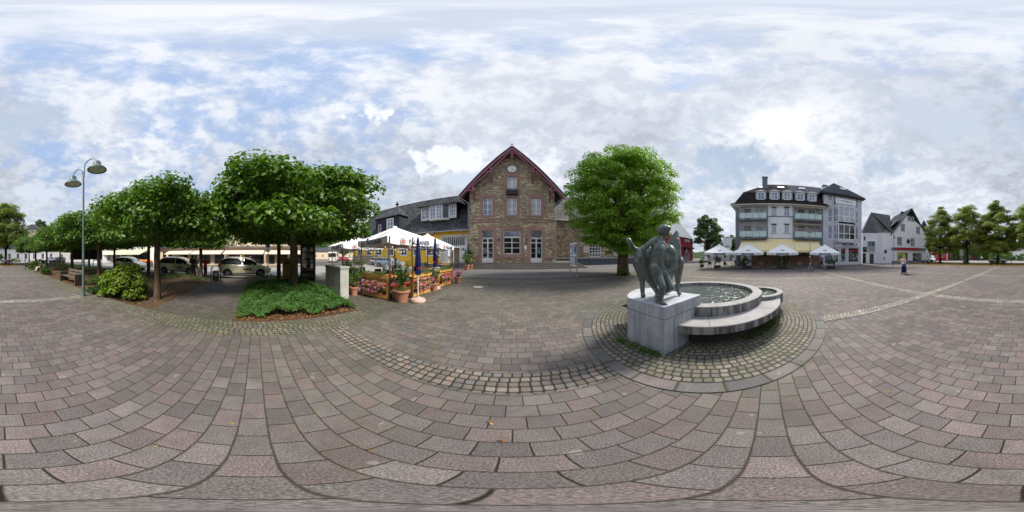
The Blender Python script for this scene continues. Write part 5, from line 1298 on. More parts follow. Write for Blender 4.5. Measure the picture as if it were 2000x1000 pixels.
T2 = make_pollard('pollarded tree with trunk right beside the big yellow green shrub', -5.2, -3.6, 12, .13, R0=2.0, z0=2.25, z1=4.0, nleaf=22000, ls=.12, drop=.8)
T3 = make_pollard('pollarded tree behind the big yellow green shrub and green lamp post', -6.6, -9.5, 13, .15, R0=3.1, z1=4.5, nleaf=19000, ls=.16)
for lb, x, y, rz_, s_, src in (
    ('front row pollarded tree behind the wooden bench', -6.9, -14.6, 1.2, 1.0, T3), ('front row pollarded tree beside the clipped round bush', -5.7, -19.3, 2.9, 1.0, T2),
    ('front row pollarded tree just beyond the seated person', -5.6, -25.2, .5, 1.0, T3), ('farthest front row pollarded tree at the end of the avenue', -5.6, -31, 4.0, 1.0, T2),
    ('rear row pollarded tree between the taxi and the ochre box', -11.3, 1.6, 2.2, 1.0, T3), ('rear row pollarded tree by the people beside the taxis', -11.4, -4.0, 1.1, 1.0, T2),
    ('rear row pollarded tree at the back end of the second taxi', -11.5, -8.9, 3.3, 1.0, T3), ('rear row pollarded tree in front of the green awnings', -11.5, -13.6, 5.0, 1.05, T2),
    ('rear row pollarded tree between lamp post and pale street wall', -11.5, -18.9, .2, 1.0, T3), ('rear row pollarded tree by the dark notice boards', -11.6, -24.2, 2.0, 1.0, T2),
    ('farthest rear row pollarded tree near the parked white car', -11.6, -30, 4.4, 1.0, T3)):
    dup(src, lb, (x, y, 0), rz_, s_)

# round lime tree by the station
def bigtree(name, label, loc, seed, zc, rx, rz_, nclump, nleaf, ls, mat, th, tr, barkm, group=None, squash=.6, tpl=LT4, low=-.75, crange=(.8,1.35), k=22, cat='tree', pear=0.0, gaps=0.0):
    t = thing(name, label, cat, loc, 0, group); rs = np.random.RandomState(seed); cl = []
    for i in range(nclump):
        while True:
            d = rs.randn(3); d /= np.linalg.norm(d)
            if d[2] > low: break
        f = rs.uniform(.72,1.0) if rs.rand() < .8 else rs.uniform(.3,.7)
        w_ = 1.0-pear*max(d[2],0)
        if gaps and math.sin(d[0]*5+seed)*math.sin(d[1]*5+2)*math.sin(d[2]*6) > 1-gaps: continue
        sz_ = rs.uniform(*crange)
        if rs.rand() < (.22 if pear < .1 else .12): f = rs.uniform(1.0,1.06); sz_ *= .6
        cl.append((d[0]*rx*f*w_, d[1]*rx*f*w_, max(zc+d[2]*rz_*f, 1.9), sz_))
    wts = np.array([c[3]**2 for c in cl]); cnt = (wts/wts.sum()*nleaf).astype(int); P = []; Nn = []
    for c, n in zip(cl, cnt):
        p, nn = shell(rs, c[:3], c[3], n, .5, .45, squash); o = p-np.array([0,0,zc]); nn = nn+o/np.linalg.norm(o,axis=1)[:,None]*.6; P.append(p); Nn.append(nn)
    P = np.concatenate(P); Nn = np.concatenate(Nn)
    limbs(seed, th, tr, cl, k, n=12).build('trunk', M[barkm], t, True)
    link('crown', leaves('crown', P, Nn, ls*rs.uniform(.6,1.25,len(P)), M[mat], rs, tpl, .4), t); return t
bigtree('round_tree', 'large round leafy tree with bright green top between station and horse statue', (9.4, 11.6, 0), 21, 6.95, 4.95, 5.15, 640, 125000, .165, 'leaf_bright', 2.5, .52, 'bark', squash=.7, crange=(.6,.98), low=-1.0, k=30, pear=.05)
# street trees
S1 = bigtree('street_tree', 'olive green street tree right of the white gabled house', (18.3,-32.4,0), 31, 6.8, 3.5, 6.0, 170, 32000, .25, 'leaf_olive', 3.2, .26, 'bark_dark', 'street trees along the far side of the square', .7, LT4, -.85, (.65,1.25), pear=.4)
S2 = bigtree('street_tree', 'olive green street tree in front of the vine covered house', (11.8,-32.6,0), 32, 7.1, 4.0, 5.8, 180, 32000, .25, 'leaf_olive', 3.2, .26, 'bark_dark', 'street trees along the far side of the square', .7, LT4, -.8, (.65,1.3), pear=.38, gaps=.4)
dup(S1, 'tallest olive green street tree standing behind the silver car', (5.4,-33.4,0), 2.0, (1.12,1.12,1.02)); dup(S2, 'street tree with olive crown at the end of the pollarded avenue', (-1.2,-34,0), 1.0, (1.12,1.12,1.03))
D1 = bigtree('background_tree', 'dark green tree between the red hall and the cafe umbrellas', (49.5,19.0,0), 41, 8.6, 4.6, 6.4, 90, 12000, .5, 'leaf_dark', 3.2, .35, 'bark_dark', 'trees in the background', .75, LT4, -.7, (.8,1.7), pear=.2, gaps=.4)
dup(D1, 'smaller dark tree just left of the apartment block', (58.5,13.5,0), 2, .62)
for i, (px_, d_, s_, lb) in enumerate(((1868,74,.72,'dark tree above the vine covered house roof'),(1912,76,.8,'dark tree behind the street trees, right of the vine house'),(1940,70,.75,'dark tree behind the silver car'),(1972,78,.8,'dark tree over the pale green shrub'),(1998,74,.7,'dark tree in front of the white end house'),
      (1815,70,.78,'dark conifer shaped tree peeping over the white gabled house'),(24,70,.62,'dark tree left of the far lamp post'),(45,66,.5,'dark tree just right of the far street tree'),(80,96,.95,'dark wooded tree on the hill right of the yellow villa'),
      (628,95,.72,'green tree above the end of the street behind the book cabinet'),(655,105,.62,'tree behind the white bus'),(672,72,.45,'small tree between bus and yellow restaurant'),(722,80,.5,'tree behind the left end of the yellow restaurant'))):
    l, _ = face(px_, d_); z_ = 9.0 if i == 8 else 0
    dup(D1, lb, (l[0],l[1],z_), i*1.3, s_)
# ------------------------------------------------------------ shrubs and ground cover
def bush(name, label, loc, seed, rx, ry, h, n, ls, mat, tpl=LT6, cat='shrub', group=None, dome=True, ncl=30, cr=.28, kind=None, stems=True, down=.2):
    rs = np.random.RandomState(seed); t = thing(name, label, cat, loc, 0, group, kind); P = []; Nn = []; cl = []
    for i in range(ncl):
        a = rs.uniform(0,2*pi); e = math.acos(rs.uniform(0,1)); f = rs.uniform(.7,.95)
        cl.append((rx*f*sin(e)*cos(a)*.85, ry*f*sin(e)*sin(a)*.85, max(h*f*cos(e)*.9, .12), cr*rs.uniform(.8,1.3)))
    for c in cl: p, nn = shell(rs, c[:3], c[3], n//ncl, .5, .6, .8); P.append(p); Nn.append(nn)
    P = np.concatenate(P); Nn = np.concatenate(Nn); P[:,2] = np.maximum(P[:,2], .03)
    if stems:
        mb = MB(); rr = random.Random(seed)
        for c in cl[:14]: mb.path([(c[0]*.15,c[1]*.15,0),(c[0]*.5,c[1]*.5,c[2]*.6),c[:3]],[.02,.014,.006],5)
        mb.build('stems', M['bark_dark'], t)
    link('foliage', leaves('foliage', P, Nn, ls*rs.uniform(.6,1.25,len(P)), M[mat], rs, tpl, down), t); return t
bush('aucuba_shrub', 'large yellow green broadleaf shrub in the bed beside the green lamp post', (-4.75,-5.0,0), 51, 1.15, 1.25, 1.6, 5200, .19, 'leaf_aucuba', LTL, ncl=60, cr=.26, down=.0)
bush('low_shrub', 'low yellow green shrub tuft between lamp post and tree trunk', (-4.45,-4.15,0), 52, .5, .5, .62, 700, .15, 'leaf_aucuba', LTL, ncl=14, cr=.16)
bush('low_shrub', 'dark bluish low weeds at the foot of the green lamp post', (-4.1,-6.2,0), 53, .45, .5, .35, 600, .1, 'leaf_dark', LT6, ncl=14, cr=.14)
bush('low_shrub', 'ragged green plant between the wooden bench and lamp post', (-5.3,-7.9,0), 54, .6, .6, .6, 900, .1, 'leaf_weed', LTL, ncl=16, cr=.2)
bush('clipped_bush', 'round clipped olive green bush beside the far bench', (-4.1,-14.3,0), 55, .62, .62, .95, 3500, .06, 'leaf_cover', LT4, ncl=40, cr=.16)
bush('clipped_bush', 'bright green bush behind the seated person', (-4.6,-20.3,0), 56, 1.3, 1.0, 1.15, 2600, .12, 'leaf_vine', LT4, ncl=30, cr=.3)
bush('tree_foot_shoots', 'leafy shoots around the trunk foot of the round tree', (8.95,11.0,0), 57, .62, .5, .62, 1400, .12, 'leaf_weed', LT6, ncl=20, cr=.18)
for i,(x,y) in enumerate(((18.3,-32.3),(11.8,-32.4),(5.4,-33.2))):
    bush('tree_foot_shoots', ('green shoots round the foot of the street tree near the white house','green shoots round the foot of the street tree before the vine house','green shoots round the foot of the tree behind the silver car')[i], (x,y,0), 60+i, .9-.3*(i==0),.7,.55,500,.16,'leaf_cover',LT4,ncl=12,cr=.25)
bush('garden_shrub', 'pale yellow green rounded shrub across the street', (*face(1967,60)[0][:2],0), 65, 4.2, 3, 3.9, 5000, .3, 'leaf_vine', LT4, ncl=50, cr=.9)
bush('garden_shrub', 'dark round headed small tree at the end of the street', (*face(1996,58)[0][:2],0), 66, 2.2, 2, 3.4, 2500, .3, 'leaf_dark', LT4, ncl=30, cr=.7)
bush('garden_shrub', 'bright green column of vine beside the stone house', (*face(1939,60)[0][:2],0), 67, 1.6, 1.4, 5.6, 3000, .3, 'leaf_vine', LT4, ncl=40, cr=.8)
bush('garden_shrub', 'yellow green low shrub left of the far benches', (*face(28,44)[0][:2],0), 68, 2.4,1.2,1.0,1200,.2,'leaf_vine',LT4,ncl=20,cr=.4)
bush('garden_shrub', 'yellow green low shrub beyond the seated person', (*face(76,36)[0][:2],0), 69, 2.0,1.2,1.2,1200,.2,'leaf_vine',LT4,ncl=20,cr=.4)
# vine on the stone house (local coordinates of that house)
rs = np.random.RandomState(8); n = 9000
P = np.stack([rs.uniform(-7.4,7.4,n), rs.uniform(-.45,-.05,n), 3.4+rs.randn(n)*.55], 1)
P2 = np.stack([rs.choice([-7,-4.9,-2.3,2.6,5.2,7.0],4200)+rs.randn(4200)*.38, rs.uniform(-.4,-.05,4200), rs.uniform(.5,3.6,4200)], 1)
P = np.concatenate([P,P2]); o = link('vine', leaves('vine', P, np.tile([0,-1.,.5],(len(P),1)), .28, M['leaf_vine'], rs, LT4, .4), vh)
# ground cover in the near bed (nobody could count the plants)
rs = np.random.RandomState(5); n = 15000; P = []
x = rs.uniform(-8.2,-4.0,n*2); y = rs.uniform(-.5,2.95,n*2)
hgt = .8*np.clip(1.0-((x+6.1)/2.25)**4,0,1)*np.clip(1-((y-1.2)/1.85)**4,0,1)*(.72+.22*np.sin(x*3.1+1)*np.sin(y*2.7)+.16*np.sin(x*8.3+y*3)*np.sin(y*7.1+1)+.08*np.sin(x*17)*np.sin(y*19)) 
edge = .02+.05*np.sin(y*9)+.05*np.sin(y*4+1)
keep = (hgt > .06) & (x < -4.15+edge); x, y, hgt = x[keep], y[keep], hgt[keep]
z = hgt*(1-.35*rs.rand(len(x))**2)+.03; z = np.maximum(z, .02)
gx = np.stack([(x+6.1)*.5,(y-1.2)*.4,np.ones(len(x))],1)
P = np.stack([x,y,z],1)
gc = link('ground_cover', leaves('ground_cover', P, gx, .085*rs.uniform(.6,1.3,len(P)), M['leaf_cover'], rs, LTL, -.1))
tag(gc, 'dense dark green creeping ground cover with feathery twigs in the near bed', 'ground cover', kind='stuff')
# arching twigs with leaves
P = []; Nn = []; S = []
for i in range(900):
    k = rs.randint(len(x)); b = np.array([x[k],y[k],hgt[k]*.8+.02]); a = rs.uniform(0,2*pi); L = rs.uniform(.15,.42); d = np.array([cos(a),sin(a),0])
    for t in np.linspace(0,1,9):
        p = b+d*L*t+np.array([0,0,.22*L*4*t*(1-t*.75)]); sd = np.array([-d[1],d[0],0])
        for s_ in (-1,1): P.append(p+sd*s_*.025); Nn.append((0,0,1)); S.append(.062*(1.1-t*.5))
tw_ = link('ground_cover_twigs', leaves('ground_cover_twigs', P, Nn, S, M['leaf_cover'], rs, LTL, -.1))
tag(tw_, 'arching leafy twigs standing out of the near ground cover', 'ground cover', kind='stuff')
# low dark plants under the trees
n = 9000; x = rs.uniform(-11.9,-7.2,n); y = rs.uniform(-32,2.8,n); keep = ((y > -.2)|(y < -3.4)) & (rs.rand(n) < .55+.45*np.sin(y*1.3)*np.sin(x)); x, y = x[keep], y[keep]
x = np.where(rs.rand(len(x))<.6, -11.2+rs.randn(len(x))*.5, x)
hh = (.42*(.6+.4*np.sin(y*2.1)))*rs.rand(len(x))**.5
o = link('bed_plants', leaves('bed_plants', np.stack([x,y,hh+.03],1), np.tile([0.2,0,1.],(len(x),1)), .17*rs.uniform(.6,1.2,len(x)), M['leaf_cover'], rs, LTL, -.2)); tag(o, 'dark low plants in the shaded bed under the pollarded trees', 'ground cover', kind='stuff')
# leaf litter
def litter(name, label, pts, size, mat):
    P = np.asarray(pts); n = len(P); o = link(name, leaves(name, P, np.tile([0,0,1.],(n,1)), size*rs.uniform(.6,1.3,n), mat, rs, LT6, 0)); V = o.data
    return tag(o, label, 'fallen leaves', kind='stuff')
n = 1500; litter('fallen_leaves', 'yellow fallen leaves drifted along the street side of the square', np.stack([rs.uniform(-3,24,n*6), -33.2+rs.gamma(1.5,1.5,n*6), np.full(n*6,.03)],1), .17, M['leaf_yellow'])
n = 500; litter('leaf_litter', 'brown leaf litter on the soil of the tree beds', np.stack([-4.15-rs.rand(n*3)**2*3.5, rs.uniform(-32,-3.1,n*3), np.full(n*3,.03)],1), .075, M['leaf_litter'])
n = 700; litter('leaf_litter', 'brown litter along the edge of the near ground cover', np.stack([-4.03-rs.rand(n)*.35, rs.uniform(-.55,2.8,n), np.full(n,.03)],1), .05, M['leaf_litter'])
n = 90
pts = [(*g(rs.uniform(560,1260), 503+rs.uniform(28,190))[:2], .018) for i in range(n)]
pts = [p for p in pts if p[0] > -3.3 and math.hypot(p[0]-4.35,p[1]-1.8) > 2.4]+[(*g(a,b)[:2],.018) for a,b in ((305,872),(958,825),(983,861),(724,881),(1158,802),(616,812),(455,828),(1160,676),(500,645),(595,632),(478,647),(700,640),(640,650),(1000,618),(1736,766),(985,862),(960,829),(1035,812))]
litter('fallen_leaves', 'scattered small yellow leaves on the paving in front of the terrace', pts, .032, M['leaf_yellow'])
pts = []
while len(pts) < 260:
    a = rs.uniform(0,2*pi); r = 1.9+abs(rs.randn())*.22; p = (C0[0]+r*cos(a), C0[1]+r*sin(a), .022)
    if p[0] < 5.2: pts.append(p)
litter('leaf_litter', 'dry leaves gathered at the foot of the fountain', pts, .05, M['leaf_litter'])
# weeds round the fountain foot
def tufts(name, label, spots, h, n, mat='leaf_weed'):
    P = []; Nn = []; S = []; T = []
    for sx_, sy_, sr_ in spots:
        for i in range(n):
            a = rs.uniform(0,2*pi); r = sr_*math.sqrt(rs.rand()); P.append((sx_+r*cos(a), sy_+r*sin(a), .01)); Nn.append((rs.randn(),rs.randn(),.2)); S.append(h*rs.uniform(.4,1.2)); T.append((rs.randn()*.6,rs.randn()*.6,1.3))
    o = link(name, leaves(name, P, Nn, S, M[mat], rs, (LTB[0]*np.array([2.2,1,1]), LTB[1]), 0, spin=T)); return tag(o, label, 'weeds', kind='stuff')
sp_ = [(1.86,1.75,.12),(1.84,2.0,.1),(1.88,1.55,.08),(1.8,2.25,.08)]+[(C0[0]+1.95*cos(R(a)), C0[1]+1.95*sin(R(a)), .13) for a in (228,236,243,249,256,264,290,300,310)]
tufts('weeds', 'small green weeds sprouting at the foot of the plinth and fountain', sp_, .15, 60)
# ------------------------------------------------------------ fountain
fo = thing('fountain', 'round stepped concrete fountain basin with a small side basin and plinth', 'fountain', (C0[0], C0[1], 0))
def ringmb(r0, r1, z0, z1, a0=0, a1=360, c=(0,0), n=72, inner=True):
    mb = MB(); full = abs(a1-a0) >= 360; vs = []; m = n if full else n+1
    for k in range(m):
        a = R(a0+(a1-a0)*k/n)
        for r, z in ((r0,z0),(r1,z0),(r1,z1-.012),(r1-.012,z1),(r0+.012,z1),(r0,z1-.012)): vs.append((c[0]+r*cos(a), c[1]+r*sin(a), z))
    fs = []
    for k in range(n):
        b, b2 = k*6, ((k+1) % m)*6
        for j in range(6): fs.append((b+j, b2+j, b2+(j+1) % 6, b+(j+1) % 6))
    if not full: fs += [tuple(range(5,-1,-1)), tuple(n*6+j for j in range(6))]
    mb.add(vs, fs); return mb
ringmb(1.38, 1.64, .3, .705).build('basin_rim', M['basin'], fo, True)
mb = MB(); mb.lathe([(1.38,.30),(1.38,.31)], n=64); mb.build('basin_floor', M['basin_base'], fo)
mb = MB(); mb.lathe([(1.39,.60),(1.39,.615)], n=64); mb.build('water', M['water'], fo)
ringmb(1.55, 2.13, .345, .5, 145, 322).build('step', M['basin'], fo, True)
ringmb(.3, 1.84, -.02, .35).build('foundation', M['basin_base'], fo)
sc_ = (.68, -1.48)
sbn = ringmb(.60, .78, .30, .60, c=sc_, n=56).build('side_basin', M['basin'], fo, True)
mb = MB(); mb.lathe([(.61,.50),(.61,.525)], c=(sc_[0],sc_[1],0), n=40); mb.build('side_water', M['water'], fo)
mb = MB(); mb.lathe([(.6,.3),(.6,.31)], c=(sc_[0],sc_[1],0), n=40); mb.build('side_floor', M['basin_base'], fo)
jm = MB()   # butt joints in the step
for a in (248, 205, 292): jm.cbox((1.845*cos(R(a)),1.845*sin(R(a)),.5005), (.56,.007,.003), rz=R(a))
for a in (228,272,316): jm.cbox((1.51*cos(R(a)),1.51*sin(R(a)),.7055), (.25,.006,.003), rz=R(a)); jm.cbox((1.641*cos(R(a)),1.641*sin(R(a)),.59), (.004,.006,.2), rz=R(a))
jm.build('stone_joints', M['basin_base'], fo)
# plinth
pn = thing('statue_plinth', 'pale grey concrete plinth block carrying the bronze horse and boy', 'plinth')
def arcpts(x0, y0, x1, y1):   # block with a back edge following the basin curve
    pts = [(x0,y0),(x1,y0)]
    for a in np.linspace(196, 128, 9): pts.append((C0[0]+1.66*cos(R(a)), C0[1]+1.66*sin(R(a))))
    return pts
cap = [(1.94,1.44),(2.98,1.30),(2.98,1.75),(3.02,2.55),(2.86,2.72),(2.6,2.74),(2.32,2.62),(2.08,2.44),(1.96,2.28)]
blk = [(1.943,1.443),(2.76,1.334),(2.76,1.9),(2.8,2.5),(2.6,2.72),(2.32,2.6),(2.085,2.43),(1.965,2.27)]
MB().ext(cap, .70, .917).build('plinth_cap', M['plinth'], pn, bevel=.008)
MB().ext(blk, -.02, .688).build('plinth_block', M['plinth'], pn, bevel=.008)
mb = MB(); mb.cbox((2.17,1.411,.34),(.007,.004,.69),rz=R(-7.7)); mb.box(2.0,2.7,1.5,2.5,.686,.702); mb.build('joint', M['basin_base'], pn)

# ------------------------------------------------------------ blended bodies
def fuse(name, prims, voxel, mat, parent=None, it=3, fac=.5):
    mb = MB()
    for p in prims:
        if p[0] == 'e':
            rot = Matrix.Rotation(p[3], 3, p[4]) if len(p) > 4 else (p[3] if len(p) > 3 else None); mb.ell(p[1], p[2], 20, 14, rot)
        else:
            pts, rr = p[1], p[2]; P_, R2 = [], []
            for i in range(len(pts)-1):
                a, b = Vector(pts[i]), Vector(pts[i+1]); k = max(1, int((b-a).length/(voxel*2)))
                for j in range(k): t = j/k; P_.append(a.lerp(b,t)); R2.append(rr[i]*(1-t)+rr[i+1]*t)
            P_.append(Vector(pts[-1])); R2.append(rr[-1])
            mb.path(P_, R2, 14)
            for q, r in ((P_[0],R2[0]),(P_[-1],R2[-1])): mb.ell(q, (r,r,r), 12, 8)
            for q, r in list(zip(pts, rr))[1:-1]: mb.ell(q, (r,r,r), 12, 8)
    me = mb.mesh(name, mat); tmp = bpy.data.objects.new('tmp', me); col.objects.link(tmp)
    m = tmp.modifiers.new('r', 'REMESH'); m.mode = 'VOXEL'; m.voxel_size = voxel; m.use_smooth_shade = True
    s = tmp.modifiers.new('s', 'SMOOTH'); s.factor = fac; s.iterations = it
    bpy.context.view_layer.update()
    dg = bpy.context.evaluated_depsgraph_get(); ev = tmp.evaluated_get(dg)
    m2 = bpy.data.meshes.new_from_object(ev); m2.name = name
    bpy.data.objects.remove(tmp)
    if not len(m2.materials): m2.materials.append(mat)
    m2.polygons.foreach_set('use_smooth', [True]*len(m2.polygons))
    return link(name, m2, parent)
A = at
horse = thing('horse_statue', 'patinated bronze horse statue standing on the pale plinth, tail raised', 'statue', (2.45,1.9,.917))
hp = []
def c(pts, rr): return ('c', pts, rr)
hp += [c([A(1258,500,3.04), A(1264,502,3.05), A(1276,504,3.08), A(1290,506,3.06), A(1303,507,3.03)], [.19,.235,.245,.24,.215]), ('e', A(1263,520,3.02), (.15,.17,.15)), ('e', A(1304.5,496,2.99), (.135,.16,.185)), ('e', A(1306,512,3.0), (.15,.17,.17))]
hp += [c([A(1311,527,3.12), A(1312,513,3.12), A(1312.3,500,3.12), A(1313,490,3.13), A(1315.2,480,3.14), A(1317.3,472,3.15), A(1319.3,464.5,3.16), A(1321.3,457,3.17), A(1322.5,450.5,3.18)], [.12,.168,.183,.17,.146,.12,.088,.052,.014])]
hp += [c([A(1320,470,3.24), A(1318,476,3.45), A(1316,486,3.62)], [.06,.085,.06])]     # head turned away
hp += [c([A(1251,512,3.04), A(1253,535,3.0), A(1254.5,552,3.01), A(1255,571,3.01)], [.16,.092,.052,.043]), c([A(1255,572,3.01), A(1256,577.5,3.0)], [.036,.05])]
hp += [c([A(1266,515,2.98), A(1268,542,2.93), A(1279,562,2.92), A(1284,571,2.86), A(1284.5,584,2.80)], [.155,.09,.055,.044,.038]), c([A(1284.5,585,2.79), A(1285,589.5,2.77)], [.034,.042])]
hp += [c([A(1323,512,3.16), A(1324.5,535,3.16), A(1324,553,3.17), A(1324,567,3.17)], [.14,.08,.05,.042]), c([A(1324.5,568,3.17), A(1327,573.0,3.15)], [.034,.044])]
hp += [c([A(1307,520,3.35), A(1308.5,540,3.36), A(1308.5,552,3.36), A(1308,568,3.3)], [.12,.065,.045,.04])]
hp += [c([A(1247,489,3.02), A(1240,486,3.0), A(1234,480,2.97), A(1230,473.5,2.94), A(1228,470,2.93)], [.055,.042,.04,.045,.05]), ('e', A(1227.5,469.5,2.93), (.05,.05,.05))]
hb = fuse('horse_body', hp, .010, M['bronze'], None, 5)
MP = Matrix.Translation(-Vector(horse.location)); hb.data.transform(MP); hb.parent = horse
def surf(px, d): return d
mn = MB(M=MP)
for k in range(13):   # mane ridge
    f = k/12; p = A(1303+18*f, 479-25.5*f, 3.03+.13*f); mn.ell(p, (.018,.02,.03), 8, 6)
mn.path([A(1300,479,2.99),A(1308,488,2.93),A(1315,500,2.915),A(1317.5,518,2.93),A(1318,534,3.02)],.008,6)
mn.path([A(1299,482,2.96),A(1306,490,2.915),A(1312,502,2.90),A(1315.5,520,2.92),A(1316,536,3.0)],.006,6)
mn.build('harness', M['bronze'], horse, True)
er = MB(M=MP); er.path([A(1321,459,3.14),A(1322.5,450.5,3.14)],[.05,.012],8); er.build('ear', M['bronze'], horse, True)
boy = thing('boy_statue', 'bronze figure of a bare youth leaning back against the horse flank', 'statue', (2.05,1.55,.917))
bp = [c([A(1290,471,2.77), A(1288,478,2.76), A(1286,487,2.75), A(1284.5,498,2.745), A(1283.5,509,2.74), A(1283,520,2.73), A(1283,528,2.72)], [.07,.108,.136,.136,.128,.126,.115])]
bp += [c([A(1288,474,2.78), A(1293,465,2.78), A(1296,458,2.78)], [.085,.052,.05])]
bp += [('e', A(1298.5,452.5,2.79), (.078,.088,.105)), c([A(1302.5,452,2.76), A(1304.2,456,2.755)], [.016,.02])]
bp += [c([A(1282,468.5,2.72), A(1276,470,2.70), A(1265,479,2.66), A(1257.5,486,2.64)], [.06,.055,.046,.042]), c([A(1257.5,486,2.64), A(1257.5,496,2.68), A(1260,505,2.74)], [.045,.035,.028])]
bp += [c([A(1260,505,2.74), A(1261,512,2.76)], [.026,.018])]
bp += [c([A(1293,474,2.84), A(1299,480,2.90), A(1303,486,2.88)], [.052,.042,.034])]
bp += [c([A(1280,522,2.7), A(1285,540,2.66), A(1293.5,559,2.58)], [.112,.088,.064]), c([A(1293.5,559,2.58), A(1292.5,572,2.60), A(1290.5,586,2.58), A(1291,590,2.57)], [.058,.052,.036,.034])]
bp += [c([A(1291,591,2.575), A(1296,592.5,2.53), A(1302,594,2.50)], [.032,.026,.014]), c([A(1289,592,2.58), A(1291,593,2.57)],[.024,.024])]
bp += [c([A(1291,526,2.82), A(1301,543,2.78), A(1311,562,2.70)], [.105,.08,.064]), c([A(1311,563,2.70), A(1301,569,2.72), A(1286,577,2.74), A(1281.5,579,2.75)], [.055,.045,.036,.03])]
bp += [c([A(1281,579,2.73), A(1281.5,586,2.68), A(1283,593,2.62)], [.032,.028,.018])]
bb_ = fuse('body', bp, .008, M['bronze'], None, 7)
MP2 = Matrix.Translation(-Vector(boy.location)); bb_.data.transform(MP2); bb_.parent = boy
fg = MB(M=MP2)
for k in range(5):
    p = A(1260.2+.9*k*.8, 509+.4*k, 2.745+.012*k); fg.path([p, p+Vector((.004*k-.008,0,-.03)), p+Vector((.004*k-.004,.006,-.055+.004*abs(k-2)))],[.0085,.008,.006],6)
for k in range(5): p = A(1302+.5*k, 593.4+.35*k, 2.50-.002*k); fg.ell(p,(.009,.009,.007),8,6)
fg.build('fingers_and_toes', M['bronze'], boy, True)
hair = fuse('hair', [('e', A(1296.5,447.5,2.79), (.112,.118,.085)), ('e', A(1294,452,2.80), (.10,.105,.085)), ('e', A(1301,446,2.77), (.085,.09,.055))], .01, M['bronze'], None, 3)
hair.data.transform(MP2); hair.parent = boy
# ------------------------------------------------------------ lamps, benches, bin
def bell(mb, p, s=1.0):
    x, y, z = p
    mb.lathe([(.03*s,.40*s),(.08*s,.39*s),(.145*s,.34*s),(.17*s,.26*s),(.175*s,.14*s),(.21*s,.09*s),(.33*s,.0),(.40*s,-.08*s),(.405*s,-.115*s),(.385*s,-.115*s),(.2*s,.0)], (x,y,z), 28, cap=False)
def lamp_post(name, label, loc, rz, h, s=1.0, two=True, group='curved double street lamps'):
    t = thing(name, label, 'street lamp', loc, rz, group)
    mb = MB(); mb.tube((0,0,0),(0,0,2.4),.062*s,.055*s,12); mb.tube((0,0,2.4),(0,0,h-.55),.045*s,.04*s,12); mb.lathe([(.085*s,0),(.085*s,.12),(.065*s,.2)], n=12); mb.build('pole', M['pole_green'], t, True)
    for sg, hh, rad in ((1, h, .36*s), (-1, h-.28, .32*s)) if two else ():
        a = MB(); a.path([(0,0,h-.9),(sg*.05,0,h-.8)]+[(sg*(.06+rad-rad*cos(q)),0,hh-rad+.0+rad*sin(q)) for q in np.linspace(0,pi,10)], .024*s, 8); ao = a.build('lamp_arm', M['pole_green'], t, True)
        e = (sg*(.06+2*rad),0,hh-rad-.30*s)
        a = MB(); bell(a, e, s); lo = a.build('lamp_shade', M['pole_green'], t, True)
        b = MB(); b.lathe([(.375*s,-.09*s),(.0,-.06*s)], e, 24, cap=False); b.ell((e[0],e[1],e[2]-.02*s),(.12*s,.12*s,.09*s),12,8); b.build('reflector', M['offwhite'], lo, True)
    return t
L1 = lamp_post('street_lamp', 'tall green grey double street lamp standing beside the big yellow green shrub', g(163,578), R(105), 6.1, .95)
dup(L1, 'double street lamp far along the pollarded avenue, near the seated person', g(49,527), R(60)); dup(L1, 'double street lamp in front of the white gabled house', g(1745,519.3), R(-45), .93)
dup(L1, 'street lamp seen end on before the striped cafe awning', (24.0*cos(R(14.8)),-24*sin(R(14.8)),0), R(-8), 1.0)
t = thing('thin_lamp_post', 'thin dark post at the street edge right of the silver car', 'post', g(1975,516)); MB().tube((0,0,0),(0,0,6.1),.05,.04).build('pole', M['dark'], t); MB().lathe([(.09,0),(.09,.5),(.06,.55)],n=10).build('pole_foot', M['dark'], t); MB().lathe([(.05,6.1),(.02,6.2)],n=10).build('pole_cap', M['dark'], t)
def bench(label, loc, rz, L=2.3):
    t = thing('park_bench', label, 'bench', loc, rz, 'wooden benches along the tree bed')
    for y in (-L/2, L/2-.09):
        MB().box(-.62,.0,y,y+.09,0,.66).build('side_panel', M['bench_wood'], t, bevel=.01)
    s = MB(); [s.box(-.56+.13*k,-.45+.13*k,-L/2+.09,L/2-.09,.40,.44) for k in range(4)]; s.build('seat', M['bench_wood'], t)
    s = MB(); [s.cbox((-.60-.03*k,0,.58+.2*k),(.035,L-.2,.15),ry=-.15) for k in range(2)]; [s.cbox((-.62,yy,.6),(.05,.06,.5),ry=-.15) for yy in (-L/2+.5, L/2-.5)]; s.build('backrest', M['bench_wood'], t); return t
B1 = bench('brown wooden bench with solid side panels near the lamp post', (-4.0,-9.25,0), 0)
dup(B1, 'wooden bench on which the person in pale trousers sits', (-4.0,-17.2,0), 0); dup(B1, 'distant bench at the left of the avenue end', (-1.3,-31.0,0), R(90)); dup(B1, 'distant bench in the avenue near the far lamp post', (-4.0,-24.5,0), 0)
t = thing('litter_bin', 'black litter bin under a round arched metal hoop at the bed edge', 'litter bin', g(421.5,552), R(-104+90+0))
t.rotation_euler = (0,0,R(104))
hp_ = lambda r, w_: [(-w_,0,0),(-w_,0,.78)]+[(-w_*cos(q),0,.78+w_*sin(q)*1.05) for q in np.linspace(0,pi,12)]+[(w_,0,0)]
MB().path(hp_(0,.31),.028,8).build('hoop', M['dark'], t, True)
MB().path([(p[0]*.82,p[1],p[2]*.97) for p in hp_(0,.31)],.018,8).build('inner_hoop', M['steel'], t, True)
MB().box(-.2,.2,-.14,.14,.12,.78).build('bin_body', M['black'], t, bevel=.03); MB().box(-.07,.07,-.155,-.14,.45,.62).build('label_plate', M['grey_frame'], t)
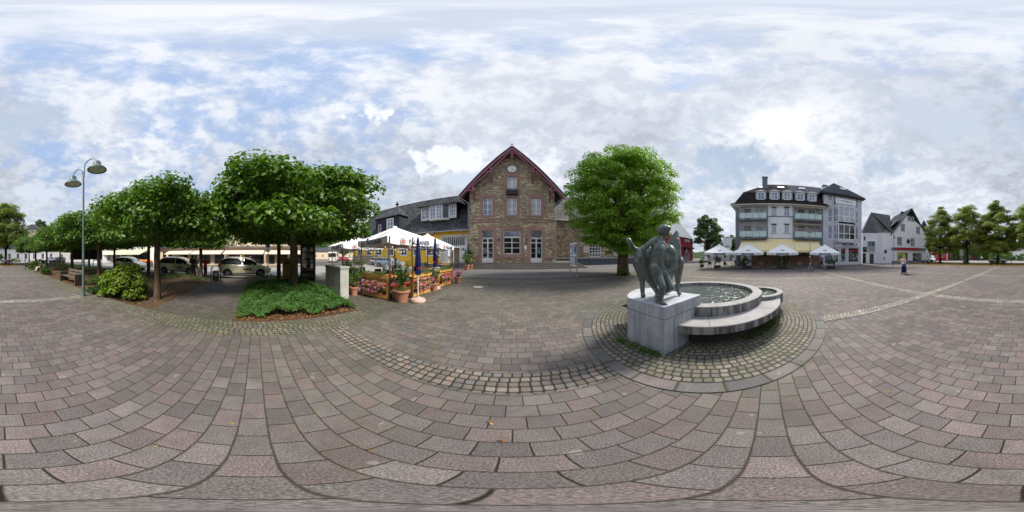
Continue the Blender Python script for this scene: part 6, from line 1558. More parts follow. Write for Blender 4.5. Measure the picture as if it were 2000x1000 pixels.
# book cabinet
t = thing('book_cabinet', 'tall dark brown glazed street cabinet filled with books', 'book cabinet', (-9.0,2.95,0), R(72-6))
w_ = .43
mb = MB(); mb.box(-w_,w_,-.02,.75,0,.42); mb.box(-w_,-w_+.06,0,.75,.42,2.3); mb.box(w_-.06,w_,0,.75,.42,2.3); mb.box(-w_-.02,w_+.02,-.03,.78,2.3,2.42); mb.box(-w_,w_,.7,.75,.42,2.3); mb.build('cabinet_frame', M['cab_brown'], t)
mb = MB(); mb.box(-.37,-.32,-.05,-.0,.42,2.3); mb.box(.32,.37,-.05,-.0,.42,2.3); mb.box(-.32,.32,-.05,0,.42,.47); mb.box(-.32,.32,-.05,0,2.25,2.3); mb.build('door', M['cab_brown'], t)
for k in range(5): MB().box(-w_+.07,w_-.07,.02,.69,.45+.37*k,.47+.37*k).build('shelf', M['offwhite'], t)
bcn = ('dark red','blue','cream','green','orange','white','black','yellow'); rb = random.Random(4); bc = [plain('book_'+n_, c_, .6) for n_, c_ in (('red',(.5,.07,.05)),('blue',(.07,.18,.45)),('cream',(.8,.72,.55)),('green',(.08,.3,.15)),('orange',(.7,.3,.05)),('white',(.85,.85,.82)),('black',(.06,.06,.06)),('yellow',(.8,.65,.15)))]
for k in range(5):
    x = -w_+.08; mb = MB()
    while x < w_-.1:
        tt = rb.uniform(.022,.05); hh = rb.uniform(.18,.28); ci = rb.randrange(8); b_ = MB().box(0,tt-.002,0,rb.uniform(.12,.18),0,hh).build('book', bc[ci])
        b_.location = t.matrix_basis @ Vector((x,.05,.471+.37*k)) if False else Vector(t.location)+Matrix.Rotation(t.rotation_euler.z,3,'Z') @ Vector((x,-.012,.471+.37*k)); b_.rotation_euler = t.rotation_euler; x += tt+.001
        tag(b_, '%s spined book on the %s shelf of the glazed book cabinet' % (bcn[ci], ('lowest','second lowest','middle','second highest','highest')[k]), 'book', '%s books on the %s cabinet shelf' % (bcn[ci], ('lowest','second','middle','fourth','highest')[k]))
m_, N_ = newmat('clear_glass'); gb = N_.n('ShaderNodeBsdfGlossy', i_Roughness=.03); tb = N_.n('ShaderNodeBsdfTransparent', i_Color=(.96,.97,.97,1)); mx = N_.n('ShaderNodeMixShader', i0=.12, i1=tb.outputs[0], i2=gb.outputs[0]); N_.n('ShaderNodeOutputMaterial', i_Surface=mx.outputs[0]); M['clear'] = m_
MB().box(-.32,.32,-.03,-.025,.47,2.25).build('glass_pane', m_, t)
# grey utility cabinet
t = thing('utility_cabinet', 'long pale grey utility cabinet behind the ground cover, with lid', 'utility cabinet', (-6.1,3.28,0))
mb = MB(); mb.box(-.70,.68,-.19,.19,0,1.2); mb.build('cabinet_body', M['cabinet'], t, bevel=.006); MB().box(-.73,.71,-.22,.22,1.2,1.29).build('lid', M['cabinet'], t, bevel=.012)
mb = MB(); [mb.box(x,x+.008,-.193,-.19,.05,1.17) for x in (-.25,.22)]; mb.box(.15,.19,-.21,-.19,.6,.75); mb.build('door_seam', M['grey_frame'], t)
t = thing('post_box', 'ochre yellow letter cabinet standing beside the thick near trunk', 'cabinet', (-10.4,2.0,0), R(80)); MB().box(-.29,.29,-.2,.2,.0,1.5).build('box_body', M['ochre'], t, bevel=.02); MB().box(-.31,.31,-.22,.22,1.5,1.56).build('box_lid', M['ochre'], t, bevel=.02); MB().box(-.2,.2,-.215,-.2,1.2,1.26).build('slot', M['black'], t)
t = thing('street_sign', 'grey steel sign post with blue and white sign before the rear tree', 'sign post', (*at(523.5,500,12.6)[:2],0), R(86)); MB().tube((0,0,0),(0,0,2.9),.035).build('pole', M['steel'], t); MB().box(-.16,.16,-.05,-.036,2.35,2.85).build('sign_plate', plain('sign_blue', (.03,.07,.3), .5), t); MB().box(-.16,.16,-.05,-.036,2.0,2.3).build('sign_plate', M['white'], t)
# notice board
t = thing('notice_board', 'white framed double notice board on two posts, posters behind glass', 'notice board', (4.88,12.35,0), R(-90))
mb = MB(); [mb.box(x-.035,x+.035,-.035,.035,0,2.75) for x in (-.75,.75)]; each(mb, 'post', M['steel'], t)
mb = MB(); mb.box(-.75,.75,-.03,.03,2.66,2.76); mb.box(-.72,.72,-.03,.03,1.72,1.80); mb.box(-.72,.72,-.03,.03,.88,.96); mb.box(-.03,.03,-.028,.028,.96,2.66); mb.build('board_frame', M['white'], t)
mb = MB(); mb.box(-.715,.715,-.012,.012,.96,2.66); mb.build('board_panel', M['barrel_grey'], t)
pc = [M['white'], plain('poster_red', (.4,.08,.06), .6), plain('poster_blue', (.05,.15,.35), .6), plain('poster_pale', (.5,.6,.65), .6)]
for i,(a_,b_) in enumerate(((-.6,1.95),(-.25,2.1),(.3,1.95),(.1,1.1),(-.55,1.15),(.45,1.12),(.5,2.2))):
    mb = MB(); mb.cur = i % 4
    for sd_ in (-.02,.014): mb.box(a_,a_+.26,sd_,sd_+.006,b_,b_+.4)
    mb.build('poster', pc, t)
# ------------------------------------------------------------ parasols
def roundel(par, x, y, z, r, axis_rot):
    Mx = Matrix.Translation((x,y,z)) @ axis_rot
    a = MB(M=Mx); a.lathe([(r,0),(r,.006)], n=24); o = a.build('emblem', M['navy_text'], par)
    a = MB(M=Mx); a.lathe([(r*.82,.006),(r*.82,.009)], n=24); a.build('emblem_ring', M['white'], o)
    a = MB(M=Mx); a.lathe([(r*.62,.009),(r*.62,.012)], n=20); a.build('emblem_disc', M['red_text'], o)
    a = MB(M=Mx); a.ell((0,r*.05,.012),(r*.22,r*.36,.004),10,4); a.build('emblem_head', plain('emblem_pink', (.7,.4,.3), .6), o)
def parasol(label, loc, rz, s, zt, zp, valance, text, group, tsize=.2, mode='big', sides=4, pole='white'):
    t = thing('parasol', label, 'parasol', loc, rz, group); h = s/2
    c_ = MB(); n = 10; e = [(-h,-h),(h,-h),(h,h),(-h,h)]
    def P(i, f, g_):   # f along edge, g from edge to peak with slight sag
        a, b = e[i], e[(i+1) % 4]; x = a[0]+(b[0]-a[0])*f; y = a[1]+(b[1]-a[1])*f
        sag = -.06*math.sin(pi*f)*(1-g_)-.10*math.sin(pi*g_)*math.sin(pi*f)-.05*math.sin(pi*g_); inn = 1.0
        return (x*(1-g_)*inn, y*(1-g_)*inn, zt+(zp-zt)*g_**.93+sag)
    for i in range(4):
        vs = [P(i, a/n, b/8) for b in range(9) for a in range(n+1)]
        fs = [(b*(n+1)+a, b*(n+1)+a+1, (b+1)*(n+1)+a+1, (b+1)*(n+1)+a) for b in range(8) for a in range(n)]
        c_.add(vs, fs)
    ca = c_.build('canopy', M['canvas'], t, True)
    v_ = MB()
    for i in range(4):
        vs = []
        for a in range(13):
            f = a/12; p = P(i, f, 0); sc_ = valance*(1-.10*abs(math.sin(3*pi*f)))
            vs += [p, (p[0]*.997, p[1]*.997, p[2]-valance+ .05*valance*math.cos(6*pi*f))]
        v_.add(vs, [(2*a, 2*a+1, 2*a+3, 2*a+2) for a in range(12)])
    vo = v_.build('valance', M['canvas'], t)
    cap = MB(); cap.lathe([(.16,zp-.06),(.12,zp+.03),(.0,zp+.06)], n=12); cap.build('cap', M['canvas'], ca)
    MB().tube((0,0,0),(0,0,zp),.03,n=10).build('pole', M['white' if pole == 'white' else 'pole_wood'], t, True)
    b = MB(); b.box(-.4,.4,-.4,.4,0,.07); b.build('base', M['granite'], t)
    rb_ = MB()
    for sx_ in (-1,1):
        for sy_ in (-1,1): rb_.beam((0,0,zp-.1),(sx_*h*.98,sy_*h*.98,zt-.03),.02,.03); rb_.beam((0,0,zt-.35),(sx_*h*.5,sy_*h*.5,zt+(zp-zt)*.5-.1),.02,.02)
    for dx_,dy_ in ((1,0),(-1,0),(0,1),(0,-1)): rb_.beam((0,0,zp-.1),(dx_*h*.93,dy_*h*.93,zt-.08),.02,.03)
    rb_.build('ribs', M['bench_wood'] if pole != 'white' else M['white'], t)
    zc_ = zt-.06-valance*.5
    for i in range(4):
        ar = i*pi/2; Rz = Matrix.Rotation(ar,4,'Z'); 
        for xs_, big in (((s*.06, 1),) if mode == 'big' else ((0, 1),(-s*.33, 0),(s*.33, 0))):
            yy = -h-.012
            p = Rz @ Vector((xs_, yy, zc_+.0))
            if mode == 'big':
                ftext('lettering', text, tsize, M['navy_text'], vo, (Rz @ Vector((xs_+.2,yy,zc_)))[:], (pi/2,0,ar), .001, sx=.95, off=.006)
                p2 = Rz @ Vector((xs_-.95,yy,zc_)); roundel(vo, p2.x, p2.y, p2.z, tsize*.52, Matrix.Rotation(ar,4,'Z') @ Matrix.Rotation(pi/2,4,'X'))
            else:
                ftext('lettering', text if big else 'Pils', tsize if big else tsize*.6, M['navy_text'] if big else M['red_text'], vo, p[:], (pi/2,0,ar), .001, sx=1.1, off=.012 if big else 0)
        if mode != 'big':
            g0 = .3; p = Rz @ Vector((0, -h*(1-g0)-.0, zt+(zp-zt)*g0-.04)); sl_ = math.atan2(zp-zt, h)
            o_ = MB(M=Matrix.Translation(p) @ Rz @ Matrix.Rotation(sl_,4,'X')); o_.ell((0,0,.0),(.24,.13,.012),20,4); q = o_.build('emblem', M['grey_frame'], ca)
            o_ = MB(M=Matrix.Translation(p) @ Rz @ Matrix.Rotation(sl_,4,'X')); o_.ell((0,0,.008),(.17,.08,.012),20,4); o_.box(-.42,-.26,-.03,.03,0,.012); o_.box(.26,.42,-.03,.03,0,.012); o_.build('emblem_centre', M['white'], q)
    return t
GP = 'large white beer parasols on the terrace'
parasol('largest white beer parasol, with navy lettering, at the front of the terrace', (-6.3,7.2,0), R(-12), 3.3, 2.62, 3.42, .34, 'PAULANER', GP, .33, pole='wood')
parasol('white beer parasol at the left end of the terrace above the utility cabinet', (-10.9,7.5,0), R(-10), 3.4, 2.55, 3.3, .32, 'PAULANER', GP, .33, pole='wood')
parasol('white beer parasol at the rear of the terrace, half hidden by the navy parasols', (-6.5,11.4,0), R(4), 3.4, 2.55, 3.45, .32, 'PAULANER', GP, .33, pole='wood')
GC = 'white square parasols in front of the cafe'
for i,(px_,py_) in enumerate(((1405,525),(1462,526),(1527,526),(1611,526))):
    p = at(px_,500,(22.3,21.9,21.8,22.8)[i])
    parasol(('leftmost white cafe parasol with open sky behind it','white cafe parasol at the left end of the striped awning','white cafe parasol at the middle of the striped awning','rightmost white cafe parasol, beside the phone shop')[i], (p.x,p.y,0), R((-90-0,-90,-90,-90)[i]+(45,2,0,-45)[i]*0+(18,4,-2,-20)[i]), 3.9, 2.15, 3.3, .3, 'ERDINGER', GC, .3, mode='cafe')
def closed(label, loc, h, group='folded navy parasols'):
    t = thing('folded_parasol', label, 'folded parasol', loc, random.uniform(0,3), group)
    z0 = h*.44; mb = MB(); n = 16; rs_ = random.Random(h)
    prof = [(.01,h),(.04,h-.12),(.068,h*.8),(.09,h*.62),(.095,h*.56),(.07,h*.53),(.075,h*.50),(.10,z0+.03),(.085,z0-.06)]
    vs = []; 
    for j,(r,z) in enumerate(prof):
        for k in range(n): a = 2*pi*k/n; q = r*(1+.22*(1 if k % 2 else -1)*min(j,3)/3); vs.append((q*cos(a), q*sin(a), z+(.05*(k%2) if j == len(prof)-1 else 0)))
    mb.add(vs, [(j*n+k,j*n+(k+1)%n,(j+1)*n+(k+1)%n,(j+1)*n+k) for j in range(len(prof)-1) for k in range(n)]); mb.build('folded_canopy', M['navy'], t, True)
    MB().lathe([(.085,h*.515),(.088,h*.53)], n=12).build('tie_strap', M['lamp_red'], t)
    MB().tube((0,0,0),(0,0,h),.019,n=8).build('pole', M['white'], t); MB().lathe([(.27,0),(.29,.05),(.26,.12),(.12,.17),(.04,.2),(.03,.3)], n=20).build('base', plain('pinkish_concrete_base', (.52,.38,.32), .85, 0, .15, 6, .2, .1), t, True)
    return t
closed('nearest folded navy parasol beside the big terracotta pot', (-3.22,4.95,0), 2.42)
closed('second folded navy parasol beside the low bench end of the terrace', (-3.75,7.35,0), 2.68)
closed('folded navy parasol by the potted bush at the station steps', (*at(909.5,500,20)[:2],0), 2.5)
closed('rear folded navy parasol against the downpipe of the yellow restaurant', (*at(915,500,21.3)[:2],0), 3.4)
# pallets with planters
rp = random.Random(9)
def flowers(par, name, pts, mat, s=.05, n=14, mode='cluster'):
    rs = np.random.RandomState(len(pts)*7+3); P = []; Nn = []
    for c_ in pts:
        p, nn = shell(rs, c_, s, n, .2, .2, .9); P.append(p); Nn.append(nn)
    return link(name, leaves(name, np.concatenate(P), np.concatenate(Nn), s*.75, M[mat], rs, LT6, 0), par)
def greens(par, x0, x1, y0, y1, z0, z1, n, mat='leaf_weed', ls=.08, name='planting', tpl=LTL):
    rs = np.random.RandomState(int(abs(x0*100))+n); P = np.stack([rs.uniform(x0,x1,n), rs.uniform(y0,y1,n), rs.uniform(z0,z1,n)],1)
    return link(name, leaves(name, P, rs.randn(n,3)*.6+[0,-.4,.6], ls*rs.uniform(.6,1.3,n), M[mat], rs, tpl, .1), par)
def pallet(label, loc, rz, L=1.3, H=.93, cols=(('flower_pink',18),), seed=1):
    t = thing('pallet_planter', label, 'pallet planter', loc, rz, 'upright wooden pallets with flowers round the terrace'); r_ = random.Random(seed)
    for k in range(2):   # front and back boards
        y = (-.06, .075)[k]; mb = MB()
        for z in (.04,.36,.72): mb.box(-L/2,L/2,y-.012,y+.012,z,z+.12)
        each(mb, 'pallet_board', M['pallet'], t)
    mb = MB()
    for x in (-L/2,-.05,L/2-.1): mb.box(x,x+.1,-.047,.062,.0,H-.08)
    each(mb, 'pallet_block', M['pallet'], t)
    mb = MB(); mb.box(-L/2-.02,L/2+.02,-.12,.12,H-.08,H-.05); mb.box(-L/2-.02,L/2+.02,-.14,-.12,H-.1,H+.02); mb.box(-L/2-.02,L/2+.02,.12,.14,H-.1,H+.02); mb.build('planter_tray', M['pallet'], t)
    mb = MB(); mb.box(-L/2+.1,L/2-.1,-.20,-.075,.48,.5); mb.box(-L/2+.1,L/2-.1,-.21,-.2,.48,.62); mb.build('flower_box', M['pallet'], t)
    greens(t, -L/2+.1, L/2-.1, -.2, -.02, H+.0, H+.16, 420, 'leaf_weed', .07, 'grass_tufts')
    greens(t, -L/2+.05, L/2-.05, -.27, -.08, .32, .74, 700, 'leaf_cover', .07, 'flower_foliage')
    for m_, n_ in cols: flowers(t, 'blossoms', [(r_.uniform(-L/2+.02,L/2-.05),-.24+r_.uniform(-.08,.04),r_.uniform(.26,.76)) for _ in range(int(n_*1.6))], m_, .055)
    return t
pallet('pallet planter with pink hanging geraniums facing the utility cabinet side', (-4.95,4.42,0), R(6), 1.45, .93, (('flower_pink',34),), 1)
pallet('pallet planter with pink and violet flowers behind the nearest navy parasol', (-3.72,5.95,0), R(88), 1.35, .93, (('flower_pink',30),), 2)
pallet('pallet planter with red and pink flowers at the far end of the terrace', (-3.72,8.45,0), R(86), 1.45, .93, (('flower_red',14),('flower_pink',22)), 3)
pallet('pallet planter at the left back edge of the terrace behind the cabinet', (-9.3,5.6,0), R(5), 1.4, .8, (('flower_red',10),), 4)
for i,(x,y,h_,lb) in enumerate(((-4.2,4.48,2.45,'rough wooden pole at the corner left of the big terracotta pot'),(-3.65,5.22,2.45,'rough wooden pole right behind the nearest navy parasol'),(-5.75,4.35,2.35,'rough wooden pole at the left end of the geranium pallet'),(-3.6,9.3,2.4,'rough wooden pole at the far end of the terrace'),(-8.0,4.7,2.4,'rough wooden pole left of the utility cabinet'),(-9.9,5.0,2.4,'rough wooden pole beside the book cabinet'))):
    t = MB().path([(0,0,0),(.02,.01,h_*.4),(-.02,.0,h_*.7),(.01,.01,h_)],[.042,.036,.033,.028],8).build('wooden_pole', M['pole_wood'], None, True); t.location = (x,y,0); tag(t, lb, 'wooden pole', 'rough wooden poles round the terrace')
t = thing('string_lights', 'black cable with small round bulbs strung between the wooden poles', 'string lights'); mb = MB(); bb2 = MB()
rt = [(-9.9,5.0),(-8.0,4.7),(-5.75,4.35),(-4.2,4.48),(-3.65,5.22),(-3.6,9.3)]
for (xa,ya),(xb,yb_) in zip(rt[:-1],rt[1:]):
    pts = [(xa+(xb-xa)*f, ya+(yb_-ya)*f, 2.25-.35*4*f*(1-f)) for f in np.linspace(0,1,9)]; mb.path(pts,.008,5)
    for q in pts[1:-1]: bb2.ell((q[0],q[1],q[2]-.06),(.03,.03,.04),8,6)
mb.build('cable', M['black'], t); each(bb2, 'bulb', M['offwhite'], t)
# pots
def potmb(r, h): mb = MB(); mb.lathe([(r*.66,0),(r*.80,h*.45),(r*.93,h*.8),(r*1.0,h*.8),(r*1.04,h*.84),(r*1.04,h*.97),(r*1.0,h),(r*.9,h),(r*.86,h*.9),(.0,h*.88)], n=28, cap=False); return mb
def pot(label, loc, r, h, plant, seed=1, group='terracotta pots with plants'):
    t = thing('terracotta_pot', label, 'plant pot', loc, 0, group); potmb(r,h).build('pot', M['terracotta'], t, True); MB().lathe([(r*.87,h*.89),(0,h*.91)], n=20, cap=False).build('potting_soil', M['soil'], t)
    rs = np.random.RandomState(seed); kind, H_, W_, mat, n, ls = plant; P = []; Nn = []; mb = MB()
    if kind == 'olive':
        for i in range(26):
            a = rs.uniform(0,2*pi); e_ = np.array([W_*rs.uniform(.3,1)*cos(a), W_*rs.uniform(.3,1)*sin(a), h+H_*rs.uniform(.5,1)]); b_ = np.array([0,0,h+H_*.12])
            q = b_+(e_-b_)*np.linspace(0,1,14)[:,None]+rs.randn(14,3)*.02; mb.path([b_,(b_+e_)/2+[0,0,.03],e_],[.009,.006,.003],5)
            for z in q[2:]: P += [z+rs.randn(3)*.03 for _ in range(n//300)]; Nn += [e_-b_]*(n//300)
        mb.path([(0,0,h*.8),(.01,0,h+H_*.15)],[.025,.015],6)
        fo_ = bpy.data.meshes
        link('foliage', leaves('foliage', P, Nn, ls, M[mat], rs, LTL, 0), t)
        greens(t, -r*.8, r*.8, -r*.8, r*.8, h*.92, h+.12, 260, 'leaf_weed', .06, 'low_planting')
    else:
        for i in range(22):
            a = rs.uniform(0,2*pi); f = math.sqrt(rs.rand()); c_ = (W_*f*cos(a), W_*f*sin(a), h+H_*rs.uniform(.2,.92)); p, nn = shell(rs, c_, W_*.38, n//22, .3, .5, .9); P.append(p); Nn.append(nn); mb.path([(0,0,h*.85),c_],[.015,.005],5)
        link('foliage', leaves('foliage', np.concatenate(P), np.concatenate(Nn), ls, M[mat], rs, LTL, .1), t)
    mb.build('stems', M['bark_dark'], t); return t
pot('largest terracotta pot with small olive tree at the terrace corner', (-3.72,4.62,0), .31, .46, ('olive',1.1,.42,'leaf_dark',1500,.075), 3)
pot('small terracotta pot with yellow green shrub right of the utility cabinet', (-5.75,3.95,0), .21, .38, ('bush',.62,.34,'leaf_vine',900,.065), 4)
pot('terracotta pot with spreading dark shrub behind the utility cabinet', (-6.75,4.55,0), .34, .42, ('bush',1.0,.6,'leaf_dark',1500,.09), 5)
pot('terracotta pot between the two pallet planters', (-3.65,7.0,0), .22, .38, ('bush',.75,.3,'leaf_weed',700,.06), 6)
pot('right hand terracotta pot with violet flowers at the terrace end', (-3.3,9.55,0), .22, .42, ('bush',.45,.26,'flower_pink',420,.06), 7)
pot('terracotta pot with light plant just left of the end pot', (-3.75,9.35,0), .18, .34, ('bush',.5,.22,'leaf_vine',420,.06), 8)
pot('terracotta pot with tall green bush left of the station steps', (*g(912,527.5)[:2],0), .36, .62, ('bush',1.35,.5,'leaf_vine',1600,.12), 9)
pot('slimmer terracotta pot right of the tall green bush', (*g(919.5,526)[:2],0), .3, .6, ('bush',.5,.3,'leaf_weed',400,.1), 10)
pot('terracotta pot standing on the steps by the station corner', (-5.6,21.0,.62), .36, .7, ('bush',1.3,.55,'leaf_vine',1500,.12), 11)
pot('small terracotta pot on the left terrace edge near the book cabinet', (-9.9,5.6,0), .2, .35, ('bush',.5,.3,'leaf_weed',500,.08), 12)
pot('pot with tall light shrub behind the cabinet, left', (-8.0,5.2,0), .26, .4, ('olive',1.15,.4,'leaf_vine',1200,.07), 13)
# terrace furniture
def bench_pallet(label, loc, rz):
    t = thing('terrace_bench', label, 'bench', loc, rz, 'pallet benches with red cushions'); mb = MB(); mb.box(-.9,.9,-.3,.3,.36,.42); mb.build('seat', M['pallet'], t); mb = MB(); [mb.box(x-.05,x+.05,-.28,.28,0,.36) for x in (-.8,0,.8)]; each(mb, 'leg', M['pallet'], t)
    mb = MB(); mb.box(-.88,.88,-.28,.28,.425,.5); mb.build('cushion', M['red_cushion'], t, bevel=.03); return t
bq = bench_pallet('red cushioned pallet bench behind the geranium pallet', (-4.95,4.95,0), 0)
dup(bq, 'red cushioned pallet bench behind the violet flower pallet', (-4.25,5.95,0), R(90)); dup(bq, 'red cushioned pallet bench between the violet and red flower pallets', (-4.25,8.1,0), R(90))
def table(label, loc, rz, mat='pallet'):
    t = thing('terrace_table', label, 'table', loc, rz, 'wooden terrace tables'); MB().box(-.6,.6,-.38,.38,.71,.75).build('tabletop', M[mat], t); mb = MB()
    for x in (-.5,.5):
        for y in (-.3,.3): mb.box(x-.03,x+.03,y-.03,y+.03,0,.71)
    each(mb, 'leg', M['bench_wood'], t); mb = MB(); mb.lathe([(.05,.751),(.06,.85)], n=10); mb.build('candle_jar', M['lamp_red'], t); return t
tb = table('wooden terrace table nearest the geranium pallet', (-5.2,5.75,0), R(4))
for lb, x, y, rz_ in (('wooden terrace table under the front of the largest parasol', -6.6,6.9,.1),('wooden terrace table behind the violet flower pallet', -5.1,7.2,1.5),('wooden terrace table under the left parasol', -10.5,7.3,.1),('wooden terrace table at the rear parasol', -6.3,10.9,.0),('wooden terrace table before the yellow restaurant doors', -7.7,17.5,.2),('wooden terrace table below the restaurant menu board', -9.6,18.2,.1)):
    dup(tb, lb, (x,y,0), rz_)
def chair(name, label, loc, rz, mat, leg, group):
    t = thing(name, label, 'chair', loc, rz, group)
    mb = MB(); mb.cbox((0,0,.44),(.46,.44,.045)); mb.build('seat', M[mat], t, bevel=.01)
    mb = MB(); n = 9
    pts = [(.25*sin(a), .18-.04+.07*cos(a), 0) for a in np.linspace(-1.3,1.3,n)]
    for p,q in zip(pts[:-1],pts[1:]): mb.beam((p[0],p[1],.68),(q[0],q[1],.68),.03,.40)
    mb.build('backrest', M[mat], t)
    for x in (-.2,.2):
        for y in (-.19,.19): MB().tube((x*1.1,y*1.1,0),(x,y,.44),.017,n=6).build('leg', M[leg], t)
    mb = MB(); [mb.path([(x,-.2,.44),(x,-.2,.66),(x,.15,.68)],.017,6) for x in (-.25,.25)]; each(mb, 'armrest', M[leg], t); return t
c1 = chair('terrace_chair', 'dark folding chair left of the front terrace table', (-5.9,6.3,0), .4, 'dark', 'dark', 'dark terrace chairs')
for lb, x, y, rz_ in (('dark chair behind the front terrace table',-5.0,6.35,3.1),('dark chair under the middle of the largest parasol',-6.2,7.6,3.3),('dark chair at the left side of the largest parasol',-7.4,7.0,1.4),('dark chair behind the violet flower pallet',-5.0,8.0,3.0),('dark chair at the rear parasol table, left',-7.0,10.6,1.6),('dark chair at the rear parasol table, right',-5.5,10.9,4.7),
    ('dark chair before the restaurant doors, left',-8.4,17.2,1.4),('dark chair before the restaurant doors, right',-7.0,17.3,4.8),('dark chair below the menu board, left',-10.4,18.0,1.5),('dark chair below the menu board, right',-8.8,18.4,4.6),('dark chair near the station pots',-6.3,17.6,5.2),('dark chair under the left parasol',-11.4,7.3,1.5),('second dark chair under the left parasol',-9.7,7.3,4.7)):
    dup(c1, lb, (x,y,0), rz_)
def barrel(label, loc):
    t = thing('barrel_table', label, 'barrel', loc, 0, 'grey painted barrels used as standing tables'); mb = MB(); mb.lathe([(.28,0),(.33,.2),(.36,.45),(.33,.72),(.28,.92),(0,.92)], n=24); mb.build('barrel_staves', M['barrel_grey'], t, True)
    mb = MB(); [mb.lathe([(r,z),(r+.006,z+.01),(r+.006,z+.05),(r,z+.06)], n=24, cap=False) for r,z in ((.30,.06),(.352,.3),(.352,.56),(.30,.8))]; each(mb, 'barrel_hoop', M['dark'], t)
    mb = MB(); mb.lathe([(.06,.925),(.08,1.03)], n=10); pt = mb.build('flower_pot', M['barrel_grey'], t); flowers(pt, 'yellow_flowers', [(random.uniform(-.08,.08),random.uniform(-.08,.08),1.12) for _ in range(6)], 'leaf_vine', .05, 10); return t
br_ = barrel('grey barrel with small plant at the left of the terrace before the parked car', (-9.2,9.5,0)); dup(br_, 'grey barrel with yellow flowers behind the red flower pallet', (-5.05,10.1,0), 1.0)
# cafe on the right
def pbox(label, px_, py_, wd, h, seed, mat='leaf_cover'):
    p = g(px_, py_); t = thing('planter_box', label, 'planter', p, -math.atan2(p.x,p.y), 'anthracite planter boxes before the cafe')
    mb = MB(); mb.cbox((0,.25,.22),(wd,.45,.44)); mb.build('box', M['planter'], t, bevel=.012); rs = np.random.RandomState(seed); P = []; Nn = []
    for i in range(16): p_, nn = shell(rs, (rs.uniform(-wd*.5,wd*.5), .25+rs.uniform(-.2,.2), .5+rs.uniform(.05,h)), .22, 60, .4, .5, 1); P.append(p_); Nn.append(nn)
    link('shrub', leaves('shrub', np.concatenate(P), np.concatenate(Nn), .13, M[mat], rs, LTL, .1), t)
pbox('small anthracite planter at the left end of the cafe terrace', 1371, 522, .6, .7, 1); pbox('anthracite planter with two tone shrub left of the leftmost parasol pole', 1401, 524.5, .9, .95, 2)
pbox('wide anthracite planter under the second cafe parasol', 1458.5, 525.5, 1.15, .8, 3, 'leaf_vine'); pbox('anthracite planter with dense shrub under the middle parasol', 1528, 526.3, 1.15, .9, 4); pbox('anthracite planter with bushy shrub at the shop side of the cafe', 1622.5, 526.3, 1.1, .85, 5)
pbox('dark shrub planter behind the left cafe chairs', 1449, 519.5, 1.4, 1.3, 6, 'leaf_dark'); pbox('dark shrub planter in front of the cafe wall', 1472, 519, 1.2, 1.3, 7, 'leaf_dark')
cc_ = chair('rattan_chair', 'brown rattan chair at the left end of the cafe terrace', g(1386,522.5), 2.0, 'rattan', 'steel', 'rattan chairs on the cafe terrace')
ct_ = chair('rattan_chair', 'tan rattan chair left of the walking woman', g(1561,523), 1.2, 'rattan_tan', 'steel', 'rattan chairs on the cafe terrace')
for lb, px_, py_, rz_, src in (('brown rattan chair right of the two tone planter',1417,523.5,1.2,cc_),('brown rattan chair left of the second parasol pole',1446,522.5,4.5,cc_),('brown rattan chair right of the wide planter',1473,524,1.7,cc_),('tan rattan chair near the second parasol edge',1487,523,4.6,ct_),
    ('brown rattan chair just left of the middle parasol planter',1511,524,1.8,cc_),('tan rattan chair just right of the middle parasol planter',1541,523,4.3,ct_),('brown rattan chair behind the tan chair left of the walking woman',1570,521.5,4.6,cc_),('tan rattan chair right of the walking woman',1593,523,1.4,ct_),('brown rattan chair beside the rightmost parasol pole',1604,522,4.2,cc_),
    ('brown rattan chair in the rear row by the cafe door',1535,519,3,cc_),('brown rattan chair in the rear row below the left cafe window',1488,519,3,cc_),('brown rattan chair in the rear row below the right cafe window',1582,519,3,cc_),('brown rattan chair in the rear row near the menu sign',1435,519.5,2.5,cc_)):
    dup(src, lb, g(px_,py_), rz_)
def ctable(label, loc):
    t = thing('cafe_table', label, 'table', loc, .3, 'small cafe tables'); MB().lathe([(.38,.72),(.38,.745)], n=24).build('tabletop', M['umber'], t); MB().tube((0,0,0),(0,0,.72),.03).build('table_leg', M['steel'], t); mb = MB(); mb.cbox((0,0,.03),(.5,.07,.05)); mb.cbox((0,0,.031),(.07,.5,.052)); mb.build('table_foot', M['steel'], t); return t
cb_ = ctable('small round cafe table between the leftmost chairs', g(1402+27,521.5))
for lb, px_, py_ in (('small cafe table under the second parasol',1480,522),('small cafe table left of the middle parasol planter',1500,522.5),('small cafe table right of the middle parasol planter',1551,522),('small cafe table beside the walking woman',1576,522.3),('small cafe table near the rightmost parasol pole',1599,521.5)): dup(cb_, lb, g(px_,py_))
t = thing('menu_sign', 'white freestanding menu sign at the left cafe corner', 'sign', g(1439,517.5), R(-80)); MB().cbox((0,0,.75),(.75,.06,1.3)).build('panel', M['white'], t); mb = MB(); [mb.box(x-.02,x+.02,-.15,.15,0,.1) for x in (-.3,.3)]; each(mb, 'foot', M['dark'], t)
t = thing('hanging_sign', 'white shield shaped beer sign hanging at the corner of the apartment block', 'sign', (27.6,7.0,0), R(-90)); mb = MB(); mb.extxz([(-.8,4.9),(.8,4.9),(.75,3.4),(.55,2.9),(0,2.6),(-.55,2.9),(-.75,3.4)],-.08,.08); mb.build('sign_plate', M['lilac_wall'], t); mb = MB(); mb.tube((-.7,0,4.95),(1.2,0,4.95),.03); mb.tube((-.6,0,4.9),(-.6,0,5.25),.03); mb.ell((-.6,0,5.3),(.15,.15,.1)); mb.ell((.5,0,5.3),(.15,.15,.1)); mb.build('bracket', M['dark'], t); ftext('lettering','BIER',.5,M['black'],t,(0,-.09,3.35))
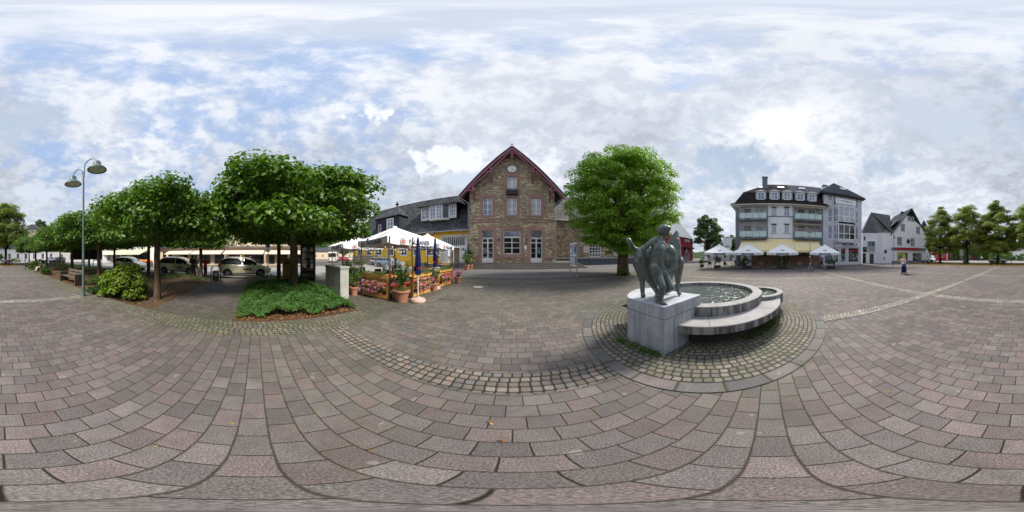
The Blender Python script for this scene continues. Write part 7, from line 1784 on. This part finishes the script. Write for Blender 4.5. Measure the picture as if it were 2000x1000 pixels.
t = thing('menu_board', 'small white notice plates on the grey wall right of the cafe', 'notice', (27.9,-9.6,0), R(-90)); MB().box(-.3,.3,-.05,0,2.0,2.35).build('plate', M['white'], t); MB().box(-.3,.3,-.05,0,1.5,1.9).build('plate', M['white'], t)

# ------------------------------------------------------------ cars
def car(label, loc, rz, L, H, paint, kind='mpv', group='parked cars', wd=1.78, text=None, taxi=False):
    t = thing('parked_car' if not taxi else 'taxi', label, 'car' if not taxi else 'taxi', loc, rz, group)
    # profile: x forward (0 rear .. L front); belt and roof heights
    if kind == 'mpv': prof = [(0,.42,.70,.70),(.02,.34,.95,.97),(.06,.3,1.0,1.38),(.10,.27,1.0,1.50),(.2,.24,.99,1.0*H),(.35,.22,.97,H),(.5,.22,.95,H*.985),(.6,.22,.94,H*.93),(.68,.22,.93,H*.82),(.76,.22,.92,1.06),(.80,.22,.92,.98),(.88,.24,.87,.89),(.95,.28,.76,.78),(.985,.33,.64,.65),(1.0,.42,.55,.55)]
    else: prof = [(0,.45,.72,.72),(.02,.36,.86,.88),(.08,.28,.92,.94),(.18,.25,.93,.97),(.24,.24,.92,1.14),(.32,.22,.91,H*.95),(.45,.22,.9,H),(.56,.22,.89,H*.97),(.64,.22,.88,H*.85),(.71,.22,.87,.97),(.78,.22,.86,.90),(.9,.26,.78,.80),(.97,.3,.66,.67),(1.0,.42,.52,.52)]
    fx, zb_, ze_, zr_ = map(np.array, zip(*prof)); s = np.linspace(0,1,41)
    B_, E_, T_ = np.interp(s,fx,zb_), np.interp(s,fx,ze_), np.interp(s,fx,zr_)
    W_ = wd/2*np.interp(s,[0,.03,.12,.5,.88,.97,1],[.72,.86,.97,1,.96,.84,.66]); ring = []; nv = 0
    def sect(i, off=0.0):
        w_, b_, e_, r_ = W_[i]+off, B_[i], E_[i], T_[i]+off; x = s[i]*L; g_ = max(r_-e_, 0); wr = w_-.06-g_*.26
        return [(x,0,b_),(x,w_*.9,b_),(x,w_*.985,b_+.12),(x,w_,(b_+e_)*.52),(x,w_*.985,e_-.05),(x,w_-.05,e_),(x,(w_-.05+wr)/2+.008,e_+g_*.5),(x,wr,e_+g_*.9),(x,wr*.82,e_+g_*.985),(x,0,r_+.015*(g_>.1))]
    vs = []; k = 10
    for i in range(41):
        h_ = sect(i); vs += h_+[(x,-y,z) for x,y,z in h_[1:-1][::-1]]
    m_ = 18; fs = [(i*m_+j,i*m_+(j+1)%m_,(i+1)*m_+(j+1)%m_,(i+1)*m_+j) for i in range(40) for j in range(m_)]; fs += [tuple(range(m_))[::-1], tuple(40*m_+j for j in range(m_))]
    Mc = Matrix.Translation((-L/2,0,0))
    mb = MB(M=Mc); mb.add(vs, fs); mb.build('body', M[paint], t, True)
    # glasshouse panels
    gi = [i for i in range(41) if T_[i]-E_[i] > .22]; a0,a1 = gi[0], gi[-1]
    for sg in (1,-1):
        mb = MB(M=Mc)
        for i in range(a0, a1):
            if kind == 'mpv' and abs(s[i]-.44) < .013: continue
            if kind != 'mpv' and abs(s[i]-.47) < .013: continue
            q = []
            for ii in (i,i+1): S_ = sect(ii,.006); lo = S_[5]; hi = S_[7]; q.append([(lo[0],sg*(lo[1]*.85+S_[6][1]*.15),lo[2]*.88+S_[6][2]*.12),(S_[6][0],sg*S_[6][1],S_[6][2]),(hi[0],sg*(hi[1]*.8+S_[6][1]*.2),hi[2]*.8+S_[6][2]*.2)])
            for j in range(2): mb.add([q[0][j],q[1][j],q[1][j+1],q[0][j+1]],[(0,1,2,3)])
        mb.build('side_windows', M['car_glass'], t)
    # windscreen and rear screen
    def screen(nm, i0, i1):
        mb = MB(M=Mc)
        for i in range(i0,i1):
            for (j,j2) in ((8,9),):
                A_ = sect(i,.008); B2 = sect(i+1,.008); mb.add([(A_[7][0],-A_[7][1]*.95,A_[8][2]),(A_[7][0],A_[7][1]*.95,A_[8][2]),(B2[7][0],B2[7][1]*.95,B2[8][2]),(B2[7][0],-B2[7][1]*.95,B2[8][2])],[(0,1,2,3)])
        mb.build(nm, M['car_glass'], t)
    if kind == 'mpv': screen('windscreen', 25, 30); screen('rear_screen', 1, 3)
    else: screen('windscreen', 23, 28); screen('rear_screen', 8, 12)
    xw = (L*.185, L*.80)
    for x in xw:
        for sg in (1,-1):
            Mw = Matrix.Translation((x-L/2, sg*(wd/2-.10), .31)) @ Matrix.Rotation(-sg*pi/2,4,'X')
            a = MB(M=Mw); a.lathe([(.36,-.1),(.375,-.02),(.375,.085),(.36,.092)], n=28); w_ = a.build('wheel_arch', M['black'], t, True)
            a = MB(M=Mw); a.lathe([(.20,.0),(.30,.0),(.315,.04),(.315,.10),(.29,.125),(.205,.125),(.2,.1)], n=28); w_ = a.build('wheel', M['tyre'], t, True)
            a = MB(M=Mw); a.lathe([(.205,.08),(.2,.115),(.19,.09),(.0,.085)], n=24, cap=False)
            for q in range(5): a.cbox((.1*cos(q*2*pi/5),.1*sin(q*2*pi/5),.11),(.19,.05,.02),rz=q*2*pi/5)
            a.lathe([(.04,.1),(.035,.125),(0,.127)], n=12); a.build('rim', M['rim'], w_)
    for sg in (1,-1):
        a = MB(M=Mc); a.cbox((L*.985-.07,sg*(wd/2-.28),.66),(.22,.3,.13),rz=-sg*.45); a.build('headlight', M['lamp_clear'], t, bevel=.03)
        a = MB(M=Mc); z_ = .98 if kind == 'mpv' else .76; a.cbox((.12,sg*(wd/2-.115),z_),(.24,.07,.2),rz=sg*.25, ry=.2); a.build('tail_light', M['lamp_red'], t, bevel=.02)
        a = MB(M=Mc); a.ell((L*.66,sg*(wd/2+.06),.98),(.06,.11,.08),10,8); a.build('wing_mirror', M[paint], t, True)
        a = MB(M=Mc)
        for dx_ in (.30,.46): a.box(L*dx_,L*dx_+.16,sg*wd/2-.008,sg*wd/2+.018,.80,.825)
        each(a, 'door_handle', M[paint], t)
        a = MB(M=Mc)
        for dx_ in (.275,.445,.62): a.box(L*dx_,L*dx_+.008,sg*(wd/2-.004)-.002,sg*(wd/2-.004)+.006,.33,.9)
        a.box(L*.26,L*.72,sg*(wd/2)-.02,sg*(wd/2)+.004,.30,.335); a.build('door_seam', M['black'], t)
    a = MB(M=Mc); a.box(-.02,.02,-.26,.26,.5,.61); a.box(L-.015,L+.015,-.26,.26,.38,.49); each(a, 'number_plate', M['white'], t)
    a = MB(M=Mc); a.box(L-.06,L+.0,-.5,.5,.42,.56); a.build('grille', M['black'], t, bevel=.02)
    if taxi:
        a = MB(M=Mc); a.cbox((L*.42,0,H+.085),(.14,.36,.13),taper=.7); so_ = a.build('roof_sign', M['taxi_yellow'], t, bevel=.02)
    if text:
        for sg in (1,-1): ftext('lettering', text, .2, M['umber'], t, (L*.08-0.0, sg*(wd/2+.006), .62), (pi/2,0,0 if sg < 0 else pi), .001, sx=1.25, off=.012)
    return t
GT = 'ivory taxis waiting by the kerb'
car('ivory taxi seen side on between litter bin and rear tree', (-13.95,-.95,0), R(90), 4.35, 1.62, 'taxi', group=GT, text='KEMEL..', taxi=True)
car('ivory taxi behind the group of three people', (-14.3,-7.15,0), R(90), 4.35, 1.62, 'taxi', group=GT, text='KEMEL..', taxi=True)
car('ivory taxi mostly hidden behind the big yellow green shrub', (-14.6,-14.2,0), R(90), 4.5, 1.6, 'taxi', group=GT, taxi=True)
GK = 'parked cars'
car('silver white saloon parked in the street behind the street tree', (*at(1949,500,37.5)[:2],0), math.radians(180-0)+0.03, 4.4, 1.42, 'car_white', 'saloon', GK)
car('white saloon parked at the far end of the pollarded avenue', (*at(95,500,47)[:2],0), R(15), 4.6, 1.45, 'car_white', 'saloon', GK)
car('pale blue estate car parked before the stone base of the yellow restaurant', (-17.2,18.4,0), R(12), 4.5, 1.5, 'car_blue', 'mpv', GK)
car('silver car parked behind the pale blue one', (-21.0,20.3,0), R(8), 4.4, 1.48, 'car_silver', 'mpv', GK)
car('dark red car far down the street behind the left parasol', (*at(672,500,55)[:2],0), R(60), 4.2, 1.45, 'lamp_red', 'mpv', GK); car('white car far down the street beside the dark red one', (*at(683,500,58)[:2],0), R(50), 4.2, 1.45, 'car_white', 'mpv', GK); car('silver car at the far end between bus and red car', (*at(664,500,60)[:2],0), R(50), 4.3, 1.5, 'car_silver', 'mpv', GK)
car('white car beyond the leftmost cafe parasol', (*at(1376,500,47)[:2],0), R(35), 4.3, 1.45, 'car_white', 'mpv', GK); car('dark car under the pollarded trees near the far white saloon', (*at(112,500,38)[:2],0), R(25), 4.4, 1.5, 'car_black', 'mpv', GK)
car('white van like car beside the bright red house', (*at(1822,500,47)[:2],0), R(120), 4.8, 1.9, 'car_white', 'mpv', GK); car('blue grey car before the pale house behind the rear tree row', (*at(122,500,50)[:2],0), R(15), 4.4, 1.5, 'car_blue', 'saloon', GK)
t = thing('white_bus', 'small white bus standing in the street behind the book cabinet', 'bus', (*at(652,500,44)[:2],0), R(146)); mb = MB(); mb.box(-3.5,3.5,-1.1,1.1,.35,2.75); mb.build('body', M['car_white'], t, bevel=.2); mb = MB(); mb.box(-3.2,3.2,-1.115,-1.10,1.4,2.3); mb.box(3.5,3.515,-.95,.95,1.3,2.4); mb.box(-3.515,-3.5,-.95,.95,1.4,2.4); each(mb, 'window', M['car_glass'], t)
for x in (-2.2,2.3):
    for sg in (-1,1): MB(M=Matrix.Translation((x,sg*1.0,.45)) @ Matrix.Rotation(pi/2,4,'X')).lathe([(.45,-.14),(.45,.14)], n=20).build('wheel', M['tyre'], t)
MB().box(-3.53,-3.5,-.95,-.7,.7,1.1).build('tail_light', M['lamp_red'], t); MB().box(-3.53,-3.5,.7,.95,.7,1.1).build('tail_light', M['lamp_red'], t)
def scooter(label, loc, rz, pm):
    t = thing('motor_scooter', label, 'scooter', loc, rz, 'parked scooters'); 
    for x in (-.6,.6): MB(M=Matrix.Translation((x,0,.26)) @ Matrix.Rotation(pi/2,4,'X')).lathe([(.16,-.05),(.26,-.06),(.26,.06),(.16,.05)], n=18).build('wheel', M['tyre'], t)
    mb = MB(); mb.cbox((-.4,0,.6),(.75,.3,.32),taper=.75); mb.cbox((.45,0,.65),(.12,.4,.6),ry=-.3); mb.cbox((.05,0,.33),(.6,.3,.12)); mb.build('fairing', M[pm], t, bevel=.04)
    mb = MB(); mb.cbox((-.35,0,.82),(.7,.28,.1)); mb.build('seat', M['black'], t, bevel=.03); mb = MB(); mb.path([(.6,0,.26),(.4,0,1.0)],.03,6); mb.path([(.38,-.32,1.03),(.4,0,1.0),(.38,.32,1.03)],.02,6); mb.build('handlebar', M['dark'], t); return t
s1 = scooter('black scooter parked right of the white house shop door', g(1808,514.2), .6, 'car_black'); dup(s1, 'second dark scooter parked farther right of the shop door', g(1816,513.6), 1.0)
for i,(px_,lb) in enumerate(((1809.5,'nearer folded white parasol outside the white house shop'),(1813.5,'second folded white parasol outside the white house shop'))):
    t = thing('folded_parasol', lb, 'folded parasol', (*at(px_,500,44)[:2],0), 0, 'folded white parasols'); MB().lathe([(.22,.9),(.3,1.3),(.2,2.4),(.02,2.9)], n=10).build('folded_canopy', M['canvas'], t, True); MB().tube((0,0,0),(0,0,2.9),.03).build('pole', M['steel'], t)
t = thing('advert_panel', 'grey white advertising panel on a post across the street', 'sign', (*at(1878,500,42)[:2],0), R(-158+180)); MB().box(-.5,.5,-.06,.06,1.8,3.9).build('panel', M['lilac_wall'], t); MB().tube((0,0,0),(0,0,1.8),.06).build('post', M['steel'], t)
t = thing('electric_box', 'dark grey street cabinet beside the trunk of the vine house tree', 'cabinet', (*at(1885,500,35.5)[:2],0), R(20)); MB().box(-.45,.45,-.2,.2,0,1.1).build('box_body', M['grey_frame'], t, bevel=.02); MB().box(-.48,.48,-.23,.23,1.1,1.17).build('box_lid', M['grey_frame'], t)
def signboard(label, px_, d, w0, z0, z1, mat='bench_wood'):
    l, rz_ = face(px_, d); t = thing('notice_boards', label, 'notice board', l, rz_, 'dark boards behind the rear tree row'); mb = MB(); mb.box(-w0/2,w0/2,-.04,.04,z0,z1); mb.build('board_panel', M[mat], t); mb = MB(); [mb.box(x-.05,x+.05,-.05,.05,0,z1+.1) for x in (-w0/2,w0/2)]; each(mb, 'post', M['dark'], t)
signboard('dark notice board left of the green lamp post, behind the trees', 156, 22, 2.3, 1.2, 2.6, 'dark'); signboard('dark notice board right of the green lamp post', 171, 23, 1.6, 1.2, 2.6, 'dark'); signboard('dark notice board near the rear tree', 186, 23, 1.9, 1.2, 2.6, 'dark')
# bicycles by the white wall
def bike(label, loc, rz):
    t = thing('bicycle', label, 'bicycle', loc, rz, 'parked bicycles'); 
    for x in (-.52,.52):
        M2 = Matrix.Translation((x,0,.34)) @ Matrix.Rotation(pi/2,4,'X'); mb = MB(M=M2); mb.path([(.33*cos(a),.33*sin(a),0) for a in np.linspace(0,2*pi,25)],.014,6); [mb.tube((0,0,0),(.33*cos(a),.33*sin(a),0),.003,n=4) for a in np.linspace(0,2*pi,11)[:-1]]; mb.build('wheel', M['tyre'], t)
    mb = MB(); [mb.tube(a,b,.014,n=6) for a,b in (((-.52,0,.34),(-.1,0,.3)),((-.1,0,.3),(.4,0,.72)),((-.1,0,.3),(-.22,0,.82)),((-.22,0,.75),(.38,0,.8)),((-.52,0,.34),(-.2,0,.7)),((.52,0,.34),(.36,0,.95)),((.3,-.25,.98),(.3,.25,.98)))]; mb.build('frame', M['dark'], t); MB().cbox((-.24,0,.86),(.26,.13,.05)).build('saddle', M['black'], t, bevel=.02)
bike('black bicycle leaning at the wall right of the near trunk', (-17.5,5.2,0), 1.3)
# fruit stall under the green awning
t = thing('fruit_stall', 'fruit display with orange crates below the green awnings', 'market stall', (*at(281,500,24)[:2],0), R(138)); mb = MB(); mb.cbox((0,0,.4),(2.6,1.0,.8)); mb.build('counter', M['bench_wood'], t)
mb = MB(); [mb.cbox((-1+.5*k,-.1,.95+.05*(k%2)),(.45,.6,.2),rx=.3) for k in range(5)]; each(mb, 'fruit_tray', plain('orange_fruit', (.75,.22,.01), .6), t)
# ------------------------------------------------------------ people
def person(label, loc, rz, pose, H=1.72, shirt='navy', trousers='black', hairc='hair_dark', hairlen=.0, sleeves=.45, shorts=False, group=None, skinm='skin'):
    """faces local -y; pose gives joints for hips, knees, ankles, elbows, wrists (metres at H=1.72)"""
    t = thing('person', label, 'person', loc, rz, group); k = H/1.72; V = lambda p: tuple(c_*k for c_ in p)
    j = dict(hip=(0,0,.92), neck=(0,0,1.46), head=(0,-.02,1.60), sL=(.18,0,1.41), sR=(-.18,0,1.41), eL=(.23,.02,1.13), eR=(-.23,.02,1.13), wL=(.24,-.06,.88), wR=(-.24,-.06,.88),
             hL=(.09,0,.90), hR=(-.09,0,.90), kL=(.10,-.02,.49), kR=(-.10,-.02,.49), aL=(.10,.02,.08), aR=(-.10,.02,.08)); j.update(pose)
    J = {a: Vector(V(b)) for a, b in j.items()}; pr = []
    ch = J['hip'].lerp(J['neck'], .62); bl = J['hip'].lerp(J['neck'], .15)
    dirf = Vector((0,-1,0))
    pr += [c([J['hip'],bl,ch,J['neck']], [.125*k,.12*k,.135*k,.06*k]), c([J['sL'],ch.lerp(J['neck'],.5),J['sR']], [.055*k,.08*k,.055*k]), c([J['neck'],J['head']], [.052*k,.05*k]), ('e', J['head'], (.073*k,.09*k,.112*k)),
           ('e', J['head']+Vector((0,-.088,-.01))*k, (.012*k,.02*k,.02*k)), ('e', J['head']+Vector((0,-.065,-.06))*k, (.03*k,.03*k,.02*k)), ('e', J['head']+Vector((.075,.0,-.01))*k, (.012*k,.02*k,.03*k)), ('e', J['head']+Vector((-.075,.0,-.01))*k, (.012*k,.02*k,.03*k))]
    for s_ in 'LR':
        e_, w_ = J['e'+s_], J['w'+s_]; hd_ = w_+(w_-e_).normalized()*.085*k
        pr += [c([J['s'+s_],e_,w_], [.048*k,.037*k,.026*k]), c([w_,w_.lerp(hd_,.7)],[.024*k,.034*k])]
        fwd = Vector((0,-1,0)); sx_ = 1 if s_ == 'L' else -1
        for q in range(4): b_ = w_.lerp(hd_,.75)+Vector((0,-.027+.018*q,0))*k; pr.append(c([b_, b_+(hd_-w_)*.75+Vector((-sx_*.012,0,0))*k],[.0095*k,.007*k]))
        pr.append(c([w_.lerp(hd_,.25)+Vector((0,-.03,0))*k, w_.lerp(hd_,.9)+Vector((-sx_*.01,-.055,0))*k],[.011*k,.008*k]))
        kn, an = J['k'+s_], J['a'+s_]; pr += [c([J['h'+s_],kn,kn.lerp(an,.35),an], [.088*k,.058*k,.055*k,.036*k]), c([an+Vector((0,.03,-.03))*k, an+Vector((0,-.13,-.045))*k], [.038*k,.028*k])]
    body = fuse('body', pr, .014, M[skinm], t, 3)
    # clothes follow the same joints, slightly larger
    cl = [c([J['hip']+Vector((0,0,.02)),bl,ch,J['neck']-Vector((0,0,.035))*k], [.145*k,.14*k,.153*k,.075*k]), c([J['sL'],ch.lerp(J['neck'],.5),J['sR']], [.068*k,.095*k,.068*k])]
    for s_ in 'LR':
        e_, w_, s0 = J['e'+s_], J['w'+s_], J['s'+s_]
        if sleeves <= 0: continue
        if sleeves < .5: cl.append(c([s0, s0.lerp(e_, sleeves*2)], [.064*k,.056*k]))
        else: cl.append(c([s0,e_,e_.lerp(w_,(sleeves-.5)*2)], [.064*k,.05*k,.042*k]))
    fuse('shirt', cl, .016, M[shirt], t, 3)
    tr = [c([J['hip']-Vector((0,0,.0)),J['hip']+Vector((0,0,.08))*k],[.145*k,.138*k])]
    for s_ in 'LR':
        kn, an, h_ = J['k'+s_], J['a'+s_], J['h'+s_]
        tr.append(c([h_,kn.lerp(h_,.1)],[.102*k,.08*k]) if shorts else c([h_,kn,kn.lerp(an,.4),an.lerp(kn,.08)], [.103*k,.074*k,.068*k,.054*k]))
    fuse('trousers', tr, .016, M[trousers], t, 3)
    for s_ in 'LR':
        an = J['a'+s_]; fuse('shoe', [c([an+Vector((0,.035,-.035))*k, an+Vector((0,-.06,-.04))*k, an+Vector((0,-.15,-.052))*k], [.044*k,.04*k,.027*k])], .012, M['black'] if not shorts else M['umber'], t, 2)
    hr = [('e', J['head']+Vector((0,.015,.035))*k, (.085*k,.10*k,.098*k))]
    if hairlen: hr.append(c([J['head']+Vector((0,.06,.0))*k, J['head']+Vector((0,.085,-hairlen))*k],[.075*k,.05*k]))
    fuse('hair', hr, .014, M[hairc], t, 2); return t
plain('hair_dark', (.03,.02,.015), .7); M['hair_dark'] = plain('hair_dark', (.03,.02,.015), .7); M['hair_grey'] = plain('hair_grey', (.45,.40,.34), .7); M['hair_blond'] = plain('hair_blond', (.5,.36,.18), .7)
M['shirt_teal'] = plain('dark_teal_cloth', (.03,.05,.065), .9); M['shirt_white'] = plain('white_shirt', (.7,.7,.75), .9); M['shirt_red'] = plain('red_shirt', (.42,.02,.03), .9); M['shirt_pink'] = plain('pink_top', (.75,.5,.48), .9)
M['pants_cream'] = plain('cream_trousers', (.62,.56,.47), .9); M['pants_light'] = plain('light_shorts', (.55,.52,.52), .9); M['shirt_black'] = plain('black_top', (.015,.015,.018), .9); M['shirt_blue'] = plain('pale_blue_top', (.35,.4,.48), .9)
M['pants_print'] = leafmat('printed_trousers', [(.5,.5,.55),(.1,.11,.2)], .8, 0)
m_, N_ = newmat('patterned_trousers'); oc_ = N_.n('ShaderNodeTexCoord').outputs['Object']; finish(N_, N_.mix(N_.ss(N_.noise(oc_, 14, 2, .5), .46, .52), (.55,.55,.6), (.06,.07,.16)), .9); M['pants_print'] = m_
GPp = 'people standing by the taxis'
person('standing man in dark teal jacket with his back to the square, by the taxi', (*at(376,500,12.6)[:2],0), R(285), dict(eL=(.24,-.08,1.15), wL=(.1,-.24,1.2)), 1.72, 'shirt_teal', 'shirt_black', 'hair_dark', sleeves=.95, group=GPp)
person('man in white shirt and light shorts standing beside the teal jacket', (*at(383,500,12.8)[:2],0), R(75), dict(eR=(-.24,-.1,1.15), wR=(-.05,-.26,1.22), eL=(.25,-.05,1.14), wL=(.2,-.28,1.05), kL=(.14,-.1,.48), aL=(.22,-.12,.08)), 1.72, 'shirt_white', 'pants_light', 'hair_grey', shorts=True, group=GPp)
person('person in bright red shirt and black trousers right of the rear trunk', (*at(401,500,12.4)[:2],0), R(240), dict(eL=(.22,-.12,1.15), wL=(.08,-.26,1.15), eR=(-.22,-.12,1.15), wR=(-.08,-.26,1.12)), 1.64, 'shirt_red', 'shirt_black', 'hair_dark', group=GPp)
person('seated woman in dark top and cream trousers on the wooden bench', (-4.28,-16.6,-.42), R(90), dict(hL=(.09,0,.92), hR=(-.09,0,.92), kL=(.1,-.45,.95), kR=(-.05,-.46,.98), aL=(.1,-.55,.52), aR=(.12,-.72,.55), eL=(.22,-.05,1.15), wL=(.12,-.28,1.05), eR=(-.22,-.05,1.15), wR=(-.12,-.28,1.05)), 1.66, 'shirt_teal', 'pants_cream', 'hair_dark', .08)
walk = dict(kL=(.09,-.17,.52), aL=(.09,-.26,.10), kR=(-.09,.02,.48), aR=(-.09,.34,.17), eL=(.22,.12,1.15), wL=(.24,.06,.9), eR=(-.22,-.08,1.14), wR=(-.22,-.2,.93))
person('short haired woman in black top and patterned trousers walking past the cafe', (*at(1582,500,18.2)[:2],0), R(-10), walk, 1.70, 'shirt_black', 'pants_print', 'hair_blond', .02, sleeves=0)
pw = at(1764.5,500,15.6)
person('woman in pale pink top pushing the blue pram', (pw.x,pw.y,0), R(-137.6), dict(eL=(.23,-.12,1.16), wL=(.2,-.42,1.08), eR=(-.23,-.12,1.16), wR=(-.2,-.42,1.08), kL=(.09,-.14,.5), aL=(.09,-.2,.08)), 1.72, 'shirt_pink', 'navy', 'hair_blond', .08)
person('woman in grey blue top with a green bag walking on the terrace', (*at(769,500,13.0)[:2],0), R(60), walk, 1.78, 'shirt_blue', 'shirt_black', 'hair_blond', .06, sleeves=.2)
person('waiter in black near the yellow restaurant doors', (*at(853,500,20.4)[:2],.3), R(20), dict(), 1.7, 'shirt_black', 'shirt_black', 'hair_dark')
person('distant person in pale clothes outside the vine covered house', (*at(1918,500,50)[:2],0), R(10), walk, 1.7, 'shirt_white', 'shirt_black', 'hair_dark'); person('second distant person left of the pale one outside the vine house', (*at(1911.5,500,50)[:2],0), R(10), dict(), 1.7, 'shirt_teal', 'shirt_black', 'hair_dark')
sit = dict(hL=(.09,0,.92), hR=(-.09,0,.92), kL=(.1,-.45,.95), kR=(-.1,-.45,.95), aL=(.1,-.5,.52), aR=(-.1,-.5,.52), wL=(.12,-.28,1.05), wR=(-.12,-.28,1.05))
for i,(x,lb,s1_) in enumerate(((-1.75,'distant seated person in red on the avenue end bench','shirt_red'),(-1.0,'distant seated person in blue on the avenue end bench','shirt_blue'))): person(lb, (x,-30.75,-.42), R(180), sit, 1.7, s1_, 'shirt_black', 'hair_dark')
# pram
ppos = g(1765.5, 536.0); t = thing('pram', 'navy blue pram with white trimmed hood pushed by the woman', 'pram', (ppos.x,ppos.y,0), R(-137.6))
mb = MB(); mb.cbox((0,.12,.62),(.42,.75,.24),taper=1.12); mb.build('carrycot', M['navy'], t, bevel=.05)
mb = MB()
for a in np.linspace(-.3,1.25,7): pass
n = 12; vs = []; 
for i in range(8):
    a = i/7*1.7-.35
    for j in range(n+1): b_ = pi*j/n; vs.append((-.25*cos(b_), .34-.42*sin(a)*sin(b_)*1.0-.02, .72+.42*cos(a)*sin(b_)+.0))
mb.add(vs, [(i*(n+1)+j,i*(n+1)+j+1,(i+1)*(n+1)+j+1,(i+1)*(n+1)+j) for i in range(7) for j in range(n)]); mb.build('hood', plain('blue_pram_fabric', (.03,.065,.17), .85), t, True)
mb = MB(); mb.path([(-.25,-.03,.72),(-.2,-.06,.95),(0,-.08,1.08),(.2,-.06,.95),(.25,-.03,.72)],.02,6); mb.build('hood_trim', M['white'], t)
mb = MB(); mb.cbox((0,-.2,.45),(.4,.1,.3),rx=.3); mb.build('apron', M['navy'], t); mb = MB()
for sg in (-1,1): mb.path([(sg*.24,-.32,.14),(sg*.23,.1,.5),(sg*.24,.62,1.02)],.014,6); mb.path([(sg*.25,.5,.14),(sg*.23,.0,.5)],.014,6)
mb.path([(-.24,.62,1.02),(.24,.62,1.02)],.018,6); mb.build('pram_frame', M['dark'], t)
mb = MB(); mb.cbox((0,.1,.26),(.36,.5,.16)); mb.build('basket', M['black'], t)
for x in (-.26,.26):
    for y,r in ((-.34,.11),(.5,.14)): MB(M=Matrix.Translation((x,y,r)) @ Matrix.Rotation(pi/2,4,'Y')).lathe([(r*.5,-.02),(r,-.025),(r,.025),(r*.5,.02)], n=18).build('wheel', M['tyre'], t)
